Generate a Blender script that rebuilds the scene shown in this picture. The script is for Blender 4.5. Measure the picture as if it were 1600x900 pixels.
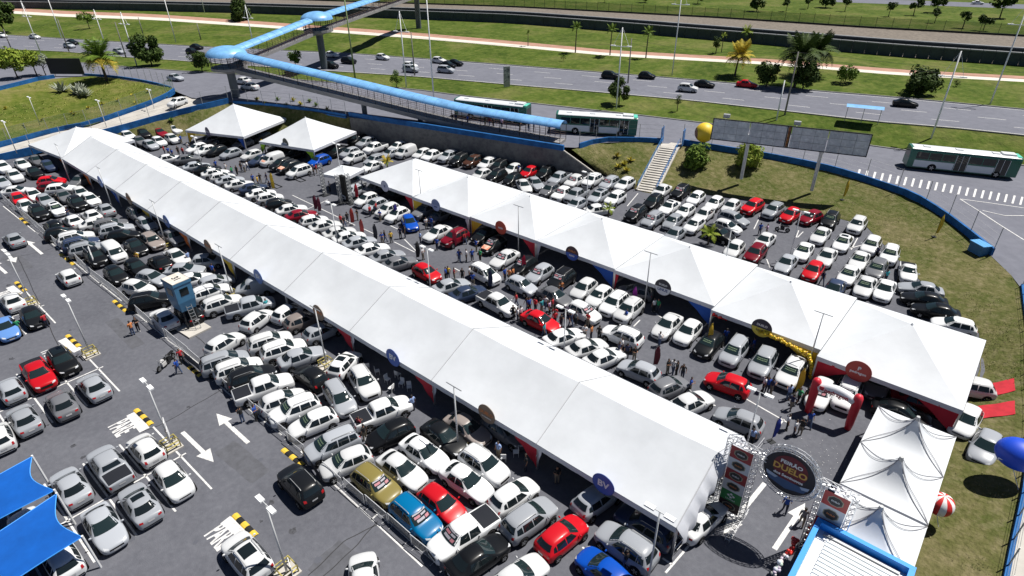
import bpy, bmesh, math, random
from mathutils import Vector, Matrix, noise
from mathutils.bvhtree import BVHTree
random.seed(7)
rad = math.radians
D = bpy.data
scene = bpy.context.scene
for o in list(D.objects): D.objects.remove(o)
C = scene.collection

# ---------------------------------------------------------------- camera
FPX, PITCH, ROLL, YAW, CAMH = 952.97, rad(30.6614), rad(0.584), rad(130.9032), 34.443
cy, sy = math.cos(YAW), math.sin(YAW)
_f = Vector((cy*math.cos(PITCH), sy*math.cos(PITCH), -math.sin(PITCH)))
_r = Vector((sy, -cy, 0)); _d = _f.cross(_r)
RGT = math.cos(ROLL)*_r + math.sin(ROLL)*_d
DWN = -math.sin(ROLL)*_r + math.cos(ROLL)*_d
FWD = _f
cam = D.cameras.new('camera'); cam.sensor_width = 36; cam.lens = FPX/1600*36
cam.clip_start = 0.5; cam.clip_end = 6000
camo = D.objects.new('camera', cam); C.objects.link(camo)
camo.matrix_world = Matrix(((RGT.x, -DWN.x, -FWD.x, 0), (RGT.y, -DWN.y, -FWD.y, 0), (RGT.z, -DWN.z, -FWD.z, CAMH), (0, 0, 0, 1)))
scene.camera = camo

def U(x, y, z=0.0):
    """survey: photo pixel + known height -> world point"""
    d = RGT*(x-800)+DWN*(y-450)+FWD*FPX
    t = (z-CAMH)/d.z
    return Vector((d.x*t, d.y*t, z))
def PX(P):
    v = Vector(P)-Vector((0, 0, CAMH)); c = v.dot(FWD)
    return (800+FPX*v.dot(RGT)/c, 450+FPX*v.dot(DWN)/c)

# ---------------------------------------------------------------- world, sun, exposure
SUN_DIR = Vector((0.245, 0.45, 1.0)).normalized()      # towards the sun
w = D.worlds.new('World'); scene.world = w; w.use_nodes = True
nt = w.node_tree; nt.nodes.clear()
sky = nt.nodes.new('ShaderNodeTexSky'); sky.sky_type = 'NISHITA'; sky.sun_disc = False
sky.sun_elevation = math.asin(SUN_DIR.z); sky.sun_rotation = math.atan2(SUN_DIR.x, SUN_DIR.y)
sky.air_density = 0.5; sky.dust_density = 0.1; sky.ozone_density = 0.4
bg = nt.nodes.new('ShaderNodeBackground'); bg.inputs[1].default_value = 0.05
ow = nt.nodes.new('ShaderNodeOutputWorld')
nt.links.new(sky.outputs[0], bg.inputs[0]); nt.links.new(bg.outputs[0], ow.inputs[0])
sl = D.lights.new('sun', 'SUN'); sl.energy = 5.0; sl.angle = rad(0.53); sl.color = (1.0, 0.955, 0.88)
so = D.objects.new('sun', sl); C.objects.link(so); so.location = (0, 0, 80)
so.rotation_euler = SUN_DIR.to_track_quat('Z', 'Y').to_euler()
scene.view_settings.view_transform = 'Standard'; scene.view_settings.look = 'None'
scene.view_settings.exposure = 0.5; scene.view_settings.gamma = 1.0
scene.view_settings.use_curve_mapping = False

# ---------------------------------------------------------------- materials
MATS = {}
def mat(name, col, rough=0.7, metal=0.0, var=0.0, scale=3.0, bump=0.0, bscale=None, spec=0.5, col2=None, coat=0.0, objcol=False, alpha=1.0, detail=4.0):
    if name in MATS: return MATS[name]
    m = D.materials.new(name); m.use_nodes = True; MATS[name] = m
    n = m.node_tree; b = n.nodes['Principled BSDF']
    b.inputs['Roughness'].default_value = rough; b.inputs['Metallic'].default_value = metal
    b.inputs['Specular IOR Level'].default_value = spec
    b.inputs['Coat Weight'].default_value = coat; b.inputs['Coat Roughness'].default_value = 0.06
    b.inputs['Base Color'].default_value = (*col, 1)
    tc = None
    if var or bump or col2:
        tc = n.nodes.new('ShaderNodeTexCoord')
    src = None
    if objcol:
        oi = n.nodes.new('ShaderNodeObjectInfo'); src = oi.outputs['Color']
        n.links.new(src, b.inputs['Base Color'])
    if var or col2:
        t = n.nodes.new('ShaderNodeTexNoise'); t.inputs['Scale'].default_value = scale
        t.inputs['Detail'].default_value = detail; t.inputs['Roughness'].default_value = 0.62
        n.links.new(tc.outputs['Object'], t.inputs['Vector'])
        if col2:
            rmp = n.nodes.new('ShaderNodeValToRGB')
            rmp.color_ramp.elements[0].position = 0.36; rmp.color_ramp.elements[1].position = 0.64
            rmp.color_ramp.elements[0].color = (*col, 1); rmp.color_ramp.elements[1].color = (*col2, 1)
            n.links.new(t.outputs['Fac'], rmp.inputs[0]); n.links.new(rmp.outputs[0], b.inputs['Base Color'])
        else:
            mx = n.nodes.new('ShaderNodeMix'); mx.data_type = 'RGBA'; mx.blend_type = 'MULTIPLY'
            mx.inputs[0].default_value = 1.0
            mr = n.nodes.new('ShaderNodeMapRange'); mr.inputs[3].default_value = 1-var; mr.inputs[4].default_value = 1+var
            mr.inputs[1].default_value = 0.3; mr.inputs[2].default_value = 0.7
            n.links.new(t.outputs['Fac'], mr.inputs[0]); n.links.new(mr.outputs[0], mx.inputs[7])
            if src: n.links.new(src, mx.inputs[6])
            else: mx.inputs[6].default_value = (*col, 1)
            n.links.new(mx.outputs[2], b.inputs['Base Color'])
    if bump:
        t2 = n.nodes.new('ShaderNodeTexNoise'); t2.inputs['Scale'].default_value = bscale or scale*4
        t2.inputs['Detail'].default_value = 3
        n.links.new(tc.outputs['Object'], t2.inputs['Vector'])
        bp = n.nodes.new('ShaderNodeBump'); bp.inputs['Strength'].default_value = bump; bp.inputs['Distance'].default_value = 0.05
        n.links.new(t2.outputs['Fac'], bp.inputs['Height']); n.links.new(bp.outputs[0], b.inputs['Normal'])
    if alpha < 1: b.inputs['Alpha'].default_value = alpha
    return m

def ramp_ground(name, stops1, s1, stops2, s2, mixs=0.5, bump=0.3, bs=6.0, rough=0.9, speck=0.0):
    """two noise scales of colour mixed: soil, grass, asphalt"""
    m = D.materials.new(name); m.use_nodes = True; MATS[name] = m
    n = m.node_tree; b = n.nodes['Principled BSDF']; b.inputs['Roughness'].default_value = rough
    b.inputs['Specular IOR Level'].default_value = 0.08
    tc = n.nodes.new('ShaderNodeTexCoord'); outs = []
    for st, s in ((stops1, s1), (stops2, s2)):
        t = n.nodes.new('ShaderNodeTexNoise'); t.inputs['Scale'].default_value = s; t.inputs['Detail'].default_value = 7
        t.inputs['Roughness'].default_value = 0.65
        n.links.new(tc.outputs['Object'], t.inputs['Vector'])
        r = n.nodes.new('ShaderNodeValToRGB'); e = r.color_ramp.elements
        while len(e) < len(st): e.new(0.5)
        for k, (p, c) in enumerate(st): e[k].position = p; e[k].color = (*c, 1)
        n.links.new(t.outputs['Fac'], r.inputs[0]); outs.append(r)
    mx = n.nodes.new('ShaderNodeMix'); mx.data_type = 'RGBA'; mx.inputs[0].default_value = mixs
    n.links.new(outs[0].outputs[0], mx.inputs[6]); n.links.new(outs[1].outputs[0], mx.inputs[7])
    n.links.new(mx.outputs[2], b.inputs['Base Color'])
    t2 = n.nodes.new('ShaderNodeTexNoise'); t2.inputs['Scale'].default_value = bs; t2.inputs['Detail'].default_value = 5
    n.links.new(tc.outputs['Object'], t2.inputs['Vector'])
    bp = n.nodes.new('ShaderNodeBump'); bp.inputs['Strength'].default_value = bump; bp.inputs['Distance'].default_value = 0.2
    n.links.new(t2.outputs['Fac'], bp.inputs['Height']); n.links.new(bp.outputs[0], b.inputs['Normal'])
    return m

A = (0.072, 0.074, 0.082)
asphalt = ramp_ground('asphalt_lot', [(0.28, (0.074, 0.077, 0.092)), (0.5, (0.103, 0.107, 0.126)), (0.74, (0.14, 0.145, 0.167))], 0.13,
                      [(0.28, (0.07, 0.073, 0.088)), (0.5, (0.103, 0.107, 0.126)), (0.74, (0.148, 0.153, 0.175))], 2.2, 0.45, 0.15, 14, 0.85)
asphalt_road = ramp_ground('asphalt_road', [(0.28, (0.116, 0.121, 0.148)), (0.74, (0.165, 0.171, 0.205))], 0.07,
                           [(0.3, (0.112, 0.117, 0.143)), (0.7, (0.177, 0.183, 0.218))], 0.8, 0.5, 0.1, 10, 0.85)
grass = ramp_ground('grass_green', [(0.37, (0.028, 0.048, 0.007)), (0.5, (0.07, 0.1, 0.016)), (0.63, (0.155, 0.14, 0.055))], 0.075,
                    [(0.32, (0.02, 0.042, 0.005)), (0.5, (0.066, 0.102, 0.015)), (0.7, (0.15, 0.16, 0.045))], 0.7, 0.55, 1.0, 1.8)
grass_dry = ramp_ground('grass_dry', [(0.4, (0.05, 0.075, 0.012)), (0.53, (0.11, 0.108, 0.04)), (0.68, (0.19, 0.16, 0.09))], 0.16,
                        [(0.32, (0.04, 0.055, 0.01)), (0.5, (0.11, 0.105, 0.044)), (0.7, (0.24, 0.2, 0.125))], 1.3, 0.5, 0.9, 3.0)
grass_isle = ramp_ground('grass_island', [(0.36, (0.042, 0.075, 0.008)), (0.5, (0.1, 0.12, 0.02)), (0.64, (0.2, 0.165, 0.07))], 0.11,
                         [(0.32, (0.035, 0.065, 0.007)), (0.5, (0.1, 0.12, 0.022)), (0.7, (0.2, 0.18, 0.07))], 0.7, 0.5, 1.0, 2.2)
concrete_p = mat('concrete_pale', (0.42, 0.40, 0.37), 0.85, var=0.15, scale=0.5, bump=0.1)
concrete_w = ramp_ground('concrete_wall', [(0.3, (0.12, 0.12, 0.125)), (0.7, (0.2, 0.195, 0.19))], 0.25, [(0.35, (0.06, 0.06, 0.065)), (0.55, (0.17, 0.17, 0.165)), (0.8, (0.22, 0.215, 0.2))], 1.2, 0.5, 0.2, 5)
path_red = mat('path_red', (0.34, 0.19, 0.14), 0.9, var=0.15, scale=0.4)
path_white = mat('path_white', (0.55, 0.52, 0.47), 0.9, var=0.1, scale=0.5)
paint_w = mat('line_white', (0.55, 0.55, 0.55), 0.8, var=0.32, scale=5.0, detail=8)
paint_y = mat('line_yellow', (0.62, 0.42, 0.045), 0.6, var=0.15, scale=3)
black_r = mat('rubber_black', (0.02, 0.02, 0.02), 0.8, spec=0.15)
ballast = mat('ballast', (0.14, 0.12, 0.10), 0.95, var=0.35, scale=1.2, bump=0.5)
tentw = mat('tent_fabric', (0.555, 0.58, 0.615), 0.6, var=0.05, scale=0.45, bump=0.4, bscale=0.6, spec=0.2)
valw = mat('tent_valance', (0.5, 0.52, 0.57), 0.6, var=0.05, scale=2)
seamg = mat('tent_seam', (0.42, 0.43, 0.45), 0.7)
alu = mat('aluminium', (0.62, 0.63, 0.65), 0.35, metal=0.85)
steel = mat('steel_grey', (0.34, 0.35, 0.36), 0.5, metal=0.5)
white_s = mat('white_steel', (0.72, 0.73, 0.74), 0.45)
pole_m = mat('pole_grey', (0.55, 0.56, 0.57), 0.5, metal=0.2)
pole_c = mat('pole_concrete', (0.18, 0.17, 0.16), 0.9, var=0.2, scale=2)
dark_m = mat('dark_metal', (0.022, 0.024, 0.027), 0.6, spec=0.2)
blue_wall = mat('blue_wall_paint', (0.014, 0.10, 0.29), 0.7, var=0.35, scale=0.9, bump=0.1, spec=0.2, detail=8)
blue_roof = mat('blue_polycarbonate', (0.16, 0.37, 0.66), 0.4, var=0.22, scale=0.8, detail=8, bump=0.1)
blue_b = mat('blue_fascia', (0.01, 0.25, 0.75), 0.4)
metro_m = mat('metro_wall', (0.035, 0.05, 0.055), 0.7, var=0.3, scale=0.5)
metro_t = mat('metro_top', (0.16, 0.17, 0.18), 0.7, var=0.2, scale=0.5)
glass = mat('car_glass', (0.008, 0.012, 0.014), 0.04, spec=0.6)
glass_c = mat('glass_clear_green', (0.012, 0.022, 0.024), 0.05, spec=0.7)
carpaint = mat('car_paint', (0.5, 0.5, 0.5), 0.32, objcol=True, coat=0.14, spec=0.2)
plastic_k = mat('car_trim_black', (0.012, 0.012, 0.013), 0.6, spec=0.15)
tyre_m = mat('tyre', (0.012, 0.012, 0.013), 0.85, spec=0.12)
rim_m = mat('rim_alloy', (0.4, 0.41, 0.42), 0.35, metal=0.7)
lamp_m = mat('headlamp', (0.5, 0.52, 0.55), 0.1, spec=0.8)
tail_m = mat('tail_lamp', (0.3, 0.008, 0.01), 0.15, spec=0.6)
plate_m = mat('plate', (0.45, 0.45, 0.46), 0.5)
cloth = mat('cloth', (0.5, 0.5, 0.5), 0.85, objcol=True)
plain = mat('painted_plain', (0.5, 0.5, 0.5), 0.5, objcol=True)
skin_m = mat('skin', (0.27, 0.14, 0.085), 0.6)
hair_m = mat('hair', (0.012, 0.009, 0.008), 0.7)
LK = dict(rough=0.65, spec=0.15)
leaf = [mat('leaf_dark', (0.018, 0.04, 0.007), col2=(0.058, 0.092, 0.016), scale=1.0, **LK), mat('leaf_mid', (0.06, 0.12, 0.014), col2=(0.13, 0.19, 0.026), scale=1.5, **LK),
        mat('leaf_light', (0.12, 0.2, 0.018), col2=(0.25, 0.29, 0.04), scale=1.5, **LK), mat('leaf_yellow', (0.28, 0.26, 0.025), col2=(0.46, 0.33, 0.035), scale=1.2, **LK),
        mat('leaf_grey', (0.16, 0.18, 0.14), col2=(0.34, 0.37, 0.3), scale=2, **LK), mat('leaf_flower', (0.42, 0.32, 0.03), col2=(0.17, 0.2, 0.03), scale=3, **LK)]
bark = mat('bark', (0.085, 0.065, 0.05), 0.95, var=0.3, scale=4)

# ---------------------------------------------------------------- builders
class MB:
    """collects boxes, tubes, prisms and grids into ONE mesh"""
    def __init__(s): s.v = []; s.f = []; s.mi = []; s.m = 0
    def quad(s, pts):
        k = len(s.v); s.v += [Vector(p) for p in pts]; s.f.append(tuple(range(k, k+len(pts)))); s.mi.append(s.m); return s
    def box(s, c, d, rz=0.0, ax=None):
        cx, cy_, cz = c; hx, hy, hz = d[0]/2, d[1]/2, d[2]/2
        ca, sa = math.cos(rz), math.sin(rz); k = len(s.v)
        for z in (-hz, hz):
            for x, y in ((-hx, -hy), (hx, -hy), (hx, hy), (-hx, hy)):
                s.v.append(Vector((cx+x*ca-y*sa, cy_+x*sa+y*ca, cz+z)))
        for q in ((3, 2, 1, 0), (4, 5, 6, 7), (0, 1, 5, 4), (1, 2, 6, 5), (2, 3, 7, 6), (3, 0, 4, 7)):
            s.f.append(tuple(k+i for i in q)); s.mi.append(s.m)
        return s
    def tube(s, pts, r, n=6, cap=True):
        pts = [Vector(p) for p in pts]; L = len(pts); k = len(s.v)
        rs = r if isinstance(r, (list, tuple)) else [r]*L
        up = None
        for i, p in enumerate(pts):
            t = (pts[min(i+1, L-1)]-pts[max(i-1, 0)]).normalized()
            if up is None: up = t.orthogonal().normalized()
            up = (up-t*up.dot(t));
            up = up.normalized() if up.length > 1e-6 else t.orthogonal().normalized()
            bn = t.cross(up)
            for j in range(n):
                a = 2*math.pi*j/n; s.v.append(p+(up*math.cos(a)+bn*math.sin(a))*rs[i])
        for i in range(L-1):
            for j in range(n):
                s.f.append((k+i*n+j, k+i*n+(j+1) % n, k+(i+1)*n+(j+1) % n, k+(i+1)*n+j)); s.mi.append(s.m)
        if cap:
            s.f.append(tuple(k+j for j in reversed(range(n)))); s.mi.append(s.m)
            s.f.append(tuple(k+(L-1)*n+j for j in range(n))); s.mi.append(s.m)
        return s
    def bar(s, a, b, w=0.05, n=4): return s.tube([a, b], w*0.6, n)
    def grid(s, rows, closed=False):
        k = len(s.v); n = len(rows[0])
        for r in rows: s.v += [Vector(p) for p in r]
        for i in range(len(rows)-1):
            for j in range(n-1 if not closed else n):
                j2 = (j+1) % n
                s.f.append((k+i*n+j, k+i*n+j2, k+(i+1)*n+j2, k+(i+1)*n+j)); s.mi.append(s.m)
        return s
    def sphere(s, c, r, nu=12, nv=8, sq=(1, 1, 1)):
        rows = []
        for i in range(nv+1):
            a = math.pi*i/nv-math.pi/2
            rr = max(math.cos(a), 0.001)
            rows.append([(c[0]+sq[0]*r*rr*math.cos(2*math.pi*j/nu), c[1]+sq[1]*r*rr*math.sin(2*math.pi*j/nu), c[2]+sq[2]*r*math.sin(a)) for j in range(nu)])
        return s.grid(rows, closed=True)
    def mesh(s, name, mats, smooth=False):
        me = D.meshes.new(name); me.from_pydata([tuple(v) for v in s.v], [], s.f)
        for m_ in (mats if isinstance(mats, (list, tuple)) else [mats]): me.materials.append(m_)
        if max(s.mi, default=0): me.polygons.foreach_set('material_index', s.mi)
        if smooth: me.shade_smooth()
        me.update(); return me

def obj(name, me, parent=None, loc=None, rz=0.0, col=None):
    o = D.objects.new(name, me); C.objects.link(o)
    if parent is not None: o.parent = parent
    if loc is not None: o.location = loc
    if rz: o.rotation_euler = (0, 0, rz)
    if col is not None: o.color = (*col, 1)
    return o
def tag(o, label, cat, group=None):
    o['label'] = label; o['category'] = cat
    if group: o['group'] = group
    return o
def thing(name, label, cat, loc=(0, 0, 0), rz=0.0, group=None):
    o = D.objects.new(name, None); C.objects.link(o); o.location = loc; o.rotation_euler = (0, 0, rz)
    o.empty_display_size = 0.3
    return tag(o, label, cat, group)
def struct(name, me, kind='structure', parent=None):
    o = obj(name, me, parent)
    if parent is None: o['kind'] = kind
    return o
ORD = ['zeroth', 'first', 'second', 'third', 'fourth', 'fifth', 'sixth', 'seventh', 'eighth', 'ninth', 'tenth', 'eleventh', 'twelfth', 'thirteenth', 'fourteenth', 'fifteenth', 'sixteenth', 'seventeenth', 'eighteenth', 'nineteenth', 'twentieth']
def ordw(k):
    if k <= 20: return ORD[k]
    t = {2: 'twenty', 3: 'thirty', 4: 'forty', 5: 'fifty', 6: 'sixty'}[k//10]
    return t+'-'+ORD[k % 10] if k % 10 else t.replace('y', 'ieth')
def poly_mesh(name, pts, m, sub=0):
    bm = bmesh.new(); vs = [bm.verts.new(p) for p in pts]; f = bm.faces.new(vs)
    if f.normal.z < 0: f.normal_flip()
    bmesh.ops.triangulate(bm, faces=[f])
    me = D.meshes.new(name); bm.to_mesh(me); bm.free(); me.materials.append(m); return me
def strip_mesh(name, a, b, m, n=1, bumpz=0.0, seed=0.0):
    """surface lofted between two polylines with the same number of points"""
    mb = MB(); rows = []
    for i in range(len(a)):
        row = []
        for j in range(n+1):
            t = j/n; p = Vector(a[i]).lerp(Vector(b[i]), t)
            if bumpz and 0 < j < n: p.z += bumpz*noise.noise(Vector((p.x*0.15, p.y*0.15, seed)))
            row.append(p)
        rows.append(row)
    mb.grid(rows); me = mb.mesh(name, m, smooth=n > 1)
    if me.polygons[0].normal.z < 0: me.flip_normals()
    return me
def resample(pts, n):
    pts = [Vector(p) for p in pts]; L = [0]
    for i in range(1, len(pts)): L.append(L[-1]+(pts[i]-pts[i-1]).length)
    out = []; k = 0
    for i in range(n):
        s = L[-1]*i/(n-1)
        while k < len(pts)-2 and L[k+1] < s: k += 1
        t = (s-L[k])/max(L[k+1]-L[k], 1e-6); out.append(pts[k].lerp(pts[k+1], min(max(t, 0), 1)))
    return out
def smooth_pts(pts, it=2):
    pts = [Vector(p) for p in pts]
    for _ in range(it):
        q = [pts[0]]
        for i in range(len(pts)-1):
            q.append(pts[i].lerp(pts[i+1], 0.25)); q.append(pts[i].lerp(pts[i+1], 0.75))
        q.append(pts[-1]); pts = q
    return pts
def offset_pts(pts, d):
    out = []
    for i, p in enumerate(pts):
        t = Vector(pts[min(i+1, len(pts)-1)])-Vector(pts[max(i-1, 0)]); t.z = 0; t.normalize()
        out.append(Vector(p)+Vector((-t.y, t.x, 0))*d)
    return out
def wall_mb(pts, h, th, mb=None):
    mb = mb or MB(); a = offset_pts(pts, th/2); b = offset_pts(pts, -th/2); up = Vector((0, 0, h))
    rows = [[a[i], a[i]+up, b[i]+up, b[i]] for i in range(len(pts))]
    mb.grid(rows); mb.quad([a[0], b[0], b[0]+up, a[0]+up]); mb.quad([a[-1], a[-1]+up, b[-1]+up, b[-1]])
    return mb
_txt = {}
def text_mesh(s, size, m, bold=False, sx=1.0):
    key = (s, size, m.name, sx)
    if key in _txt: return _txt[key]
    c = D.curves.new('lettering', 'FONT'); c.body = s; c.size = size; c.align_x = 'CENTER'; c.align_y = 'CENTER'; c.extrude = 0.004
    if bold: c.offset = size*0.03
    c.resolution_u = 3
    o = D.objects.new('lettering', c); C.objects.link(o)
    dg = bpy.context.evaluated_depsgraph_get(); me = D.meshes.new_from_object(o.evaluated_get(dg))
    D.objects.remove(o); me.materials.clear(); me.materials.append(m)
    if sx != 1.0: me.transform(Matrix.Diagonal((sx, 1, 1, 1)))
    _txt[key] = me; return me
# ================================================================= GROUND
def interp(tab, x):
    if x <= tab[0][0]: a, b = tab[0], tab[1]
    elif x >= tab[-1][0]: a, b = tab[-2], tab[-1]
    else:
        for i in range(len(tab)-1):
            if tab[i][0] <= x <= tab[i+1][0]: a, b = tab[i], tab[i+1]; break
    return a[1]+(b[1]-a[1])*(x-a[0])/(b[0]-a[0])
ZS = [(-400, 4.4), (-100, 4.3), (-75, 4.25), (-60, 4.0), (-45, 3.35), (-30, 2.7), (-15, 2.15), (0, 1.7), (5, 1.4), (30, 1.0)]
def zsv(X): return min(max(interp(ZS, X), 0.9), 4.4)
def US(x, y):
    z = 4.0
    for _ in range(8): z = zsv(U(x, y, z).x)
    return U(x, y, z)
LW = [(-700, 268), (-300, 190), (0, 141), (60, 126), (130, 118), (200, 124), (268, 139), (300, 153), (365, 161), (450, 168), (541, 183), (640, 195), (780, 215), (860, 229), (905, 231), (950, 221), (1033, 223), (1066, 226), (1140, 238), (1191, 246), (1279, 263), (1327, 276), (1380, 294), (1425, 309), (1470, 337), (1507, 365), (1547, 397), (1597, 447), (1640, 512), (1700, 640)]
LS = [(-700, 62), (0, 93), (84, 96), (129, 98), (190, 104), (280, 111), (350, 115), (430, 122), (650, 140), (715, 149), (827, 161), (997, 180), (1097, 192), (1250, 212), (1355, 227), (1405, 234), (1600, 259), (1700, 272)]
LN = [(-700, 52), (0, 77), (87, 80), (127, 83), (172, 88), (280, 95), (400, 104), (555, 114), (650, 120), (787, 132), (940, 145), (1075, 157), (1200, 171), (1375, 191), (1495, 201), (1600, 212), (1700, 223)]
LF = [(-700, 18), (0, 54), (141, 63), (210, 67), (300, 72), (400, 77), (540, 83), (650, 91), (787, 101), (950, 114), (1075, 124), (1200, 135), (1275, 142), (1400, 152), (1600, 171), (1700, 180)]
LP = [(-700, -14), (0, 20), (100, 26), (240, 31), (400, 42), (512, 50), (650, 60), (800, 73), (950, 87), (1200, 101), (1400, 117), (1600, 128), (1700, 134)]
LG = [(-700, -26), (0, 13), (240, 17), (400, 21), (600, 28), (800, 36), (950, 48), (1200, 70), (1400, 88), (1600, 103), (1700, 111)]
LH = [(-700, -46), (0, -10), (400, -2), (800, 11), (1120, 28), (1360, 44), (1600, 57), (1700, 63)]
XS = list(range(-700, 1701, 40))
def line(tab, z=None): return [US(x, interp(tab, x)) if z is None else U(x, interp(tab, x), z) for x in XS]
W_ = line(LW); S_ = line(LS); N_ = line(LN, 4.5); F_ = line(LF, 4.5)
P0_ = line(LP, 5.4); P1_ = [U(x, interp(LP, x)-4.2, 5.4) for x in XS]; P2_ = [U(x, interp(LP, x)-9.0, 5.4) for x in XS]
G_ = line(LG, 5.3); H_ = line(LH, 5.3)
lot = struct('parking_lot', poly_mesh('parking_lot', [(-420, -160, 0), (12, -160, 0), (12, 50, 0), (6, 74, 0), (-9, 90, 0), (-50, 90, 0), (-60, 80, 0), (-140, 64, 0), (-420, 60, 0)], asphalt))
def base_sheet():
    mb = MB(); mb.quad([(-5000, -3000, -0.35), (4000, -3000, -0.35), (4000, 6000, -0.35), (-5000, 6000, -0.35)])
    return mb.mesh('terrain', grass)
struct('terrain', base_sheet())
hwS = struct('service_road', strip_mesh('service_road', W_, S_, asphalt_road, 3))
struct('median_grass', strip_mesh('median_grass', S_, N_, grass, 3, 0.15))
hw = struct('highway', strip_mesh('highway', N_, F_, asphalt_road, 3))
struct('grass_bank', strip_mesh('grass_bank', F_, P0_, grass, 8, 0.7, 3.1))
struct('footpath', strip_mesh('footpath', P0_, P1_, path_white))
struct('cycle_path', strip_mesh('cycle_path', P1_, P2_, path_red))
struct('grass_verge', strip_mesh('grass_verge', P2_, G_, grass, 4, 0.3, 5.0))
struct('track_bed', strip_mesh('track_bed', G_, H_, ballast, 2))
far = [p+((p-Vector((0, 0, 5.3))).normalized()*3200) for p in H_]
struct('far_grass', strip_mesh('far_grass', H_, [Vector((p.x, p.y, 5.3)) for p in far], grass, 12))
# far carriageway glimpsed at the top right
a = [U(x, 3+(x-1300)*0.036, 5.32) for x in range(1290, 1720, 30)]; b = [U(x, -4+(x-1300)*0.036, 5.32) for x in range(1290, 1720, 30)]
struct('far_road', strip_mesh('far_road', a, b, asphalt_road))

# kerbs along the roads
for nm, ln, s in (('kerb', S_, 0.16), ('kerb', N_, 0.16), ('kerb', F_, 0.16)):
    struct(nm, wall_mb([p+Vector((0, 0, -0.02)) for p in ln], 0.16, 0.3).mesh('kerb', mat('kerb_grey', (0.2, 0.2, 0.19), 0.9, var=0.2, scale=1)))

# highway lane dashes
dash = MB(); dash.quad([(-2.1, -0.08, 0), (2.1, -0.08, 0), (2.1, 0.08, 0), (-2.1, 0.08, 0)]); dash_me = dash.mesh('lane_dash', paint_w)
for t in (0.26, 0.5, 0.74):
    ln = [N_[i].lerp(F_[i], t) for i in range(len(N_))]
    L = [0]
    for i in range(1, len(ln)): L.append(L[-1]+(ln[i]-ln[i-1]).length)
    s = 3.0
    while s < L[-1]:
        k = max(i for i in range(len(L)) if L[i] <= s)
        if k < len(ln)-1:
            p = ln[k].lerp(ln[k+1], (s-L[k])/(L[k+1]-L[k])); px = PX(p)
            if -40 < px[0] < 1640:
                d = ln[k+1]-ln[k]; o = obj('lane_dash', dash_me, hw, p+Vector((0, 0, 0.008)), math.atan2(d.y, d.x))
        s += 12.0
edge = MB()
for t in (0.04, 0.955):
    ln = [N_[i].lerp(F_[i], t)+Vector((0, 0, 0.008)) for i in range(len(N_))]
    edge.grid([[p, q] for p, q in zip(offset_pts(ln, 0.07), offset_pts(ln, -0.07))])
em = edge.mesh('edge_line', paint_w)
if em.polygons[0].normal.z < 0: em.flip_normals()
obj('edge_line', em, hw)
# zebra crossing on the service road
for k in range(22):
    t = k/21; px, py = 1340+254*t, 271+43*t
    q = [US(px+1.8, py-6.5), US(px+5.2, py-6.0), US(px+1.6, py+6.5), US(px-1.8, py+6)]
    for v in q: v.z += 0.02
    mb = MB(); mb.quad(q); me = mb.mesh('crossing_stripe', paint_w)
    if me.polygons[0].normal.z < 0: me.flip_normals()
    obj('crossing_stripe', me, hwS)
def road_line(pts, wdt=0.14, parent=None, name='road_line', m=paint_w, dz=0.02):
    pts = [Vector(p)+Vector((0, 0, dz)) for p in pts]
    mb = MB(); mb.grid([[a_, b_] for a_, b_ in zip(offset_pts(pts, wdt/2), offset_pts(pts, -wdt/2))])
    me = mb.mesh(name, m)
    if me.polygons[0].normal.z < 0: me.flip_normals()
    return obj(name, me, parent)
for pts in ([(1500, 311), (1545, 317), (1600, 325)], [(1500, 311), (1530, 330), (1560, 350), (1600, 375)], [(1535, 329), (1570, 337), (1600, 337)]):
    road_line([US(*p) for p in pts], 0.16, hwS)

# ---------------------------------------------------------------- embankment right of the stairs, island, ramp, bed
e_low = [U(935, 268, 0.5), U(960, 280, 0.02), U(1000, 299, .03), U(1022, 303, .03), U(1090, 302, .03), U(1180, 314, .03), U(1290, 336, .03), U(1352, 352, .03), U(1400, 402, .03), U(1440, 440, .03), U(1480, 475, .03), U(1530, 520, .03), Vector((3.4, 60, .03)), Vector((3.3, 50, .03)), Vector((3.2, 36, .03)), Vector((3.2, 20, .03)), Vector((3.2, -160, .03))]
e_up = [US(893, 234), US(915, 228), US(950, 221), US(1033, 223), US(1066, 226), US(1140, 238), US(1279, 263), US(1327, 276), US(1380, 294), US(1425, 309), US(1470, 337), US(1507, 365), US(1547, 397), US(1597, 447), Vector((7.0, 58, 1.35)), Vector((7.6, 46, 1.2)), Vector((7.4, 36, 1.1)), Vector((7.3, 20, 1.0)), Vector((7.2, -160, 0.9))]
el = resample(e_low, 140); eu = resample(smooth_pts(e_up, 1), 140)
# pair along the shared direction so that the slope stays square to the wall
def pair(lo, up, n):
    lo, up = resample(lo, n), resample(up, n); return lo, up
n1 = 90
elo, eup = pair(e_low[:13], e_up[:15], n1)
elo2, eup2 = pair(e_low[12:], e_up[14:], 30)
emb = struct('embankment', strip_mesh('embankment', elo+elo2[1:], eup+eup2[1:], grass_dry, 14, 0.25, 1.7))
side = struct('side_road', strip_mesh('side_road', [p+Vector((0.9, 0, 0)) for p in e_up[13:]], [p+Vector((60, 20, 0)) for p in e_up[13:]], asphalt_road, 1))
sw = struct('side_pavement', strip_mesh('side_pavement', [p+Vector((-0.1, 0, 0.02)) for p in e_up[13:]], [p+Vector((1.6, 0.6, 0.02)) for p in e_up[13:]], concrete_p, 1))
road_line([p+Vector((1.15, 0.3, 0.03)) for p in e_up[14:]], 0.16, sw, 'blue_line', blue_b)

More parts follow.
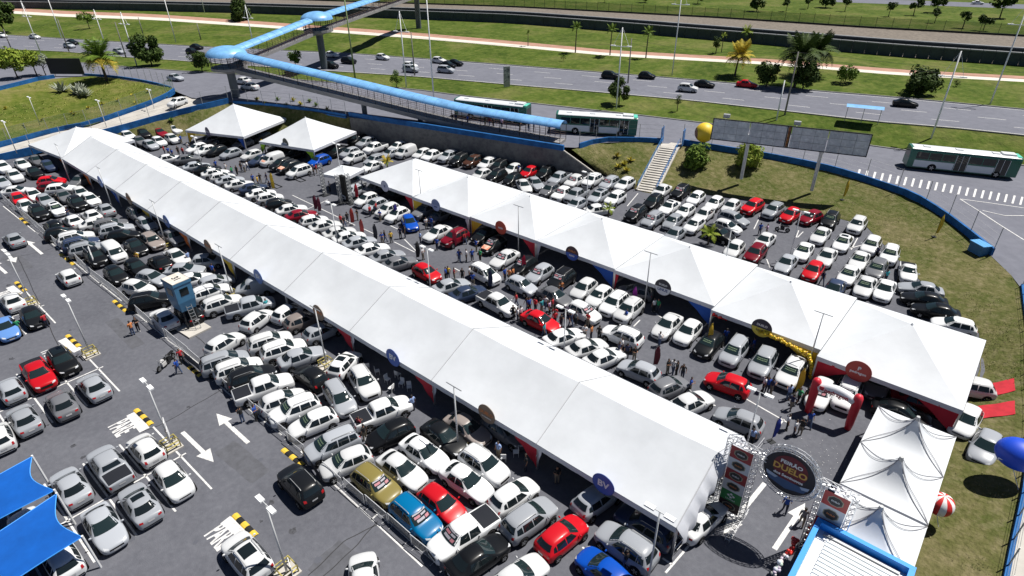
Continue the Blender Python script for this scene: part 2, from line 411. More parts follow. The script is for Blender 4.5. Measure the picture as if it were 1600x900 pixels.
isl_lo = [U(-700, 392, 0.2), U(-300, 300, 0.3), U(0, 229, 0.6), U(90, 204, 1.2), U(140, 196, 1.8), U(230, 165, 3.2), U(262, 151, 4.0), U(273, 143, 4.25)]
isl_up = [US(-700, 268), US(-300, 190), US(0, 141), US(60, 126), US(130, 118), US(200, 124), US(268, 139)]
a, b = pair(isl_lo, isl_up, 70)
struct('grass_island', strip_mesh('grass_island', a, b, grass_isle, 12, 0.5, 9.0))
rmp_r = [U(-700, 440, 0.0), U(-300, 345, 0.0), U(0, 250, 0.15), U(60, 236, 0.6), U(175, 208, 1.6), U(268, 182, 3.0), U(310, 172, 3.8), U(358, 161, 4.25)]
rmp_l = [U(-700, 394, 0.15), U(-300, 302, 0.25), U(0, 231, 0.5), U(90, 206, 1.1), U(140, 198, 1.7), U(230, 167, 3.1), U(262, 153, 3.9), U(300, 150, 4.25)]
a, b = pair(rmp_r, rmp_l, 60)
struct('entrance_ramp', strip_mesh('entrance_ramp', a, b, concrete_p, 3))
bed_u = rmp_r[4:]+[US(365, 161), US(450, 168), US(545, 182)]
bed_l = [U(185, 222, 0.02), U(300, 212, 0.02), U(420, 214, 0.02), Vector((-97.5, 66.6, 0.02))]
a, b = pair(bed_l, bed_u, 40)
struct('planting_bed', strip_mesh('planting_bed', a, b, grass_dry, 5, 0.3, 2.0))

# ---------------------------------------------------------------- markings in the lot
def lot_line(x0, y0, x1, y1, wdt=0.13):
    a, b = Vector((x0, y0, 0)), Vector((x1, y1, 0)); road_line([a, b], wdt, lot, 'bay_line', paint_w, 0.006)
def px_line(p, q, wdt=0.13): a, b = U(*p), U(*q); lot_line(a.x, a.y, b.x, b.y, wdt)
x0 = -41.1
for gx in (-41.1, -57.7, -74.2):      # double bays of the left car park: spine and bay lines
    for j in range(-5, 4):
        lot_line(gx-4.9, 1.1+2.55*j, gx+4.9, 1.1+2.55*j)
    lot_line(gx, 1.1-2.55*5, gx, 1.1+2.55*3+0.4)
for a, b in (((5, 322), (60, 366)), ((70, 372), (100, 395)), ((110, 405), (155, 442)), ((160, 446), (190, 470)), ((205, 484), (262, 530)), ((262, 531), (340, 590)), ((340, 600), (372, 628)), ((375, 628), (440, 680)), ((470, 705), (520, 752)), ((520, 755), (585, 815)), ((590, 820), (660, 885))):
    px_line(a, b, 0.12)
for a, b in (((157, 447), (160, 443)), ((345, 595), (395, 560)), ((395, 560), (422, 583)), ((580, 812), (605, 790)), ((910, 855), (935, 875)), ((955, 895), (975, 910)),
             ((417, 305), (490, 338)), ((497, 337), (522, 346)), ((457, 305), (555, 352)), ((473, 330), (500, 318)), ((500, 318), (512, 312)), ((480, 325), (470, 331)), ((567, 357), (590, 368)), ((600, 348), (626, 360)), ((616, 378), (648, 394)), ((650, 392), (632, 374)), ((710, 419), (722, 425)),
             ((1000, 565), (1042, 590)), ((1025, 490), (1060, 515)), ((990, 510), (1000, 500)), ((1160, 620), (1230, 660)), ((1113, 632), (1118, 634)), ((1212, 672), (1225, 655)),
             ((1143, 335), (1158, 330)), ((1178, 358), (1190, 333)), ((1212, 363), (1222, 346)), ((1244, 371), (1248, 360)), ((1246, 371), (1255, 362)), ((980, 322), (997, 302)), ((1328, 388), (1346, 383)), ((1330, 390), (1340, 372)), ((1198, 405), (1203, 418))):
    px_line(a, b, 0.12)
for a, b in (((1095, 795), (1105, 803)), ((1065, 835), (1080, 842)), ((1035, 872), (1050, 882))): px_line(a, b, 0.14)
px_line((1130, 790), (1040, 895), 0.14)
for gx, gy in ((-93, 8.0), (-93, 5.4), (-93, 2.8)): lot_line(gx-5, gy, gx+5, gy)

def arrow(tail, tip, wd=0.16, head=1.6, hw_=0.55):
    a, b = U(*tail, 0.007), U(*tip, 0.007); d = (b-a).normalized(); n = Vector((-d.y, d.x, 0)); c = b-d*head
    mb = MB(); mb.quad([a-n*wd, c-n*wd, c+n*wd, a+n*wd]); mb.quad([c-n*hw_, b, c+n*hw_])
    me = mb.mesh('painted_arrow', paint_w)
    for p in me.polygons:
        if p.normal.z < 0: me.flip_normals(); break
    obj('painted_arrow', me, lot)
for tl, tp in (((388, 692), (338, 646)), ((285, 675), (334, 722)), ((66, 397), (41, 376)), ((3, 389), (25, 410)), ((10, 427), (-12, 408)), ((1210, 858), (1258, 786)), ((1195, 755), (1130, 835))):
    arrow(tl, tp)
for c, e in (((205, 646), (226, 672)), ((97, 530), (122, 548)), ((352, 812), (385, 838)), ((15, 448), (30, 460))):
    a, b = U(*c, 0.007), U(*e, 0.007); road_line([Vector((a.x, a.y, 0)), Vector((b.x, b.y, 0))], 0.75, lot, 'stop_bar', paint_w, 0.007)
pare = text_mesh('PARE', 1.5, paint_w, True)
for c in ((190, 668), (82, 551), (345, 838), (3, 462)):
    p = U(*c, 0.006); o = obj('lettering', pare, lot, p); o.scale = (0.55, 1.45, 1)
# sealed joints / cracks in the asphalt
tar = mat('tar_joint', (0.025, 0.025, 0.028), 0.6)
def crack(pts, wdt=0.07):
    q = [U(*p) for p in pts]; q = resample(q, 26)
    for i, p in enumerate(q): p.x += 0.10*noise.noise(Vector((p.x*0.7, p.y*0.7, 2))); p.y += 0.10*noise.noise(Vector((p.x*0.7, p.y*0.7, 5)))
    road_line(q, wdt, lot, 'asphalt_joint', tar, 0.004)
for c in ([(345, 610), (250, 665), (218, 675)], [(28, 402), (60, 470), (100, 560)], [(590, 820), (540, 845), (480, 900)], [(0, 407), (70, 392), (120, 375)], [(500, 905), (560, 850), (590, 815)], [(930, 540), (1010, 640), (1090, 700)], [(300, 520), (330, 545), (380, 560)]): crack(c)
for k in range(14):     # worn patches of newer and older asphalt
    px, py = random.uniform(150, 520), random.uniform(480, 880); p = U(px, py)
    mb = MB(); n = 14; r = random.uniform(0.06, 0.2); mb.quad([(p.x+r*(1+0.5*random.random())*math.cos(6.283*i/n), p.y+r*(1+0.5*random.random())*math.sin(6.283*i/n), 0.004) for i in range(n)])
    obj('asphalt_stain', mb.mesh('asphalt_stain', mat('stain_dark', (0.075, 0.08, 0.1), 0.8)), lot)

oil = mat('oil_stain', (0.03, 0.031, 0.036), 0.6, col2=(0.07, 0.072, 0.085), scale=4)
rs = random.Random(11)
for k in range(60):     # oil drips in the bays and along the aisle
    x, y = rs.uniform(-100, -24), rs.uniform(-8, 13.5); n = 12; r = rs.uniform(0.06, 0.26)
    mb = MB(); mb.quad([(x+r*rs.uniform(0.6, 1.4)*math.cos(6.283*i/n), y+r*rs.uniform(0.6, 1.4)*math.sin(6.283*i/n), 0.0045) for i in range(n)]); obj('oil_stain', mb.mesh('oil_stain', oil), lot)
for x, y, a_, b_, r in ((-37, 11.5, 5.0, 1.6, 0.04), (-62, 12.6, 7.0, 1.2, -0.03), (-24, 11.0, 3.2, 2.6, 0.1), (-88, 10.2, 6, 1.8, 0.02), (-4.5, 37, 1.6, 4.5, 0.02), (-27, 43.5, 6, 1.3, -0.02)):     # repair patches
    mb = MB(); ca, sa = math.cos(r), math.sin(r); q = []
    for i in range(28):
        t_ = i/28*4; k = int(t_); f_ = t_ % 1; cx_, cy_ = [(-1, -1), (1, -1), (1, 1), (-1, 1)][k]; dx_, dy_ = [(-1, -1), (1, -1), (1, 1), (-1, 1)][(k+1) % 4]; px_, py_ = (cx_+(dx_-cx_)*f_)*a_/2+rs.uniform(-.06, .06), (cy_+(dy_-cy_)*f_)*b_/2+rs.uniform(-.06, .06); q.append((x+px_*ca-py_*sa, y+px_*sa+py_*ca, 0.003))
    mb.quad(q); obj('repair_patch', mb.mesh('repair_patch', mat('asphalt_patch', (0.078, 0.081, 0.095), 0.85, var=0.2, scale=1.5, bump=0.1)), lot)
# ---------------------------------------------------------------- speed bumps and yellow/black kerb pieces
def bump(a, b, lab, n=5):
    A_, B_ = U(*a), U(*b); d = B_-A_; L = d.length; ang = math.atan2(d.y, d.x)
    t = thing('speed_bump', lab, 'speed bump', A_.lerp(B_, 0.5), ang, 'yellow and black speed bumps')
    for k in range(n):
        mb = MB(); w_ = L/n; prof = [(-0.22, 0), (-0.14, 0.06), (0.0, 0.09), (0.14, 0.06), (0.22, 0)]
        x0 = -L/2+k*w_; mb.grid([[(x0+0.01, y, z+0.004) for y, z in prof], [(x0+w_-0.01, y, z+0.004) for y, z in prof]])
        me = mb.mesh('rubber_block', paint_y if k % 2 == 0 else black_r)
        if me.polygons[0].normal.z < 0: me.flip_normals()
        obj('rubber_block', me, t)
bump((105, 524), (124, 542), 'yellow and black bump at the stop line behind the red pickup')
bump((212, 640), (237, 664), 'yellow and black bump at the stop line above the white hatchback pair')
bump((366, 804), (400, 838), 'yellow and black bump nearest the bottom edge of the car park')
bump((25, 441), (40, 455), 'yellow and black bump at the left edge beside the white sedan')
bump((32, 341), (45, 352), 'yellow and black bump farthest along the barrier line', 4)
bump((95, 397), (116, 414), 'yellow and black bump on the barrier line below the white van', 5)
bump((178, 470), (198, 487), 'yellow and black bump on the barrier line beside the dark SUV', 5)
bump((296, 573), (314, 588), 'yellow and black bump on the barrier line by the silver minivan', 5)
bump((442, 702), (474, 728), 'yellow and black bump on the barrier line behind the black SUV', 5)

def bvh_of(o): return BVHTree.FromPolygons([v.co[:] for v in o.data.vertices], [p.vertices[:] for p in o.data.polygons])
GB = [bvh_of(o) for o in C.objects if o.get('kind') == 'structure' and o.name.split('.')[0] not in ('terrain', 'kerb')]
def gz(x, y):
    """height of the ground at x, y"""
    best = 0.0
    for b in GB:
        h = b.ray_cast(Vector((x, y, 60)), Vector((0, 0, -1)))
        if h[0] is not None: best = max(best, h[0].z)
    return best
def UG(px, py):
    """photo pixel -> point on the ground surface"""
    d = (RGT*(px-800)+DWN*(py-450)+FWD*FPX).normalized(); best = None
    for b in GB:
        h = b.ray_cast(Vector((0, 0, CAMH)), d)
        if h[0] is not None and (best is None or h[3] < best[1]): best = (h[0], h[3])
    return best[0] if best else U(px, py, 5.3)
# ================================================================= WALLS, STAIRS, FENCES
def flip_up(me):
    me.update(); return me
rw0, rw1 = Vector((-97.5, 66.8, 0)), Vector((-54.6, 75.7, 0))
t = thing('retaining_wall', 'tall grey concrete retaining wall with blue parapet behind the back row of cars', 'wall', rw0)
n_p = 12
for k in range(n_p):       # cast panels with open joints
    a, b = rw0.lerp(rw1, k/n_p)-rw0, rw0.lerp(rw1, (k+1)/n_p)-rw0; d = (b-a).normalized()*0.012
    obj('concrete_panel', wall_mb([a+d, b-d], 4.2, 0.35).mesh('concrete_panel', concrete_w), t)
e0 = rw1-rw0; e1 = Vector((-47.3, 77.6, 0.1))-rw0
mb = MB(); nrm = Vector((0.2, -0.98, 0))*0.17
lo0, lo1 = e0.copy(), e1.copy(); lo0.z = lo1.z = 0
mb.quad([lo0+nrm, lo1+nrm, e1+nrm, e0+Vector((0, 0, 4.2))+nrm]); mb.quad([lo0-nrm, e0+Vector((0, 0, 4.2))-nrm, e1-nrm, lo1-nrm]); mb.quad([e0+Vector((0, 0, 4.2))+nrm, e1+nrm, e1-nrm, e0+Vector((0, 0, 4.2))-nrm])
obj('sloping_end', mb.mesh('sloping_end', concrete_w), t)
cap = MB(); cap.tube([e0+Vector((0, 0, 4.22)), e1+Vector((0, 0, 0.05))], 0.12, 4); obj('coping', cap.mesh('coping', concrete_p), t)
par = [rw0-rw0+Vector((0, 0, 4.215)), rw1-rw0+Vector((0, 0, 4.215))]
obj('parapet', wall_mb(par, 0.85, 0.42).mesh('parapet', blue_wall), t)

def blue_wall_run(pts, h, label, post_h=2.3, gap=2.6, th=0.28, posts=True, lean=0.0, mesh=False):
    pts = [Vector(p) for p in pts]; o0 = pts[0].copy(); loc = [p-o0-Vector((0, 0, 0.35)) for p in pts]
    t = thing('blue_wall', label, 'wall', o0)
    obj('base_wall', wall_mb(loc, h+0.35, th).mesh('base_wall', blue_wall), t)
    if posts:
        L = sum((loc[i+1]-loc[i]).length for i in range(len(loc)-1)); n = max(2, int(L/gap)); q = resample(loc, n)
        pm = MB(); pm.tube([(0, 0, 0), (0, 0, post_h)], 0.045, 5); pme = pm.mesh('fence_post', steel)
        wr = MB()
        for p in q: obj('fence_post', pme, t, p+Vector((0, 0, h+0.3)))
        for z in ((0.3, 0.9, 1.5, 2.2) if not mesh else (0.05, 2.25)): wr.tube([p+Vector((0, 0, h+0.3+z*post_h/2.3)) for p in q], 0.012, 3)
        obj('fence_wire', wr.mesh('fence_wire', steel), t)
        if mesh:
            mm = MB(); mm.grid([[p+Vector((0, 0, h+0.33)), p+Vector((0, 0, h+0.3+post_h))] for p in q])
            obj('wire_mesh', mm.mesh('wire_mesh', mat('green_wire_mesh', (0.05, 0.11, 0.07), 0.7, alpha=0.28)), t)
    return t
blue_wall_run([US(905, 231), US(925, 225), US(950, 221), US(1000, 221.5), US(1034, 223)], 0.75, 'blue wall between the retaining wall corner and the top of the stairs')
blue_wall_run(smooth_pts([US(1066, 226), US(1140, 238), US(1191, 246), US(1279, 263), US(1327, 276), US(1380, 294), US(1425, 309), US(1470, 337), US(1507, 365), US(1549, 399)], 1), 0.9, 'long curving blue wall with thin fence posts above the grass bank', 2.6, 4.0)
blue_wall_run(smooth_pts([p+Vector((0, 0, 0)) for p in e_up[13:18]], 1), 0.25, 'low pale kerb wall with fence along the right edge', 1.6, 2.2)
blue_wall_run(smooth_pts(isl_lo[1:], 1), 0.75, 'blue wall with green wire mesh fence around the grass island', 2.2, 3.2, mesh=True)
blue_wall_run([US(-300, 190), US(0, 141), US(60, 126), US(86, 122)], 0.8, 'blue wall stub at the far left under the leafy trees', posts=False)
blue_wall_run(smooth_pts([US(130, 118), US(165, 120), US(200, 124), US(240, 131), US(268, 139)], 1), 0.5, 'low dark fence line behind the palm on the grass island', 2.6, 2.4)
blue_wall_run(smooth_pts(rmp_r[2:], 1), 1.0, 'blue wall with fence posts along the near side of the entrance ramp', 2.4, 4.0)
blue_wall_run([US(365, 161), US(410, 164), US(450, 168), US(500, 175), US(541, 182)], 0.45, 'low blue wall with fence behind the planting bed', 2.4, 3.0)

# concrete stairs up the bank
s0, s1 = U(1009.5, 300.5, 0.0), US(1049, 226); N_ST = 20
d = s1-s0; run = Vector((d.x, d.y, 0)); L = run.length; ang = math.atan2(run.y, run.x); st_w = 2.7
stair = thing('staircase', 'pale concrete staircase with blue handrails climbing the grass bank', 'stairs', s0, ang)
sme = MB(); rise = d.z/N_ST; go = (L-1.6)/N_ST
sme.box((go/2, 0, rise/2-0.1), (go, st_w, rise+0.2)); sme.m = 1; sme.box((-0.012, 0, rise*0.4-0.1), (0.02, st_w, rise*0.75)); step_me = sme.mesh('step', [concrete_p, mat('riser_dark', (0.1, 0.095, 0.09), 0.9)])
for k in range(N_ST): obj('step', step_me, stair, (k*go, 0, k*rise))
mb = MB(); mb.box((L-0.3, 0, d.z-0.1), (2.8, st_w+0.4, 0.25)); obj('landing', mb.mesh('landing', concrete_p), stair)
for sd in (-1, 1):
    mb = MB(); y = sd*(st_w/2+0.14)
    mb.quad([(0, y-0.12, -0.1), (L-1.6, y-0.12, d.z-0.1), (L-1.6, y-0.12, d.z+0.18), (0, y-0.12, 0.25)]); mb.quad([(0, y+0.12, 0.25), (L-1.6, y+0.12, d.z+0.18), (L-1.6, y+0.12, d.z-0.1), (0, y+0.12, -0.1)])
    mb.quad([(0, y-0.12, 0.25), (L-1.6, y-0.12, d.z+0.18), (L-1.6, y+0.12, d.z+0.18), (0, y+0.12, 0.25)]); obj('side_kerb', mb.mesh('side_kerb', concrete_p), stair)
    mb = MB(); y = sd*(st_w/2+0.05); bl = mat('rail_blue', (0.03, 0.16, 0.42), 0.5)
    for h in (0.55, 1.0): mb.tube([(0.1, y, 0.25+h), (L-1.6, y, d.z+0.2+h), (L, y, d.z+0.2+h)], 0.035, 5)
    for k in range(9): mb.tube([(L*k/8, y, 0.2+min(d.z*k/8*L/(L-1.6), d.z)), (L*k/8, y, 1.25+min(d.z*k/8*L/(L-1.6), d.z))], 0.03, 5)
    obj('handrail', mb.mesh('handrail', bl), stair)
for sd in (-1, 1):
    mb = MB(); mb.box((0, 0, 1.3), (1.6, 0.1, 2.6)); tag(obj('blue_gate', mb.mesh('blue_gate', mat('gate_blue', (0.04, 0.13, 0.33), 0.6)), None, s1+Matrix.Rotation(ang, 3, 'Z')@Vector((0.4, sd*1.75, 0)), ang), ('left' if sd > 0 else 'right')+' open blue gate leaf at the top of the stairs', 'gate')

# ================================================================= FOOTBRIDGE
fb = thing('footbridge', 'covered pedestrian footbridge with light blue barrel roof and long ramp', 'footbridge', (-128.5, 61, 3.0))
O = Vector((-128.5, 61, 3.0))
def roof_run(pts, rw, nm='roof', rise=0.85):
    mb = MB(); rows = []; pts = [Vector(p)-O for p in pts]
    for i, p in enumerate(pts):
        t_ = pts[min(i+1, len(pts)-1)]-pts[max(i-1, 0)]; t_.z = 0; t_.normalize(); nn = Vector((-t_.y, t_.x, 0))
        rows.append([p+nn*rw*math.cos(a)+Vector((0, 0, rise*math.sin(a))) for a in [math.pi*j/10 for j in range(11)]])
    mb.grid(rows); me = mb.mesh(nm, blue_roof, smooth=True)
    rb = MB(); L_ = sum((pts[i+1]-pts[i]).length for i in range(len(pts)-1)); q = resample(pts, max(2, int(L_/2.2)))
    for i, p in enumerate(q):
        t_ = q[min(i+1, len(q)-1)]-q[max(i-1, 0)]; t_.z = 0; t_.normalize(); nn = Vector((-t_.y, t_.x, 0))
        rb.tube([p+nn*(rw+0.01)*math.cos(a)+Vector((0, 0, (rise+0.01)*math.sin(a))) for a in [math.pi*j/10 for j in range(11)]], 0.03, 4)
    obj('roof_rib', rb.mesh('roof_rib', mat('rib_blue', (0.08, 0.22, 0.45), 0.5)), fb)
    return obj(nm, me, fb)
def deck_run(pts, hw_, dep):
    pts = [Vector(p)-O for p in pts]; a = offset_pts(pts, hw_); b = offset_pts(pts, -hw_); mb = MB(); dn = Vector((0, 0, -dep))
    mb.grid([[a[i], b[i], b[i]+dn, a[i]+dn, a[i]] for i in range(len(pts))]); mb.quad([a[0], a[0]+dn, b[0]+dn, b[0]]); mb.quad([a[-1], b[-1], b[-1]+dn, a[-1]+dn])
    obj('deck', mb.mesh('deck', mat('deck_concrete', (0.21, 0.205, 0.21), 0.8, var=0.15, scale=0.6)), fb)
    rl = MB()
    for e in (offset_pts(pts, hw_-0.06), offset_pts(pts, -hw_+0.06)):
        for h in (0.35, 0.7, 1.05): rl.tube([p+Vector((0, 0, h)) for p in e], 0.03, 4)
        q = resample(e, max(2, int(sum((e[i+1]-e[i]).length for i in range(len(e)-1))/0.9)))
        for p in q: rl.tube([p, p+Vector((0, 0, 1.05))], 0.022, 4)
    obj('railing', rl.mesh('railing', mat('rail_rust', (0.15, 0.10, 0.09), 0.7)), fb)
def posts_run(pts, hw_, h, gap, lean=0.25):
    pts = [Vector(p)-O for p in pts]; L_ = sum((pts[i+1]-pts[i]).length for i in range(len(pts)-1))
    q = resample(pts, max(2, int(L_/gap)))
    for e, sg in ((offset_pts(q, hw_), 1), (offset_pts(q, -hw_), -1)):
        for p in e:
            mb = MB(); mb.tube([(0, 0, -0.1), (0, 0, h)], 0.05, 4); obj('roof_post', mb.mesh('roof_post', dark_m) if 'rp%.2f' % h not in _pm else _pm['rp%.2f' % h], fb, p)
_pm = {}
pA, pB, pC = Vector((-128.5, 61, 10.4)), Vector((-138.2, 89.4, 13.6)), Vector((-167, 146.5, 15.5))
R1 = [Vector((-127.2, 61.4, 10.4)), Vector((-112, 65.2, 8.9)), Vector((-96, 69.2, 7.3)), Vector((-84, 72.3, 6.0)), Vector((-76, 74.5, 5.2)), Vector((-72, 75.6, 4.9)), Vector((-64, 77.7, 4.6)), Vector((-57.5, 79.4, 4.35))]
deck_run(R1, 1.35, 0.75); roof_run([p+Vector((0, 0, 2.35)) for p in R1], 1.55); posts_run(R1, 1.3, 2.4, 3.4)
R2 = [pA.lerp(pB, t_) for t_ in (0.06, 0.35, 0.65, 0.94)]
deck_run(R2, 1.3, 0.6); roof_run([p+Vector((0, 0, 2.35)) for p in R2], 1.5); posts_run(R2, 1.25, 2.4, 3.4)
R3 = [pB.lerp(pC, t_) for t_ in (0.04, 0.3, 0.6, 1.0)]
deck_run(R3, 1.3, 0.6); roof_run([p+Vector((0, 0, 2.35)) for p in R3], 1.5); posts_run(R3, 1.25, 2.4, 4)
R4 = [pC, pC+Vector((14, 45, 0)), pC+Vector((30, 95, 0))]
for p0, rr in ((pA, 4.0), (pB, 3.8)):
    p = p0-O; mb = MB(); rows = []
    for i in range(7):
        a = math.pi/2*i/6; rows.append([p+Vector((rr*math.cos(a)*math.cos(j*math.pi/8), rr*math.cos(a)*math.sin(j*math.pi/8), 2.2+1.75*math.sin(a))) for j in range(16)])
    mb.grid(rows, closed=True); me = mb.mesh('dome_roof', blue_roof, smooth=True); obj('dome_roof', me, fb)
    mb = MB(); rows = [[p+Vector((r_*math.cos(j*math.pi/8), r_*math.sin(j*math.pi/8), z_)) for j in range(16)] for r_, z_ in ((0.01, -0.02), (3.5, 0.0), (3.5, -0.5), (1.1, -1.15), (0.6, -1.5))]
    mb.grid(rows, closed=True); obj('landing_disc', mb.mesh('landing_disc', mat('deck_concrete', (0.21, 0.205, 0.21))), fb)
    rl = MB()
    for j in range(16):
        a = j*math.pi/8; c = p+Vector((3.4*math.cos(a), 3.4*math.sin(a), 0)); rl.tube([c, c+Vector((0, 0, 2.4))], 0.045, 4)
    for h in (0.4, 0.8, 1.1): rl.tube([p+Vector((3.4*math.cos(j*math.pi/12), 3.4*math.sin(j*math.pi/12), h)) for j in range(25)], 0.03, 4)
    obj('railing', rl.mesh('railing', dark_m), fb)
pcol = mat('pillar_dark', (0.085, 0.1, 0.115), 0.7, var=0.2, scale=0.7)
for p, zb in ((pA, 2.4), (pB, 4.3), (pC, 4.3)):
    c = p-O; mb = MB(); rows = []
    for z_, r_ in ((zb-3.0, 1.0), (c.z-1.2, 0.95), (c.z-0.2, 1.35)): rows.append([Vector((c.x+r_*math.cos(j*math.pi/8), c.y+r_*0.8*math.sin(j*math.pi/8), z_)) for j in range(16)])
    mb.grid(rows, closed=True); obj('pillar', mb.mesh('pillar', pcol, smooth=True), fb)
for p in R1[2:6]:
    mb = MB(); c = p-O; mb.box((c.x, c.y, (c.z-0.7+1.2)/2), (0.5, 0.8, max(c.z-0.7-1.2, 0.3))); obj('ramp_support', mb.mesh('ramp_support', pcol), fb)

# ================================================================= METRO LINE
mt = thing('metro_guideway', 'long dark metro guideway wall with pale coping beyond the cycle path', 'railway', G_[0])
Gm = smooth_pts(G_[4:], 1); o0 = G_[0]
for i in range(0, len(Gm)-1):
    a, b = Gm[i], Gm[i+1]; dd = (b-a).normalized()*0.05
    if PX(a)[0] > 1690: break
    seg = [a-o0+dd, b-o0-dd]
    obj('wall_panel', wall_mb(seg, 2.6, 0.5).mesh('wall_panel', metro_m), mt)
    obj('coping', wall_mb([p+Vector((0, 0, 2.6)) for p in seg], 0.28, 0.9).mesh('coping', metro_t), mt)
off = offset_pts(Gm, 5.5); off2 = offset_pts(Gm, 9.5)
mb = wall_mb([p-o0 for p in off], 2.9, 0.5); obj('parapet_beam', mb.mesh('parapet_beam', metro_m), mt)
mb = wall_mb([p-o0+Vector((0, 0, 2.9)) for p in off], 0.3, 1.3); obj('parapet_top', mb.mesh('parapet_top', metro_t), mt)
rl = MB()
for dd in (1.6, 3.0, 7.0, 8.4): rl.tube([p-o0+Vector((0, 0, 0.25)) for p in offset_pts(Gm, dd)], 0.09, 4)
obj('rails', rl.mesh('rails', steel), mt)
Hq = [p for p in smooth_pts(H_, 1)]
ft = thing('track_fence', 'green wire fence with dark posts along the far side of the railway', 'fence', H_[0]); o0 = H_[0]
pm = MB(); pm.tube([(0, 0, 0), (0, 0, 3.4)], 0.07, 4); pme = pm.mesh('fence_post', dark_m)
Hv = [p for p in Hq if -60 < PX(p)[0] < 1660]; q = resample(Hv, 110)
for p in q: obj('fence_post', pme, ft, p-o0)
mm = MB(); mm.grid([[p-o0, p-o0+Vector((0, 0, 3.2))] for p in q]); obj('wire_mesh', mm.mesh('wire_mesh', mat('dark_wire_mesh', (0.02, 0.05, 0.02), 0.8, alpha=0.4)), ft)
obj('kerb_beam', wall_mb([p-o0 for p in q], 0.5, 0.5).mesh('kerb_beam', dark_m), ft)

# ================================================================= TENTS
EZ = 2.62
def drape(parent, p, dx, dz, col, nx=1.0):
    """curtain gathered against a tent leg; p = eave point, dx along the eave"""
    mb = MB(); rows = []
    for i in range(9):
        u = i/8; rows.append([Vector((p[0]+dx*u, p[1]+0.03*math.sin(u*14)-0.02, p[2])), Vector((p[0]+dx*u*0.8, p[1]+0.06*math.sin(u*15), p[2]-dz*(1-u)**1.25*0.5)), Vector((p[0]+dx*u*0.85, p[1]+0.05*math.sin(u*15), p[2]-0.02-dz*(1-u)**1.25))])
    mb.grid(rows); me = mb.mesh('drape', cloth, smooth=True); obj('drape', me, parent, col=col)
RED, YEL, ORG, BLU, GRN = (0.42, 0.012, 0.03), (0.6, 0.4, 0.03), (0.55, 0.13, 0.02), (0.01, 0.07, 0.35), (0.3, 0.55, 0.03)
big = thing('long_marquee', 'long white gabled marquee stretching diagonally across the car park', 'tent', (-63.6, 30.2, 0))
MX0, MW, NM = -8.6, 10.98, 10; Y0, Y1, YR, ZR = 25.1, 35.3, 30.2, 5.05
cx = -63.6
def tl(x, y, z): return Vector((x-cx, y-30.2, z))
for k in range(NM):
    xa, xb = MX0-MW*k, MX0-MW*(k+1)
    for side, (ye, yr) in enumerate(((Y0, YR), (Y1, YR))):
        mb = MB(); rows = []
        for i in range(13):
            u = i/12; x = xa+(xb-xa)*u; row = []
            for j in range(9):
                v = j/8; y = ye+(yr-ye)*v
                z = EZ+(ZR-EZ)*v-0.20*math.sin(math.pi*u)*math.sin(math.pi*min(v*1.0+0.02, 1))*0.8-0.10*math.sin(math.pi*u)*v
                z += 0.025*noise.noise(Vector((x*0.5, y*0.5, 3)))
                row.append(tl(x, y, z))
            rows.append(row)
        mb.grid(rows); me = mb.mesh('roof_panel', tentw, smooth=True); obj('roof_panel', me, big)
    for ye, sg in ((Y0, -1), (Y1, 1)):
        mb = MB(); rows = []
        for i in range(25):
            x = xa+(xb-xa)*i/24; rows.append([tl(x, ye+sg*0.03, EZ+0.02), tl(x, ye+sg*(0.05+0.012*math.sin(i*1.9)), EZ-0.42)])
        mb.grid(rows); obj('valance', mb.mesh('valance', valw, smooth=True), big)
for k in range(NM+1):
    x = MX0-MW*k
    for ye in (Y0, Y1):
        mb = MB(); mb.box((x-cx, ye-30.2+(0.12 if ye == Y0 else -0.12), EZ/2), (0.14, 0.14, EZ-0.02)); obj('leg', mb.mesh('leg', alu), big)
    mb = MB()
    for ye in (Y0, Y1): mb.tube([tl(x, ye, EZ+0.03), tl(x, YR, ZR+0.035)], 0.035, 4)
    obj('roof_seam', mb.mesh('roof_seam', seamg), big)
    mb = MB()
    for ye in (Y0, Y1): mb.tube([tl(x, ye, EZ-0.1), tl(x, YR, ZR-0.12)], 0.05, 4); mb.tube([tl(x, ye, 1.4), tl(x, ye+(0.9 if ye == Y0 else -0.9), EZ+0.2)], 0.03, 4)
    obj('truss', mb.mesh('truss', alu), big)
# gathered white gable curtain at the near end
mb = MB(); rows = []
for i in range(33):
    u = i/32; y = Y0+(Y1-Y0)*u; zt = EZ+(ZR-EZ)*(1-abs(2*u-1)); w_ = 0.10*math.sin(i*1.7)
    rows.append([tl(MX0+0.02, y, zt), tl(MX0+0.55+w_, y+0.05*math.sin(i*2.1), zt-0.55), tl(MX0+0.5+w_*1.5, y, max(zt-1.5, 1.5))])
mb.grid(rows); obj('gable_curtain', mb.mesh('gable_curtain', valw, smooth=True), big)
for k, col in ((1, RED), (2, RED), (3, RED), (5, YEL), (6, ORG), (7, YEL), (8, BLU), (9, ORG)):
    drape(big, tl(MX0-MW*k, Y0+0.04, EZ-0.3), -3.0, 2.1, col)
    drape(big, tl(MX0-MW*k, Y0+0.12, EZ-0.1), 0.7, 2.3, (0.6, 0.6, 0.65))

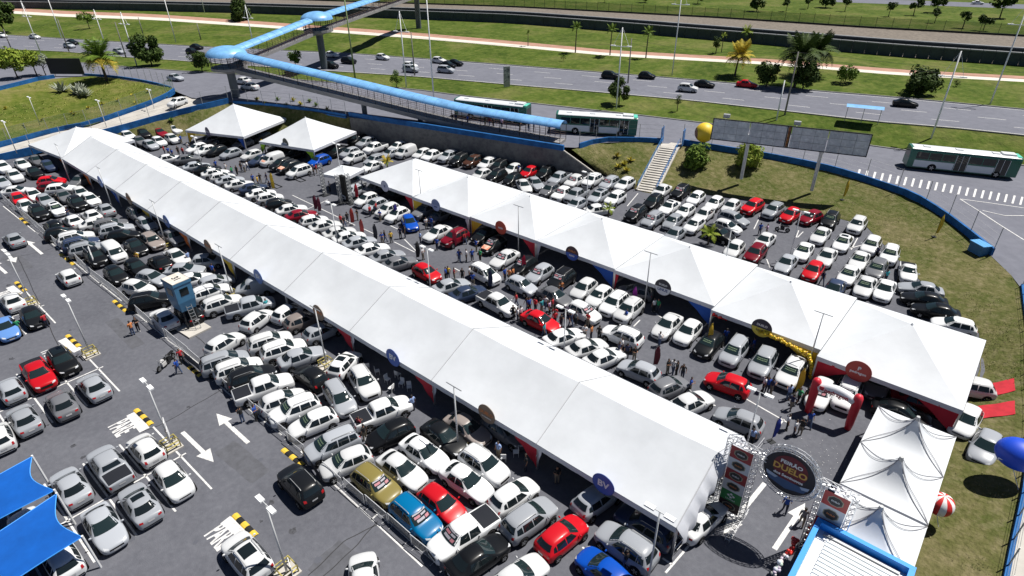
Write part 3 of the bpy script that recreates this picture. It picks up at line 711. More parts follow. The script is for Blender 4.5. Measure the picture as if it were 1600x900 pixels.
def pyramid_tent(name, label, c, wx, wy, zp, rz=0.0, drapes=(), group=None, ez=EZ, valcol=None):
    t = thing(name, label, 'tent', (c[0], c[1], 0), rz, group); hx, hy = wx/2, wy/2
    cs = [(-hx, -hy), (hx, -hy), (hx, hy), (-hx, hy)]
    for k in range(4):
        a, b = Vector((*cs[k], ez)), Vector((*cs[(k+1) % 4], ez)); pk = Vector((0, 0, zp)); mb = MB(); rows = []
        for i in range(9):
            v = i/8; row = []
            for j in range(9):
                u = j/8; p = a.lerp(b, u).lerp(pk, v); s_ = math.sin(math.pi*v)*0.16
                p.z -= s_*(0.6+0.4*math.sin(math.pi*u)); p.z += 0.015*noise.noise(Vector((p.x*0.6+c[0], p.y*0.6, 1)))*(1-v); row.append(p)
            rows.append(row)
        mb.grid(rows); me = mb.mesh('roof_panel', tentw, smooth=True); obj('roof_panel', me, t)
        mb = MB(); d_ = (b-a).normalized(); n_ = Vector((d_.y, -d_.x, 0)); rows = []
        for i in range(17):
            p = a.lerp(b, i/16)+n_*0.02; rows.append([p+Vector((0, 0, 0.01)), p+n_*(0.015*math.sin(i*2.2))+Vector((0, 0, -0.42))])
        mb.grid(rows); obj('valance', mb.mesh('valance', valw, smooth=True), t)
        mb = MB(); mb.box((cs[k][0]*0.985, cs[k][1]*0.985, ez/2), (0.13, 0.13, ez-0.02)); obj('leg', mb.mesh('leg', alu), t)
    mb = MB(); mb.tube([(0, 0, zp-0.02), (0, 0, zp+0.12)], [0.12, 0.04], 6); obj('finial', mb.mesh('finial', white_s), t)
    for sx, dx, col in drapes: drape(t, (sx*hx*0.97, -hy+0.03, ez-0.3), dx*1.15, 2.1, col)
    return t
joints = [-73.6, -61.8, -50.9, -40.1, -29.2, -17.8, -7.7, 3.0]
ynear = [50.7, 50.5, 50.7, 50.7, 50.5, 49.7, 48.6]; yfar = [61.6, 61.6, 61.6, 61.6, 61.4, 60.9, 60.5]
drp = [[(1, -1.9, RED)], [(-1, 2.2, YEL), (1, -0.6, (0.6, 0.6, 0.65))], [(-1, 2.2, YEL), (1, -2.2, RED)], [(-1, 0.6, (0.6, 0.6, 0.65)), (1, -3.2, BLU)], [(-1, 0.5, RED), (1, -3.0, BLU)], [(1, -3.6, YEL)], [(-1, 3.2, RED), (1, -3.2, RED)]]
for k in range(7):
    xa, xb = joints[k], joints[k+1]
    pyramid_tent('pyramid_tent', 'white pyramid tent, %s from the left in the right-hand row of seven joined tents' % ordw(k+1), ((xa+xb)/2, (ynear[k]+yfar[k])/2), xb-xa-0.06, yfar[k]-ynear[k], 5.1, 0, drp[k], 'right-hand row of joined white tents')
pyramid_tent('pyramid_tent', 'white pyramid tent at the far left end of the long marquee', (-125.6, 30.4), 13.2, 11.6, 5.3, rad(6), [(1, -2, ORG)])
pyramid_tent('pyramid_tent', 'square white tent with yellow drapes, left of the two detached ones at the back', (-114.8, 53.6), 13.2, 12.6, 6.4, rad(21), [(-1, 2.5, YEL), (1, -1.5, BLU)])
pyramid_tent('pyramid_tent', 'square white tent with lime green drapes in front of the retaining wall', (-97.4, 57.6), 12.0, 11.6, 6.0, rad(16), [(1, -1.8, GRN), (-1, 1.2, GRN)])
pyramid_tent('small_canopy', 'small white canopy beside the black lighting towers', (U(537, 268, 2.6).x, U(537, 268, 2.6).y), 4.4, 4.4, 3.4, rad(16))
# coned tents with cable ridges on the right
for k, (py, yy) in enumerate(((42.6, 'nearest the right-hand tent row'), (37.7, 'middle one of the three'), (32.6, 'nearest the blue-edged roof'))):
    t = thing('cone_tent', 'white tensile cone tent with dark seams, '+yy, 'tent', (0.5, py, 0), 0, 'three white cone tents in a line')
    hx, hy, zp = 2.55, 2.44, 4.6; cs = [(-hx, -hy), (hx, -hy), (hx, hy), (-hx, hy)]
    mb = MB(); rows = []; NP = 32
    for i in range(13):
        v = i/12; row = []
        for j in range(NP):
            q = j/NP*4; c0, c1 = cs[int(q) % 4], cs[(int(q)+1) % 4]; fr = q % 1
            x = c0[0]+(c1[0]-c0[0])*fr; y = c0[1]+(c1[1]-c0[1])*fr; s_ = 1-v*0.985
            row.append(Vector((x*s_, y*s_, EZ+(zp-EZ)*(0.22*v+0.78*v**3.4))))
        rows.append(row)
    mb.grid(rows, closed=True); obj('roof', mb.mesh('roof', tentw, smooth=True), t)
    for c0 in cs:
        for off_ in (-0.0, 1):
            mb = MB(); pts = []
            for i in range(13):
                v = i/12; s_ = 1-v*0.975; z = EZ+(zp-EZ)*(0.22*v+0.78*v**3.4)+0.035
                bend = off_*0.34*math.sin(math.pi*v)
                pts.append((c0[0]*s_, c0[1]*s_*(1-bend*0.9) if off_ else c0[1]*s_, z+bend*0.12))
            mb.tube(pts, 0.02, 4); obj('ridge_cable', mb.mesh('ridge_cable', mat('cable_grey', (0.2, 0.2, 0.22), 0.6)), t)
        mb = MB(); mb.tube([(c0[0]*0.985, c0[1]*0.985, 0), (c0[0]*0.985, c0[1]*0.985, EZ)], 0.06, 6); obj('leg', mb.mesh('leg', alu), t)
    mb = MB(); mb.tube([(0, 0, zp-0.12), (0, 0, zp+0.18)], [0.16, 0.12], 8); obj('finial', mb.mesh('finial', steel), t)
    for k2 in range(4):
        a, b = Vector((*cs[k2], EZ)), Vector((*cs[(k2+1) % 4], EZ)); mb = MB(); mb.grid([[a, a+Vector((0, 0, -0.3))], [b, b+Vector((0, 0, -0.3))]]); obj('valance', mb.mesh('valance', valw), t)

# ---------------------------------------------------------------- round signs on the eaves
def disc_sign(p, label, top, bottom, lines, r=0.82):
    t = thing('round_sign', label, 'sign', p)
    for half, col in ((0, top), (1, bottom)):
        mb = MB(); n = 20; ring = [(r*math.cos(math.pi*(half)+math.pi*i/n), r*math.sin(math.pi*half+math.pi*i/n)) for i in range(n+1)]
        mb.quad([(x, -0.03, z) for x, z in ring]); mb.quad([(x, 0.03, z) for x, z in reversed(ring)])
        mb.grid([[(x, -0.03, z), (x, 0.03, z)] for x, z in ring]); obj('upper_half' if not half else 'lower_half', mb.mesh('sign_half', plain), t, col=col)
    mb = MB(); mb.tube([((r+0.01)*math.cos(6.2832*i/28), -0.0, (r+0.01)*math.sin(6.2832*i/28)) if 0 else ((r+0.01)*math.cos(6.2832*i/28), 0, (r+0.01)*math.sin(6.2832*i/28)) for i in range(29)], 0.035, 4)
    obj('rim', mb.mesh('rim', plain), t, col=tuple(c*0.6 for c in top))
    for s, size, z, m_ in lines:
        o = obj('lettering', text_mesh(s, size, m_, True), t, (0, -0.045, z)); o.rotation_euler = (rad(90), 0, 0)
    return t
tw = mat('text_white', (0.75, 0.75, 0.76), 0.6); tk = mat('text_black', (0.02, 0.02, 0.025), 0.6); to = mat('text_orange', (0.6, 0.2, 0.06), 0.6); tgold = mat('text_gold', (0.62, 0.36, 0.08), 0.5); tbl = mat('text_blue', (0.02, 0.05, 0.2), 0.6)
def ev(px, py, z=2.75):
    p = U(px, py, z); return Vector((p.x, Y0-0.12, z))
BV = (0.03, 0.10, 0.42); BR = (0.22, 0.16, 0.12)
disc_sign(ev(938, 762), 'round blue sign reading BV on the marquee edge nearest the gate', BV, BV, [('BV', 0.75, 0.02, tw)])
disc_sign(ev(754, 652), 'round brown sign reading DUELO on the marquee edge above the dark sedans', BR, BR, [('DUELO', 0.42, 0.1, to), ('dos Seminovos', 0.16, -0.3, tw)])
disc_sign(ev(607, 563), 'round blue sign reading BV on the marquee edge above plastic chairs', BV, BV, [('BV', 0.75, 0.02, tw)])
disc_sign(ev(493, 491), 'round brown sign on the marquee edge above the gold-edged curtain', BR, BR, [('DUELO', 0.42, 0.1, to)])
disc_sign(ev(399, 434), 'round pale blue sign on the middle of the marquee edge', (0.1, 0.2, 0.5), (0.1, 0.2, 0.5), [('BV', 0.7, 0, tw)])
disc_sign(ev(322, 386), 'round brown sign on the marquee edge beyond the blue guard tower', BR, BR, [('DUELO', 0.42, 0.1, to)])
disc_sign(ev(257, 347), 'round blue sign on the marquee edge above the grey pickup', (0.1, 0.2, 0.5), (0.1, 0.2, 0.5), [('BV', 0.7, 0, tw)])
disc_sign(ev(200, 311), 'round brown sign on the marquee edge, second from the far end', BR, BR, [('DUELO', 0.42, 0.1, to)])
disc_sign(ev(156, 284), 'round blue sign on the marquee edge at its far end', (0.1, 0.2, 0.5), (0.1, 0.2, 0.5), [('BV', 0.7, 0, tw)])
def rv(px, py, y, z=2.7): p = U(px, py, z); return Vector((p.x, y-0.12, z))
disc_sign(rv(1347, 571, 48.6), 'round red sign with a white logo on the last tent of the right row', (0.4, 0.05, 0.04), (0.4, 0.05, 0.04), [('P', 0.5, 0.28, tw), ('pedragon', 0.33, -0.12, tw)], 0.95)
disc_sign(rv(1190, 513, 49.7), 'round black and yellow sign above the yellow balloons', (0.025, 0.025, 0.05), (0.6, 0.5, 0.06), [('DUELO', 0.3, 0.3, tw), ('Localiza', 0.3, -0.25, tk)], 0.9)
disc_sign(rv(1031, 453, 50.5), 'round black and white sign reading LINUS above white cars', (0.025, 0.025, 0.04), (0.65, 0.66, 0.7), [('DUELO', 0.28, 0.3, tw), ('LINUS', 0.42, -0.27, tbl)], 0.88)
disc_sign(rv(889, 399, 50.7), 'round dark sign with a bright blue lower half', (0.07, 0.03, 0.04), (0.02, 0.08, 0.4), [('DUELO', 0.3, 0.3, to), ('novo', 0.36, -0.25, tw)], 0.85)
disc_sign(rv(780, 357, 50.7), 'round plain red sign on the third tent of the right row', (0.5, 0.07, 0.04), (0.5, 0.07, 0.04), [('auto', 0.4, 0, tw)], 0.85)
disc_sign(rv(682, 320, 50.5), 'round grey-blue sign on the second tent of the right row', (0.2, 0.25, 0.4), (0.35, 0.4, 0.55), [('auto', 0.36, -0.2, tbl)], 0.8)
disc_sign(rv(601, 291, 50.6), 'round pale grey sign on the first tent of the right row', (0.4, 0.43, 0.55), (0.45, 0.47, 0.6), [('B', 0.5, 0, tbl)], 0.8)
p = U(324, 205, 3.0); disc_sign(Vector((p.x, p.y, 2.9)), 'round dark sign on the left square tent at the back', (0.03, 0.03, 0.08), (0.05, 0.05, 0.12), [('DUELO', 0.3, 0, tw)], 0.8)
p = U(446, 223, 3.0); disc_sign(Vector((p.x, p.y, 2.9)), 'round black sign on the lime-draped square tent', (0.02, 0.03, 0.02), (0.03, 0.04, 0.03), [('DUELO', 0.3, 0, tw)], 0.85)

# ================================================================= ENTRANCE GATE
def truss_mb(mb, a, b, s=0.3, step=0.45, r=0.022):
    a, b = Vector(a), Vector(b); d_ = (b-a).normalized(); u = d_.orthogonal().normalized(); v = d_.cross(u); L_ = (b-a).length
    u, v = (u+v).normalized(), (u-v).normalized()
    cor = [(u+v)*s/2, (u-v)*s/2, (-u-v)*s/2, (-u+v)*s/2]
    for c in cor: mb.tube([a+c, b+c], r*1.3, 4)
    n = max(1, int(L_/step))
    for i in range(n):
        for k in range(4):
            p0 = a+d_*(L_*i/n)+cor[k]; p1 = a+d_*(L_*(i+1)/n)+cor[(k+1) % 4]
            mb.tube([p0, p1], r, 3); mb.tube([p0, a+d_*(L_*i/n)+cor[(k+1) % 4]], r, 3)
    return mb
GY = 30.5
gate = thing('entrance_gate', 'aluminium truss entrance gate with banner towers and an oval fair sign', 'gate', (-4.4, GY, 0))
def gl(x, z, y=0.0): return Vector((x+4.4, y, z))
def seg(nm, a, b, s=0.3): obj(nm, truss_mb(MB(), a, b, s).mesh(nm, alu), gate)
for x in (-8.15, -6.35): seg('tower_leg', gl(x, 0.05), gl(x, 6.2))
seg('tower_top', gl(-8.3, 6.35), gl(-6.2, 6.35)); seg('tower_brace', gl(-8.0, 0.3), gl(-6.5, 0.3))
for x in (-2.55, -0.75): seg('tower_leg', gl(x, 0.05, 0.45), gl(x, 5.9, 0.45))
seg('tower_top', gl(-2.7, 6.05, 0.45), gl(-0.6, 6.05, 0.45))
seg('beam', gl(-6.2, 6.1), gl(-5.75, 6.1)); seg('beam', gl(-3.0, 5.9, 0.35), gl(-2.7, 5.9, 0.45))
seg('base_foot', gl(-6.35, 0.12, -2.2), gl(-6.35, 0.12, 1.0), 0.28); seg('base_foot', gl(-8.15, 0.12, -1.6), gl(-8.15, 0.12, 1.0), 0.28)
OC = gl(-4.4, 5.75, 0.15); RX, RZ = 1.82, 1.95
# oval ring truss
mb = MB(); NR = 28
for rr, yy in ((1.0, -0.14), (1.0, 0.14), (0.845, -0.14), (0.845, 0.14)):
    mb.tube([OC+Vector((RX*rr*math.cos(6.28319*i/NR), yy, RZ*rr*math.sin(6.28319*i/NR))) for i in range(NR+1)], 0.03, 4)
for i in range(NR):
    a0, a1 = 6.28319*i/NR, 6.28319*(i+1)/NR
    for yy in (-0.14, 0.14):
        mb.tube([OC+Vector((RX*math.cos(a0), yy, RZ*math.sin(a0))), OC+Vector((RX*0.845*math.cos(a1), yy, RZ*0.845*math.sin(a1)))], 0.018, 3)
        mb.tube([OC+Vector((RX*math.cos(a0), yy, RZ*math.sin(a0))), OC+Vector((RX*0.845*math.cos(a0), yy, RZ*0.845*math.sin(a0)))], 0.018, 3)
    mb.tube([OC+Vector((RX*math.cos(a0), -0.14, RZ*math.sin(a0))), OC+Vector((RX*math.cos(a1), 0.14, RZ*math.sin(a1)))], 0.016, 3)
obj('oval_truss', mb.mesh('oval_truss', alu), gate)
def oval_mesh(nm, rx, rz, y, m_, cz=0.0, z0=-2, z1=2, n=40):
    mb = MB(); pts = [(rx*math.cos(6.28319*i/n), rz*math.sin(6.28319*i/n)) for i in range(n)]
    pts = [(x, min(max(z, z0), z1)) for x, z in pts]; mb.quad([OC+Vector((x, y, z+cz)) for x, z in pts]); return mb.mesh(nm, m_)
sg = mat('sign_black', (0.012, 0.012, 0.02), 0.5)
so_ = obj('oval_panel', oval_mesh('oval_panel', RX*0.84, RZ*0.84, -0.05, sg), gate)
obj('panel_back', oval_mesh('panel_back', RX*0.84, RZ*0.84, 0.0, sg), gate)
obj('red_field', oval_mesh('red_field', 1.02, 1.0, -0.062, mat('sign_wine', (0.13, 0.012, 0.02), 0.5), 0.3), so_)
mb = MB(); mb.quad([OC+Vector(p) for p in ((-1.24, -0.064, -0.62), (1.24, -0.064, -0.62), (1.05, -0.064, -1.02), (0.0, -0.064, -1.3), (-1.05, -0.064, -1.02))]); obj('blue_field', mb.mesh('blue_field', mat('sign_blue', (0.04, 0.09, 0.2), 0.5)), so_)
mb = MB(); mb.quad([OC+Vector(p) for p in ((-1.3, -0.067, -0.45), (-0.55, -0.067, -0.62), (-0.7, -0.067, -0.8), (-1.24, -0.067, -0.72))]); mb.quad([OC+Vector(p) for p in ((0.75, -0.067, -0.62), (1.3, -0.067, -0.45), (1.24, -0.067, -0.72), (0.9, -0.067, -0.8))]); obj('pale_swoosh', mb.mesh('pale_swoosh', mat('sign_pale', (0.35, 0.42, 0.55), 0.5)), so_)
for s, size, z, m_, sx in (('FEIRÃO', 0.36, 0.72, tw, 1.1), ('DUELO', 0.62, 0.22, tgold, 1.0), ('dos Seminovos', 0.29, -0.32, tw, 1.0)):
    o = obj('lettering', text_mesh(s, size, m_, True, sx), so_, OC+Vector((0, -0.08, z))); o.rotation_euler = (rad(90), 0, 0)
# banners
def banner(x0, x1, zs, cols, y, nm='banner'):
    for k, c in enumerate(cols):
        z1_, z0_ = zs[k], zs[k+1]; mb = MB(); mb.quad([gl(x0, z0_, y), gl(x1, z0_, y), gl(x1, z1_, y), gl(x0, z1_, y)])
        b_ = obj(nm, mb.mesh(nm, plain), gate, col=c[0]); xc, zc = (x0+x1)/2, (z0_+z1_)/2; rw_, rh_ = (x1-x0)*0.34, (z1_-z0_)*0.36
        if c[1] == 'oval':
            for f_, cc in ((1.0, (0.3, 0.28, 0.2)), (0.86, (0.02, 0.02, 0.02))):
                mb = MB(); mb.quad([gl(xc+rw_*f_*math.cos(6.283*i/8+0.39), zc+rh_*f_*math.sin(6.283*i/8+0.39), y-0.006*(2-f_)*(2 if f_ < 1 else 1)) for i in range(8)]); obj('emblem', mb.mesh('emblem', plain), b_, col=cc)
            o = obj('lettering', text_mesh('DUELO', 0.26, c[2], True), b_, gl(xc, zc, y-0.03)); o.rotation_euler = (rad(90), 0, 0); o.scale = (rw_*1.15, rw_*1.15, 1)
        elif c[1] == 'cross':
            mb = MB()
            for dx_, dz_ in ((0, 0.14), (0, -0.14), (0.17, 0), (-0.17, 0)): mb.quad([gl(xc+dx_+a_, zc+0.08+dz_+b2, y-0.012) for a_, b2 in ((0, -0.1), (0.12, 0), (0, 0.1), (-0.12, 0))])
            obj('emblem', mb.mesh('emblem', tw), b_)
            o = obj('lettering', text_mesh('Unimed', 0.2, tw), b_, gl(xc, zc-0.25, y-0.02)); o.rotation_euler = (rad(90), 0, 0)
CR, CWH, CG, CK = (0.3, 0.02, 0.025), (0.6, 0.6, 0.62), (0.02, 0.2, 0.05), (0.03, 0.01, 0.01)
banner(-7.95, -6.55, [6.1, 5.1, 4.15, 3.2, 2.25, 1.35, 0.45], [(CR, 'oval', tw), (CWH, 'oval', to), (CR, 'oval', tw), (CWH, 'oval', to), (CG, 'cross', tw), (CK, 'oval', to)], -0.2)
banner(-2.35, -0.95, [5.75, 4.65, 3.5, 2.6], [((0.42, 0.05, 0.04), 'oval', tw), (CWH, 'oval', to), (CR, '', tw)], 0.24)

# ================================================================= BLUE-EDGED KIOSK (bottom right)
kz = 3.45
ks = thing('kiosk', 'flat kiosk building with white ribbed metal roof and bright blue fascia', 'building', (0.45, 26.5, 0))
X0k, X1k, Y0k, Y1k = -2.5, 2.45, -12.0, 3.85
mb = MB(); mb.box(((X0k+X1k)/2, (Y0k+Y1k)/2, kz/2-0.2), (X1k-X0k-0.3, Y1k-Y0k-0.3, kz-0.4)); obj('walls', mb.mesh('walls', mat('kiosk_wall', (0.5, 0.52, 0.55), 0.6)), ks)
for c, d_ in ((((X0k+X1k)/2, Y1k, kz-0.15), (X1k-X0k+0.3, 0.3, 0.75)), (((X0k+X1k)/2, Y0k, kz-0.15), (X1k-X0k+0.3, 0.3, 0.75)), ((X0k, (Y0k+Y1k)/2, kz-0.15), (0.3, Y1k-Y0k-0.31, 0.75)), ((X1k, (Y0k+Y1k)/2, kz-0.15), (0.3, Y1k-Y0k-0.31, 0.75))):
    mb = MB(); mb.box(c, d_); obj('fascia', mb.mesh('fascia', blue_b), ks)
mb = MB(); mb.box(((X0k+X1k)/2, (Y0k+Y1k)/2, kz-0.36), (X1k-X0k-0.31, Y1k-Y0k-0.31, 0.08)); obj('gutter', mb.mesh('gutter', white_s), ks)
rib = MB(); wv = []
n = 3
for a_, z_ in ((0, 0.0), (0.16, 0.0), (0.2, 0.07), (0.28, 0.07), (0.32, 0.0)): wv.append((a_, z_))
rib.grid([[(X0k+0.75, y, z), (X1k-0.75, y, z)] for y, z in wv]); rib_me = rib.mesh('roof_sheet', mat('roof_white_metal', (0.66, 0.7, 0.72), 0.4, var=0.05, scale=1))
if rib_me.polygons[0].normal.z < 0: rib_me.flip_normals()
yy = Y0k+0.3
while yy < Y1k-0.95: obj('roof_sheet', rib_me, ks, (0, yy, kz-0.2)); yy += 0.32
mb = MB(); mb.box(((X0k+X1k)/2, Y1k-0.4, kz-0.26), (X1k-X0k-0.9, 0.22, 0.1)); obj('roof_gutter', mb.mesh('roof_gutter', steel), ks)

# ================================================================= GUARD TOWER
gt = thing('guard_tower', 'sky-blue guard cabin on steel legs, number 31 on its roof', 'guard tower', (-58.2, 17.5, 0), rad(4))
gb = mat('cabin_blue', (0.045, 0.15, 0.27), 0.5, var=0.08, scale=1)
hx, hy = 1.05, 0.85
mb = MB(); rows = [[(x*s_, y*s_, z) for x, y in ((-hx, -hy), (hx, -hy), (hx, hy), (-hx, hy))] for z, s_ in ((2.25, 0.84), (3.3, 1.0), (5.05, 1.0), (5.15, 1.06), (5.45, 1.06))]
mb.grid(rows, closed=True); mb.quad([rows[0][3], rows[0][2], rows[0][1], rows[0][0]]); obj('cabin', mb.mesh('cabin', gb), gt)
mb = MB(); mb.box((0, 0, 5.44), (2.1, 1.7, 0.06)); rf = obj('roof', mb.mesh('roof', mat('roof_dusty', (0.5, 0.45, 0.4), 0.9, col2=(0.62, 0.6, 0.57), scale=1.5)), gt)
o = obj('lettering', text_mesh('31', 0.9, tk, True), rf, (0.1, 0, 5.48))
for c, d_ in (((0, -hy-0.01, 4.35), (1.0, 0.03, 0.75)), ((hx+0.01, 0, 4.35), (0.03, 0.8, 0.8)), ((0, hy+0.01, 4.35), (1.0, 0.03, 0.75)), ((-hx-0.01, 0, 4.35), (0.03, 0.8, 0.8))):
    mb = MB(); mb.box(c, d_); obj('window', mb.mesh('window', glass), gt)
for sx in (-1, 1):
    for sy_ in (-1, 1):
        mb = MB(); mb.box((sx*0.75, sy_*0.6, 1.36), (0.12, 0.12, 2.7)); obj('leg', mb.mesh('leg', dark_m), gt)
mb = MB(); mb.tube([(-0.75, -0.6, 0.4), (0.75, -0.6, 2.4)], 0.04, 4); mb.tube([(0.75, -0.6, 0.4), (-0.75, -0.6, 2.4)], 0.04, 4); mb.tube([(0.75, -0.6, 0.4), (0.75, 0.6, 2.4)], 0.04, 4); obj('bracing', mb.mesh('bracing', dark_m), gt)
mb = MB()
for s_ in (-0.25, 0.25): mb.tube([(1.6, s_, 0.1), (1.0, s_, 2.8)], 0.03, 4)
for k in range(8): mb.tube([(1.6-0.075*k, -0.25, 0.3+0.33*k), (1.6-0.075*k, 0.25, 0.3+0.33*k)], 0.025, 4)
obj('ladder', mb.mesh('ladder', steel), gt)
mb = MB(); mb.box((0.7, -0.2, 0.09), (3.0, 2.3, 0.16)); obj('plinth', mb.mesh('plinth', concrete_p), gt)

# ================================================================= SHADE SAILS (bottom left)
sail_m = mat('sail_blue', (0.004, 0.085, 0.38), 0.6, var=0.15, scale=0.6, spec=0.3)
def sail(c, label, rz=0.0):
    t = thing('shade_sail', label, 'shade sail', (0, 0, 0)); P = [Vector(p) for p in c]; mb = MB(); rows = []
    cen = (P[0]+P[1]+P[2]+P[3])/4
    for i in range(13):
        u = i/12; row = []
        for j in range(13):
            v = j/12; a_ = P[0].lerp(P[1], u); b_ = P[3].lerp(P[2], u); p = a_.lerp(b_, v)
            k = 0.26*(math.sin(math.pi*u)*(1-math.sin(math.pi*v))+math.sin(math.pi*v)*(1-math.sin(math.pi*u)))
            q = p.lerp(cen, k*0.55); q.z = p.z-0.1*math.sin(math.pi*u)*math.sin(math.pi*v); row.append(q)
        rows.append(row)
    mb.grid(rows); obj('fabric', mb.mesh('fabric', sail_m, smooth=True), t)
    mb = MB(); ed = [rows[0][j] for j in range(13)]+[rows[i][12] for i in range(13)]+[rows[12][12-j] for j in range(13)]+[rows[12-i][0] for i in range(13)]
    mb.tube(ed, 0.03, 4); obj('edge_rope', mb.mesh('edge_rope', mat('rope_blue', (0.05, 0.3, 0.8), 0.6)), t)
    for p in (P[1], P[2]):
        mb = MB(); mb.tube([(p.x, p.y+0.08, 0), (p.x+0.02, p.y+0.02, p.z+0.1)], 0.07, 6); obj('post', mb.mesh('post', white_s), t)
    return t
# local convention: P0 far outer, P1 far inner (post), P2 near inner (post), P3 near outer
sail([(-46.5, -7.6, 2.2), (-45.3, 1.25, 3.1), (-40.7, 1.25, 3.1), (-41.2, -7.6, 2.2)], 'bright blue shade sail at the left edge, the farther of two')
sail([(-40.5, -7.6, 2.3), (-40.35, 1.25, 3.05), (-35.5, 1.15, 3.0), (-35.0, -7.6, 2.1)], 'bright blue shade sail in the bottom left corner, the nearer of two')
sail([(-62, -9, 2.2), (-60.8, -0.1, 3.0), (-56.2, -0.1, 3.0), (-56.5, -9, 2.2)], 'blue shade sail just entering at the left edge beside white posts')

# ================================================================= BILLBOARD, BALLOONS, ARCH
bbm = ramp_ground('billboard_vinyl', [(0.36, (0.3, 0.33, 0.38)), (0.5, (0.5, 0.53, 0.57)), (0.66, (0.66, 0.69, 0.72))], 0.6, [(0.36, (0.36, 0.39, 0.44)), (0.54, (0.5, 0.53, 0.57)), (0.68, (0.75, 0.77, 0.8))], 2.0, 0.5, 1.0, 1.6, 0.3)
bs0, bs1 = Vector((-35.6, 86.2, 0)), Vector((-15.9, 91.7, 0)); bd = (bs1-bs0); bL = bd.length; ba = math.atan2(bd.y, bd.x)
bb = thing('billboard', 'double-width bare silver billboard on two posts above the grass bank', 'billboard', bs0.lerp(bs1, 0.5), ba)
bz0, bz1 = 7.25, 10.25
for k in range(4):
    x0_, x1_ = -bL/2+k*bL/4, -bL/2+(k+1)*bL/4
    g0 = 0.05 if k != 2 else 0.45
    mb = MB(); mb.box(((x0_+g0+x1_-0.05)/2, 0, (bz0+bz1)/2), (x1_-x0_-0.05-g0, 0.12, bz1-bz0-0.12)); pn = obj('panel', mb.mesh('panel', bbm), bb)
    mb = MB()
    for xx in (1/3, 2/3): mb.box((x0_+(x1_-x0_)*xx, -0.07, (bz0+bz1)/2), (0.025, 0.02, bz1-bz0-0.14))
    for zz in (1/3, 2/3): mb.box(((x0_+x1_)/2, -0.071, bz0+(bz1-bz0)*zz), (x1_-x0_-0.55, 0.02, 0.025))
    obj('sheet_joint', mb.mesh('sheet_joint', mat('joint_dark', (0.07, 0.08, 0.09), 0.6)), pn)
mb = MB()
for z in (bz0, bz1): mb.box((0, 0.0, z), (bL+0.1, 0.2, 0.12))
for x in (-bL/2, -0.15, 0.3, bL/2): mb.box((x, 0.0, (bz0+bz1)/2), (0.12, 0.2, bz1-bz0))
obj('frame', mb.mesh('frame', dark_m), bb)
mb = MB(); mb.box((0.08, 0.05, (bz0+bz1)/2), (0.4, 0.15, bz1-bz0-0.2)); obj('rusty_gap', mb.mesh('rusty_gap', mat('rust', (0.14, 0.05, 0.03), 0.9, col2=(0.35, 0.17, 0.05), scale=3)), bb)
for x, zg in ((-5.0, 2.3), (4.75, 2.0)):
    mb = MB(); mb.tube([(x, 0.3, zg-0.6), (x, 0.3, bz0+1.2)], 0.24, 10); mb.box((x, 0.3, bz0-0.02), (0.6, 0.5, 0.5)); obj('post', mb.mesh('post', pole_m), bb)
for x in (-8.6, 0.9):
    mb = MB(); mb.box((x, 0.9, bz1+0.3), (0.9, 0.6, 0.5)); mb.tube([(x, 0.3, bz1), (x, 0.9, bz1+0.2)], 0.05, 4); obj('floodlight', mb.mesh('floodlight', steel), bb)

def balloon(c, r, label, cols, sq=(1, 1, 1), tether=None, stripes=0, emblem=None):
    t = thing('balloon', label, 'balloon', (c[0], c[1], c[2]))
    if stripes:
        for k in range(stripes):
            mb = MB(); rows = []
            for i in range(13):
                a_ = math.pi*i/12-math.pi/2; rr = max(math.cos(a_), 0.002)*r
                rows.append([(rr*sq[0]*math.cos(6.2832*(k+j/3)/stripes), rr*sq[1]*math.sin(6.2832*(k+j/3)/stripes), r*sq[2]*math.sin(a_)) for j in range(4)])
            mb.grid(rows); obj('gore', mb.mesh('gore', plain, smooth=True), t, col=cols[k % 2])
    else:
        obj('envelope', MB().sphere((0, 0, 0), r, 24, 16, sq).mesh('envelope', plain, smooth=True), t, col=cols[0])
    if tether:
        mb = MB(); mb.tube([(0, 0, -r*sq[2]), Vector(tether)-Vector(c)], 0.03, 4); obj('tether', mb.mesh('tether', white_s), t)
    if emblem:
        for em_m, f_, dy in emblem:
            mb = MB(); d_ = Vector((-0.75, -0.65, -0.1)).normalized(); sd = d_.cross(Vector((0, 0, 1))).normalized(); up = sd.cross(d_)
            rows = []
            for i in range(5):
                rows.append([((d_+(sd*math.cos(6.2832*j/16)+up*math.sin(6.2832*j/16)*1.1)*f_*i/4).normalized())*r*(1.004+dy) for j in range(16)])
            mb.grid(rows, closed=True); obj('emblem', mb.mesh('emblem', em_m, smooth=True), t)
    return t
p = U(1101, 207, 5.6); balloon(p, 1.55, 'big yellow inflatable ball with a dark red badge beside the billboard', [(0.72, 0.5, 0.03)], tether=(p.x+0.2, p.y-1, 2.9), emblem=[(mat('badge_wine', (0.08, 0.012, 0.02), 0.5, col2=(0.4, 0.2, 0.1), scale=3), 0.62, 0.0)])
p = U(1592, 710, 3.3); bo = balloon(p, 1.18, 'big blue advertising balloon floating over the grass at the right edge', [(0.006, 0.06, 0.55)], (1.15, 1, 0.92), tether=(p.x+0.8, p.y-0.8, 1.1))
o = obj('lettering', text_mesh('P', 0.6, tw, True), bo, Vector((-0.85, -0.86, -0.3))); o.rotation_euler = (rad(75), 0, rad(-42))
p = U(1470, 788, 1.9); balloon(p, 0.78, 'red and white striped balloon behind the cone tents', [(0.55, 0.02, 0.02), (0.72, 0.72, 0.72)], tether=(p.x+0.4, p.y-0.3, 0.3), stripes=12)
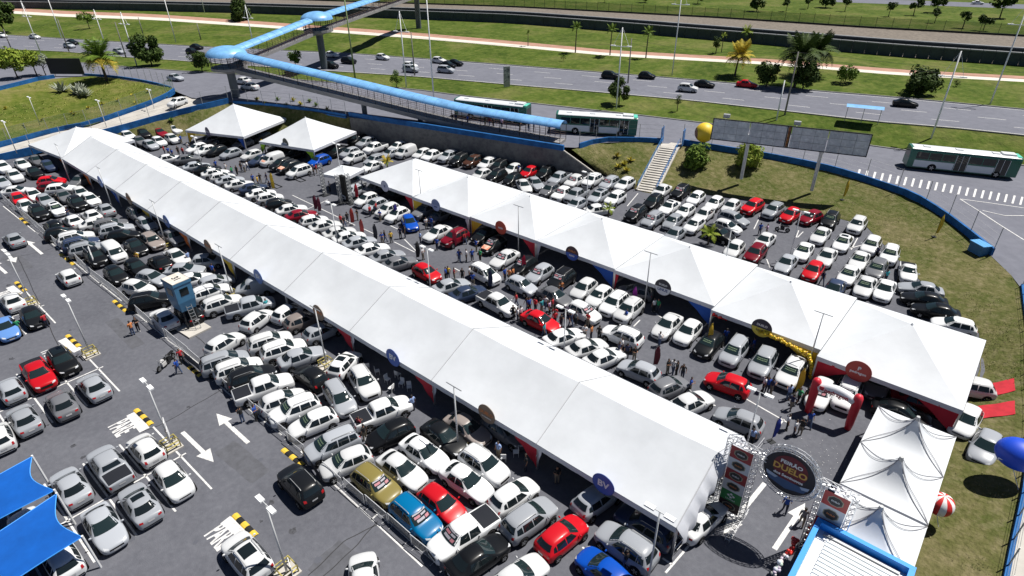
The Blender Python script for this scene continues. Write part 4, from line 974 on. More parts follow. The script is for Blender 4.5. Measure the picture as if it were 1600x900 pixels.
# inflatable arch
ar = thing('inflatable_arch', 'red and white inflatable arch in front of the last right-hand tent', 'arch', (-5.0, 44.3, 0))
for x in (-1.45, 1.6):
    mb = MB(); mb.tube([(x, 0, 0.02), (x, 0, 0.6), (x, 0, 2.7), (x, 0, 3.15), (x, 0, 3.4), (x, 0, 3.5)], [0.24, 0.3, 0.35, 0.35, 0.26, 0.05], 14); obj('column', mb.mesh('column', plain, smooth=True), ar, col=(0.5, 0.012, 0.03))
mb = MB(); mb.tube([(-1.2+2.6*i/12, 0, 2.75+0.35*math.sin(math.pi*i/12)) for i in range(13)], 0.36, 14); bm_ = obj('crossbeam', mb.mesh('crossbeam', plain, smooth=True), ar, col=(0.68, 0.68, 0.72))
o = obj('lettering', text_mesh('pedragon', 0.46, mat('text_red', (0.4, 0.02, 0.04), 0.6), True), bm_, (0.15, -0.41, 2.95)); o.rotation_euler = (rad(72), 0, 0)
mb = MB(); mb.box((-0.95, -0.37, 2.98), (0.32, 0.03, 0.34)); obj('emblem', mb.mesh('emblem', mat('text_red', (0.4, 0.02, 0.04))), bm_)
# red carpets on the grass
def carpet(c, label):
    q = [UG(*p) for p in c]; mb = MB(); rows = []
    for i in range(11):
        u = i/10; a_, b_ = q[0].lerp(q[1], u), q[3].lerp(q[2], u); row = []
        for j in range(5):
            g_ = a_.lerp(b_, j/4); row.append(Vector((g_.x, g_.y, gz(g_.x, g_.y)+0.07+0.03*math.sin(u*9+j))))
        rows.append(row)
    mb.grid(rows); me = mb.mesh('red_carpet', mat('carpet_red', (0.42, 0.012, 0.025), 0.9, var=0.15, scale=2), smooth=True); tag(obj('red_carpet', me), label, 'carpet')
carpet([(1530, 603), (1584, 592), (1586, 611), (1530, 625)], 'red carpet strip on the grass, the upper of two')
carpet([(1523, 636), (1585, 627), (1586, 648), (1522, 656)], 'red carpet strip on the grass, the lower of two')
# blue box on the bank
p = U(1527, 396, 1.3); t = thing('utility_box', 'light blue utility box on the grass bank under the curving wall', 'box', p, rad(-40))
mb = MB(); mb.box((0, 0, 0.3), (1.8, 1.1, 1.9)); obj('body', mb.mesh('body', mat('box_blue_dark', (0.03, 0.14, 0.3), 0.6)), t)
mb = MB(); mb.box((0, 0, 1.3), (1.95, 1.25, 0.1)); obj('lid', mb.mesh('lid', mat('box_blue', (0.08, 0.3, 0.6), 0.5)), t)
# ================================================================= VEHICLES
CS = 0.98     # survey scale of the vehicles
def car_body(st, sub=1):
    """st: stations nose->tail (x, halfwidth, zbottom, zshoulder, ztop, half top width)"""
    mb = MB(); rows = []
    for x, w_, zb, zs, zt, wt in st:
        zm = zb+(zs-zb)*0.5
        half = [(0, zb), (w_*0.82, zb), (w_*0.97, zb+0.10), (w_, zm), (w_*0.985, zs-0.06), (w_*0.93, zs), (wt, zt-0.065 if zt-zs > 0.2 else zt-0.025), (wt*0.74, zt-0.004), (0, zt+0.035)]
        ring = [(y, z) for y, z in half]+[(-y, z) for y, z in reversed(half[1:-1])]
        rows.append([(x, y, z) for y, z in ring])
    n = len(rows[0]); mb.grid(rows, closed=True)
    for k, r in ((0, rows[0]), (-1, rows[-1])):
        b0 = len(mb.v); mb.v += [Vector(p) for p in r]
        for i in range(n//2):     # end cap as quads
            a, b = i, (i+1); c, d_ = (n-i-1) % n, (n-i) % n
            q = [a, b, c, d_]; q = list(dict.fromkeys(q))
            if len(q) > 2: mb.f.append(tuple(b0+j for j in q)); mb.mi.append(0)
    me = mb.mesh('body', carpaint)
    bm = bmesh.new(); bm.from_mesh(me); bmesh.ops.remove_doubles(bm, verts=bm.verts, dist=0.001)
    bmesh.ops.recalc_face_normals(bm, faces=bm.faces); bm.to_mesh(me); bm.free()
    if sub:
        o = D.objects.new('tmp', me); C.objects.link(o); md = o.modifiers.new('s', 'SUBSURF'); md.levels = sub; md.render_levels = sub
        dg = bpy.context.evaluated_depsgraph_get(); me2 = D.meshes.new_from_object(o.evaluated_get(dg)); D.objects.remove(o); me2.name = 'body'; me = me2
    me.shade_smooth(); return me
def proj_panel(bvh, quad, axis, m, name, nu=6, nv=4, off=0.012):
    """thin panel laid on the body: quad in the plane across the axis, cast along it"""
    mb = MB(); rows = []; q = [Vector(p) for p in quad]
    for i in range(nv+1):
        v = i/nv; row = []
        for j in range(nu+1):
            u = j/nu; p = q[0].lerp(q[1], u).lerp(q[3].lerp(q[2], u), v)
            if axis == 'y+': o_, d_ = Vector((p.x, 3, p.y)), Vector((0, -1, 0))
            elif axis == 'y-': o_, d_ = Vector((p.x, -3, p.y)), Vector((0, 1, 0))
            elif axis == 'x+': o_, d_ = Vector((6, p.x, p.y)), Vector((-1, 0, 0))
            elif axis == 'x-': o_, d_ = Vector((-6, p.x, p.y)), Vector((1, 0, 0))
            else: o_, d_ = Vector((p.x, p.y, 5)), Vector((0, 0, -1))
            h = bvh.ray_cast(o_, d_)
            if axis[0] == 'x' and name not in ('windscreen', 'rear_window', 'x'):
                for _ in range(14):
                    if h[0] is not None and abs(h[0].x) > 1.7: break
                    o_.y *= 0.97; h = bvh.ray_cast(o_, d_)
            if axis[0] == 'x':
                for _ in range(30):
                    if h[0] is not None: break
                    o_.y *= 0.985; o_.z -= 0.006; h = bvh.ray_cast(o_, d_)
            if h[0] is None: h = bvh.find_nearest(o_+d_*2.2 if axis[0] == 'y' else o_+d_*4)
            nn = h[1] if h[1].dot(d_) < 0 else -h[1]
            row.append(h[0]+nn*off)
        rows.append(row)
    mb.grid(rows); me = mb.mesh(name, m, smooth=True)
    dirv = {'y+': Vector((0, 1, 0)), 'y-': Vector((0, -1, 0)), 'x+': Vector((1, 0, 0)), 'x-': Vector((-1, 0, 0)), 'z': Vector((0, 0, 1))}[axis]
    if sum((p.normal.dot(dirv) for p in me.polygons)) < 0: me.flip_normals()
    return me
def wheel_meshes(r):
    mb = MB(); n = 18; pr = [(-0.10, r*0.66), (-0.10, r*0.93), (-0.06, r), (0.06, r), (0.10, r*0.93), (0.10, r*0.66)]
    mb.grid([[(rr*math.cos(6.28319*j/n), y, rr*math.sin(6.28319*j/n)) for j in range(n)] for y, rr in pr], closed=True)
    ty = mb.mesh('wheel', tyre_m, smooth=True); mb = MB(); rr = r*0.66
    mb.quad([(rr*math.cos(6.28319*j/n), 0.085, rr*math.sin(6.28319*j/n)) for j in range(n)]); mb.quad([(rr*math.cos(6.28319*j/n), -0.085, rr*math.sin(6.28319*j/n)) for j in reversed(range(n))])
    mb.m = 1
    for k in range(5):
        a = 6.28319*k/5; c, s = math.cos(a), math.sin(a)
        for y in (0.088, -0.088):
            q = [(rr*0.25*math.cos(a-0.9), y, rr*0.25*math.sin(a-0.9)), (rr*0.97*math.cos(a-0.18), y, rr*0.97*math.sin(a-0.18)), (rr*0.97*math.cos(a+0.18), y, rr*0.97*math.sin(a+0.18)), (rr*0.25*math.cos(a+0.9), y, rr*0.25*math.sin(a+0.9))]
            mb.quad(q)
    return ty, mb.mesh('rim', [plastic_k, rim_m])
KIND = {}
def make_kind(key, st, spec):
    st2 = []
    for i, (x, w_, zb, zs, zt, wt) in enumerate(st):
        if zt-zs > 0.25: wt += 0.065
        elif abs(x) < 1.5 and x > 0.8: wt += 0.055
        f_ = {0: 0.84, 1: 0.93, 2: 0.975}.get(i, {0: 0.92, 1: 0.97}.get(len(st)-1-i, 1.0))
        xm = max(abs(st[0][0]), abs(st[-1][0])); pf = 1-0.07*(abs(x)/xm)**3; w_ *= pf; wt *= pf*(1-0.07*(max(-x, 0)/xm)**2)
        st2.append((x, w_*1.035*f_, zb, zs, zt, wt*(f_ if i < 3 else 1.0)))
    st = st2
    spec['ws'] = (spec['ws'][0]*1.07, spec['ws'][1]+0.012, spec['ws'][2]*1.06, spec['ws'][3]+0.0)
    spec['rw'] = (spec['rw'][0]*1.05, spec['rw'][1]-0.01, spec['rw'][2]*1.0, spec['rw'][3]-0.01)
    spec['sw'] = [[(q[0][0]-(0.13 if i == 0 else -0.02), q[0][1]+(0.025 if i == 0 else -0.015)), (q[1][0]-0.02, q[1][1]-0.015), (q[2][0]-0.02, q[2][1]-0.035), (q[3][0]-0.04, q[3][1]-0.045)] for i, q in enumerate(spec['sw'])]
    spec['tlq'] = [[(a*0.92, b) for a, b in q] for q in spec['tlq']]; spec['hl'] = [[(a*0.9, b) for a, b in q] for q in spec['hl']]
    body = car_body(st, 1); bv = BVHTree.FromPolygons([v.co[:] for v in body.vertices], [p.vertices[:] for p in body.polygons])
    P = [('body', body, (0, 0, 0))]; g = glass
    ws = spec['ws']; rwn = spec['rw']
    P.append(('windscreen', proj_panel(bv, [(-ws[0], ws[1]), (ws[0], ws[1]), (ws[2], ws[3]), (-ws[2], ws[3])], 'x+', glass_c, 'windscreen', 10, 6), (0, 0, 0)))
    P.append(('rear_window', proj_panel(bv, [(-rwn[0], rwn[1]), (rwn[0], rwn[1]), (rwn[2], rwn[3]), (-rwn[2], rwn[3])], 'x-', g, 'rear_window', 8, 4), (0, 0, 0)))
    for q in spec['sw']:
        for ax in ('y+', 'y-'): P.append(('side_window', proj_panel(bv, q, ax, g, 'side_window', 5, 4), (0, 0, 0)))
    near = []
    for q in spec['hl']:
        for s in (1, -1): near.append(('headlight', proj_panel(bv, [(s*a, b) for a, b in q], 'x+', lamp_m, 'headlight', 4, 2, 0.008), (0, 0, 0)))
    for q in spec['tlq']:
        for s in (1, -1): P.append(('tail_light', proj_panel(bv, [(s*a, b) for a, b in q], 'x-', tail_m, 'tail_light', 3, 3, 0.008), (0, 0, 0)))
    near.append(('grille', proj_panel(bv, spec['gr'], 'x+', plastic_k, 'grille', 6, 2, 0.007), (0, 0, 0)))
    near.append(('bumper_trim', proj_panel(bv, spec['bt'], 'x-', plastic_k, 'bumper_trim', 6, 2, 0.007), (0, 0, 0)))
    near.append(('number_plate', proj_panel(bv, [(-0.2, spec['pz']), (0.2, spec['pz']), (0.2, spec['pz']+0.12), (-0.2, spec['pz']+0.12)], 'x-', plate_m, 'number_plate', 2, 1, 0.016), (0, 0, 0)))
    near.append(('number_plate', proj_panel(bv, [(-0.2, 0.36), (0.2, 0.36), (0.2, 0.48), (-0.2, 0.48)], 'x+', plate_m, 'number_plate', 2, 1, 0.016), (0, 0, 0)))
    r = spec.get('r', 0.31); ty, rm = wheel_meshes(r); wy = max(s[1] for s in st)-0.085
    wl = [(x, s*wy, r) for x in spec['wx'] for s in (1, -1)]
    for x in spec['wx']:     # dark wheel arches
        for ax, s in (('y+', 1), ('y-', -1)):
            mb = MB(); rows = []; R_ = r*1.22
            for i in range(11):
                a = math.pi*(-0.06+1.12*i/10); row = []
                for f_ in (0.0, 0.5, 1.0):
                    px_, pz_ = x+R_*f_*math.cos(a), max(r+R_*f_*math.sin(a), 0.235)
                    h = bv.ray_cast(Vector((px_, 3*s, pz_)), Vector((0, -s, 0)))
                    row.append(h[0]+Vector((0, s*0.005, 0)) if h[0] is not None else Vector((px_, s*wy, pz_)))
                rows.append(row)
            mb.grid(rows); near.append(('wheel_arch', mb.mesh('wheel_arch', plastic_k), (0, 0, 0)))
    mx = spec['mir']; mb = MB(); mb.sphere((0, 0, 0), 0.1, 8, 6, (0.6, 1.0, 0.75)); mme = mb.mesh('mirror', carpaint, smooth=True)
    for s in (1, -1): near.append(('mirror', mme, (mx[0], s*mx[1], mx[2])))
    if spec.get('rail'):
        x0, x1, y_, z_ = spec['rail']
        for s in (1, -1):
            mb = MB(); mb.tube([(x0, s*y_, z_-0.03), (x0-0.12, s*y_, z_+0.05), (x1+0.12, s*y_, z_+0.045), (x1, s*y_, z_-0.04)], 0.022, 4); near.append(('roof_rail', mb.mesh('roof_rail', steel), (0, 0, 0)))
    extra = {}
    if spec.get('sun'):
        extra['sunroof'] = proj_panel(bv, spec['sun'], 'z', glass, 'sunroof', 4, 4, 0.012)
    if spec.get('bed'):
        for nm, q, m_ in spec['bed']: P.append((nm, proj_panel(bv, q, 'z', m_, nm, 4, 4, 0.012), (0, 0, 0)))
    if spec.get('hood'): extra['hood_sheet'] = proj_panel(bv, spec['hood'], 'z', mat('sheet_orange', (0.6, 0.16, 0.08), 0.7, col2=(0.7, 0.5, 0.4), scale=3), 'hood_sheet', 6, 6, 0.02)
    # price writing on the windscreen: strokes slightly proud of the glass
    wr = {}
    for key2, cols in (('g', [mat('writing_green', (0.24, 0.34, 0.2), 0.6)]), ('p', [mat('sticker_pink', (0.36, 0.14, 0.17), 0.6), mat('sticker_white', (0.3, 0.29, 0.33), 0.6), mat('sticker_orange', (0.36, 0.14, 0.09), 0.6)]), ('w', [mat('sticker_paper', (0.62, 0.63, 0.62), 0.6)])):
        rr = random.Random(hash(key+key2) % 1000 if False else len(key2)*7+len(st)); mbs = MB()
        items = []
        if key2 == 'g':
            for row_ in range(2):
                y = -ws[0]*0.62
                while y < ws[0]*0.5: wdt = rr.uniform(0.05, 0.1); items.append((y, y+wdt*0.55, 0.42+0.24*row_, 0.53+0.24*row_, 0)); y += wdt+0.02
        elif key2 == 'p':
            items.append((-ws[0]*0.72, ws[0]*0.7, 0.84, 0.96, 1))
            items += [(-ws[0]*0.7, -ws[0]*0.1, 0.5, 0.74, 0), (0.0, ws[0]*0.55, 0.56, 0.74, 1), (-ws[0]*0.62, ws[0]*0.2, 0.16, 0.4, 1), (ws[0]*0.28, ws[0]*0.66, 0.14, 0.42, 0)]
        else: items.append((ws[0]*0.35, ws[0]*0.62, 0.25, 0.5, 0))
        for y0, y1, v0, v1, ci in items:
            z0, z1 = ws[1]+(ws[3]-ws[1])*v0, ws[1]+(ws[3]-ws[1])*v1; sh = 0.03
            me_ = proj_panel(bv, [(y0, z0), (y1, z0), (y1+sh, z1), (y0+sh, z1)], 'x+', cols[0], 'x', 2, 2, 0.024)
            mbs.m = ci % len(cols); base = len(mbs.v); mbs.v += [v.co.copy() for v in me_.vertices]
            for p_ in me_.polygons: mbs.f.append(tuple(base+k for k in p_.vertices)); mbs.mi.append(mbs.m)
            D.meshes.remove(me_)
        wr[key2] = mbs.mesh('windscreen_writing', cols)
    KIND[key] = dict(P=P, near=near, wheel=ty, rim=rm, wl=wl, extra=extra, wr=wr, spec=spec)

HL = [[(0.44, 0.6), (0.72, 0.64), (0.73, 0.74), (0.46, 0.68)]]
make_kind('h', [(1.98, 0.52, 0.34, 0.52, 0.56, 0.4), (1.95, 0.66, 0.24, 0.60, 0.65, 0.52), (1.82, 0.78, 0.20, 0.69, 0.74, 0.62), (1.5, 0.845, 0.19, 0.79, 0.85, 0.68), (1.05, 0.855, 0.19, 0.86, 0.95, 0.70), (0.92, 0.855, 0.19, 0.88, 0.98, 0.69), (0.2, 0.865, 0.19, 0.92, 1.42, 0.53), (0.05, 0.865, 0.19, 0.925, 1.465, 0.535), (-0.6, 0.865, 0.19, 0.94, 1.485, 0.55), (-1.2, 0.86, 0.19, 0.955, 1.45, 0.535), (-1.5, 0.85, 0.19, 0.965, 1.38, 0.52), (-1.78, 0.82, 0.2, 0.96, 1.02, 0.6), (-1.92, 0.78, 0.23, 0.84, 0.88, 0.58), (-1.97, 0.66, 0.3, 0.7, 0.73, 0.5)],
          dict(ws=(0.63, 1.01, 0.5, 1.40), rw=(0.55, 1.05, 0.46, 1.35), sw=[[(0.66, 0.965), (-0.32, 0.965), (-0.32, 1.39), (0.2, 1.36)], [(-0.4, 0.965), (-1.18, 0.985), (-1.12, 1.36), (-0.4, 1.39)], [(-1.25, 0.99), (-1.5, 1.02), (-1.4, 1.25), (-1.2, 1.33)]], hl=HL, tlq=[[(0.58, 0.72), (0.76, 0.74), (0.74, 0.94), (0.6, 0.92)]], gr=[(-0.4, 0.5), (0.4, 0.5), (0.38, 0.58), (-0.38, 0.58)], bt=[(-0.6, 0.34), (0.6, 0.34), (0.58, 0.44), (-0.58, 0.44)], pz=0.62, wx=(1.25, -1.25), mir=(0.72, 0.93, 1.0), r=0.31, sun=[(-0.1, -0.38), (-0.1, 0.38), (-0.75, 0.38), (-0.75, -0.38)], hood=[(1.75, -0.5), (1.75, 0.5), (1.05, 0.55), (1.05, -0.55)]))
make_kind('s', [(2.22, 0.5, 0.34, 0.52, 0.56, 0.4), (2.19, 0.66, 0.24, 0.60, 0.64, 0.52), (2.05, 0.8, 0.20, 0.68, 0.73, 0.64), (1.6, 0.86, 0.19, 0.78, 0.84, 0.70), (1.1, 0.87, 0.19, 0.85, 0.93, 0.71), (0.97, 0.87, 0.19, 0.87, 0.955, 0.70), (0.18, 0.88, 0.19, 0.905, 1.395, 0.53), (0.02, 0.88, 0.19, 0.91, 1.44, 0.535), (-0.55, 0.88, 0.19, 0.92, 1.455, 0.55), (-0.95, 0.88, 0.19, 0.93, 1.42, 0.54), (-1.1, 0.875, 0.19, 0.935, 1.37, 0.53), (-1.68, 0.86, 0.19, 0.945, 1.03, 0.64), (-1.8, 0.855, 0.19, 0.945, 1.005, 0.66), (-2.08, 0.82, 0.2, 0.93, 0.975, 0.64), (-2.18, 0.76, 0.23, 0.80, 0.84, 0.58), (-2.22, 0.62, 0.3, 0.66, 0.7, 0.5)],
          dict(ws=(0.65, 0.985, 0.5, 1.375), rw=(0.6, 1.07, 0.48, 1.35), sw=[[(0.7, 0.945), (-0.28, 0.95), (-0.28, 1.37), (0.2, 1.345)], [(-0.36, 0.95), (-1.12, 0.965), (-0.98, 1.33), (-0.36, 1.37)]], hl=HL, tlq=[[(0.5, 0.74), (0.76, 0.76), (0.74, 0.88), (0.5, 0.86)]], gr=[(-0.42, 0.48), (0.42, 0.48), (0.4, 0.58), (-0.4, 0.58)], bt=[(-0.6, 0.33), (0.6, 0.33), (0.58, 0.42), (-0.58, 0.42)], pz=0.66, wx=(1.38, -1.3), mir=(0.75, 0.94, 0.98), r=0.31, sun=[(-0.05, -0.38), (-0.05, 0.38), (-0.6, 0.38), (-0.6, -0.38)], hood=[(1.9, -0.5), (1.9, 0.5), (1.1, 0.55), (1.1, -0.55)]))
make_kind('u', [(2.12, 0.55, 0.4, 0.66, 0.70, 0.45), (2.09, 0.7, 0.30, 0.76, 0.81, 0.56), (1.95, 0.82, 0.26, 0.86, 0.92, 0.66), (1.55, 0.885, 0.25, 0.94, 1.01, 0.72), (1.1, 0.9, 0.25, 0.99, 1.09, 0.73), (0.98, 0.9, 0.25, 1.0, 1.12, 0.72), (0.32, 0.905, 0.25, 1.04, 1.56, 0.58), (0.17, 0.905, 0.25, 1.05, 1.61, 0.585), (-0.6, 0.905, 0.25, 1.07, 1.65, 0.60), (-1.4, 0.9, 0.25, 1.08, 1.61, 0.585), (-1.72, 0.89, 0.25, 1.085, 1.54, 0.57), (-1.98, 0.86, 0.26, 1.06, 1.13, 0.65), (-2.08, 0.82, 0.3, 0.92, 0.96, 0.62), (-2.12, 0.7, 0.36, 0.78, 0.82, 0.52)],
          dict(ws=(0.66, 1.15, 0.54, 1.54), rw=(0.6, 1.17, 0.5, 1.5), sw=[[(0.72, 1.09), (-0.3, 1.09), (-0.3, 1.54), (0.3, 1.51)], [(-0.38, 1.09), (-1.2, 1.105), (-1.15, 1.52), (-0.38, 1.54)], [(-1.27, 1.11), (-1.72, 1.13), (-1.62, 1.42), (-1.24, 1.5)]], hl=[[(0.46, 0.74), (0.77, 0.78), (0.78, 0.88), (0.48, 0.82)]], tlq=[[(0.6, 0.86), (0.82, 0.88), (0.8, 1.06), (0.62, 1.03)]], gr=[(-0.45, 0.56), (0.45, 0.56), (0.43, 0.74), (-0.43, 0.74)], bt=[(-0.66, 0.38), (0.66, 0.38), (0.64, 0.52), (-0.64, 0.52)], pz=0.72, wx=(1.3, -1.3), mir=(0.8, 0.98, 1.12), r=0.36, rail=(0.1, -1.5, 0.55, 1.62), sun=[(0.0, -0.42), (0.0, 0.42), (-1.0, 0.42), (-1.0, -0.42)], hood=[(1.85, -0.55), (1.85, 0.55), (1.1, 0.6), (1.1, -0.6)]))
make_kind('m', [(2.15, 0.52, 0.36, 0.60, 0.64, 0.42), (2.12, 0.68, 0.26, 0.70, 0.75, 0.54), (1.98, 0.8, 0.21, 0.80, 0.86, 0.64), (1.65, 0.855, 0.2, 0.90, 0.97, 0.69), (1.35, 0.865, 0.2, 0.95, 1.05, 0.70), (1.22, 0.865, 0.2, 0.96, 1.08, 0.69), (0.45, 0.875, 0.2, 1.0, 1.57, 0.56), (0.28, 0.875, 0.2, 1.0, 1.62, 0.565), (-0.6, 0.875, 0.2, 1.01, 1.66, 0.58), (-1.5, 0.87, 0.2, 1.02, 1.63, 0.57), (-1.88, 0.86, 0.2, 1.02, 1.56, 0.56), (-2.08, 0.84, 0.21, 1.0, 1.08, 0.64), (-2.14, 0.8, 0.25, 0.86, 0.9, 0.62), (-2.17, 0.7, 0.3, 0.74, 0.78, 0.52)],
          dict(ws=(0.63, 1.11, 0.52, 1.55), rw=(0.6, 1.12, 0.5, 1.53), sw=[[(0.92, 1.05), (-0.25, 1.05), (-0.25, 1.55), (0.42, 1.52)], [(-0.33, 1.05), (-1.18, 1.06), (-1.15, 1.54), (-0.33, 1.55)], [(-1.26, 1.06), (-1.85, 1.08), (-1.76, 1.46), (-1.23, 1.53)]], hl=[[(0.44, 0.68), (0.74, 0.72), (0.75, 0.84), (0.46, 0.77)]], tlq=[[(0.66, 0.8), (0.8, 0.82), (0.78, 1.1), (0.68, 1.08)]], gr=[(-0.42, 0.54), (0.42, 0.54), (0.4, 0.66), (-0.4, 0.66)], bt=[(-0.62, 0.34), (0.62, 0.34), (0.6, 0.46), (-0.6, 0.46)], pz=0.68, wx=(1.36, -1.34), mir=(0.98, 0.94, 1.1), r=0.32, rail=(0.1, -1.7, 0.53, 1.63), hood=[(1.9, -0.5), (1.9, 0.5), (1.38, 0.55), (1.38, -0.55)]))
bedm = mat('bed_cover', (0.016, 0.018, 0.024), 0.7, spec=0.12)
make_kind('p', [(2.52, 0.55, 0.42, 0.72, 0.76, 0.45), (2.49, 0.72, 0.34, 0.82, 0.87, 0.58), (2.35, 0.84, 0.3, 0.92, 0.98, 0.68), (1.95, 0.905, 0.29, 1.0, 1.07, 0.73), (1.45, 0.915, 0.29, 1.04, 1.13, 0.74), (1.32, 0.915, 0.29, 1.05, 1.15, 0.73), (0.68, 0.92, 0.29, 1.08, 1.63, 0.58), (0.52, 0.92, 0.29, 1.08, 1.69, 0.585), (-0.1, 0.92, 0.29, 1.09, 1.72, 0.60), (-0.68, 0.92, 0.29, 1.09, 1.69, 0.585), (-0.85, 0.92, 0.29, 1.09, 1.6, 0.58), (-1.0, 0.92, 0.29, 1.09, 1.14, 0.80), (-1.1, 0.92, 0.29, 1.09, 1.11, 0.83), (-2.4, 0.915, 0.3, 1.09, 1.11, 0.83), (-2.54, 0.9, 0.34, 1.06, 1.08, 0.82), (-2.58, 0.82, 0.42, 0.92, 0.95, 0.72)],
          dict(ws=(0.67, 1.19, 0.55, 1.61), rw=(0.56, 1.24, 0.5, 1.56), sw=[[(1.02, 1.13), (0.08, 1.13), (0.08, 1.62), (0.66, 1.59)], [(0.0, 1.13), (-0.78, 1.14), (-0.72, 1.58), (0.0, 1.62)]], hl=[[(0.48, 0.78), (0.8, 0.82), (0.81, 0.93), (0.5, 0.88)]], tlq=[[(0.72, 0.72), (0.86, 0.74), (0.86, 0.98), (0.74, 0.98)]], gr=[(-0.45, 0.6), (0.45, 0.6), (0.43, 0.82), (-0.43, 0.82)], bt=[(-0.7, 0.42), (0.7, 0.42), (0.7, 0.54), (-0.7, 0.54)], pz=0.78, wx=(1.6, -1.55), mir=(1.1, 1.0, 1.16), r=0.38, bed=[('bed_cover', [(-1.12, -0.76), (-1.12, 0.76), (-2.46, 0.76), (-2.46, -0.76)], bedm)], hood=[(2.2, -0.55), (2.2, 0.55), (1.45, 0.6), (1.45, -0.6)]))
make_kind('t', [(2.15, 0.5, 0.36, 0.58, 0.62, 0.42), (2.12, 0.66, 0.26, 0.68, 0.73, 0.54), (1.98, 0.78, 0.21, 0.76, 0.82, 0.63), (1.6, 0.835, 0.2, 0.86, 0.92, 0.67), (1.2, 0.845, 0.2, 0.91, 0.99, 0.68), (1.07, 0.845, 0.2, 0.92, 1.02, 0.67), (0.45, 0.85, 0.2, 0.95, 1.44, 0.53), (0.3, 0.85, 0.2, 0.955, 1.49, 0.535), (-0.1, 0.85, 0.2, 0.96, 1.5, 0.54), (-0.38, 0.85, 0.2, 0.96, 1.47, 0.53), (-0.5, 0.85, 0.2, 0.96, 1.38, 0.52), (-0.62, 0.85, 0.2, 0.96, 1.01, 0.74), (-0.72, 0.85, 0.2, 0.96, 0.98, 0.77), (-2.0, 0.845, 0.21, 0.96, 0.98, 0.77), (-2.13, 0.82, 0.25, 0.93, 0.95, 0.76), (-2.17, 0.74, 0.32, 0.82, 0.85, 0.66)],
          dict(ws=(0.62, 1.05, 0.5, 1.42), rw=(0.5, 1.1, 0.44, 1.36), sw=[[(0.8, 1.0), (-0.4, 1.0), (-0.4, 1.36), (0.42, 1.39)]], hl=HL, tlq=[[(0.68, 0.64), (0.8, 0.66), (0.8, 0.88), (0.7, 0.88)]], gr=[(-0.4, 0.5), (0.4, 0.5), (0.38, 0.6), (-0.38, 0.6)], bt=[(-0.62, 0.34), (0.62, 0.34), (0.62, 0.46), (-0.62, 0.46)], pz=0.66, wx=(1.35, -1.3), mir=(0.85, 0.92, 1.03), r=0.31, bed=[('cargo_bed', [(-0.78, -0.7), (-0.78, 0.7), (-2.04, 0.7), (-2.04, -0.7)], bedm)], hood=[(1.8, -0.5), (1.8, 0.5), (1.2, 0.5), (1.2, -0.5)]))
make_kind('v', [(2.1, 0.55, 0.36, 0.62, 0.66, 0.45), (2.07, 0.7, 0.27, 0.74, 0.79, 0.56), (1.92, 0.82, 0.22, 0.84, 0.9, 0.66), (1.6, 0.885, 0.21, 0.94, 1.02, 0.72), (1.42, 0.89, 0.21, 0.97, 1.08, 0.72), (0.75, 0.9, 0.21, 1.02, 1.62, 0.64), (0.55, 0.905, 0.21, 1.02, 1.72, 0.68), (0.3, 0.91, 0.21, 1.05, 1.86, 0.74), (-0.6, 0.91, 0.21, 1.05, 1.9, 0.76), (-1.8, 0.91, 0.21, 1.05, 1.88, 0.75), (-2.05, 0.9, 0.22, 1.05, 1.8, 0.74), (-2.12, 0.89, 0.25, 1.0, 1.05, 0.74), (-2.16, 0.82, 0.32, 0.85, 0.9, 0.7)],
          dict(ws=(0.66, 1.12, 0.58, 1.58), rw=(0.5, 1.25, 0.48, 1.6), sw=[[(1.1, 1.08), (0.3, 1.08), (0.3, 1.56), (0.72, 1.56)]], hl=[[(0.46, 0.7), (0.76, 0.74), (0.77, 0.86), (0.48, 0.8)]], tlq=[[(0.78, 0.8), (0.88, 0.82), (0.87, 1.1), (0.78, 1.1)]], gr=[(-0.45, 0.54), (0.45, 0.54), (0.43, 0.68), (-0.43, 0.68)], bt=[(-0.66, 0.34), (0.66, 0.34), (0.64, 0.48), (-0.64, 0.48)], pz=0.7, wx=(1.3, -1.3), mir=(1.15, 0.98, 1.15), r=0.33, hood=[(1.8, -0.5), (1.8, 0.5), (1.45, 0.5), (1.45, -0.5)]))
COL = dict(W=((0.66, 0.675, 0.695), 'white'), S=((0.3, 0.32, 0.355), 'silver'), G=((0.13, 0.135, 0.15), 'dark grey'), K=((0.008, 0.009, 0.011), 'black'), R=((0.48, 0.008, 0.016), 'red'), D=((0.17, 0.006, 0.016), 'dark red'), B=((0.004, 0.07, 0.42), 'bright blue'), N=((0.03, 0.045, 0.09), 'navy'), L=((0.1, 0.22, 0.5), 'light blue'), O=((0.20, 0.165, 0.05), 'khaki'), T=((0.0, 0.11, 0.26), 'teal blue'), Y=((0.22, 0.19, 0.18), 'taupe'), C=((0.07, 0.03, 0.02), 'brown'), E=((0.55, 0.05, 0.02), 'orange red'))
TYP = dict(h='hatchback', s='sedan', u='SUV', m='minivan', p='pickup truck', t='small pickup', v='panel van')
CAT = dict(h='car', s='car', u='car', m='car', p='pickup', t='pickup', v='van')
HD = dict(R=-1.0, L=178.5, U=80, D=273)
CARS = []
def cars(place, x0, y0, s, lst, z=0.0):
    for it in lst:
        zx, zy, hd, k, c = it[:5]; opt = it[5] if len(it) > 5 else ''
        CARS.append((place, x0+zx/s, y0+zy/s, HD[hd] if isinstance(hd, str) else hd, k, c, opt, z))
BF = 'between barrier fence and long marquee'
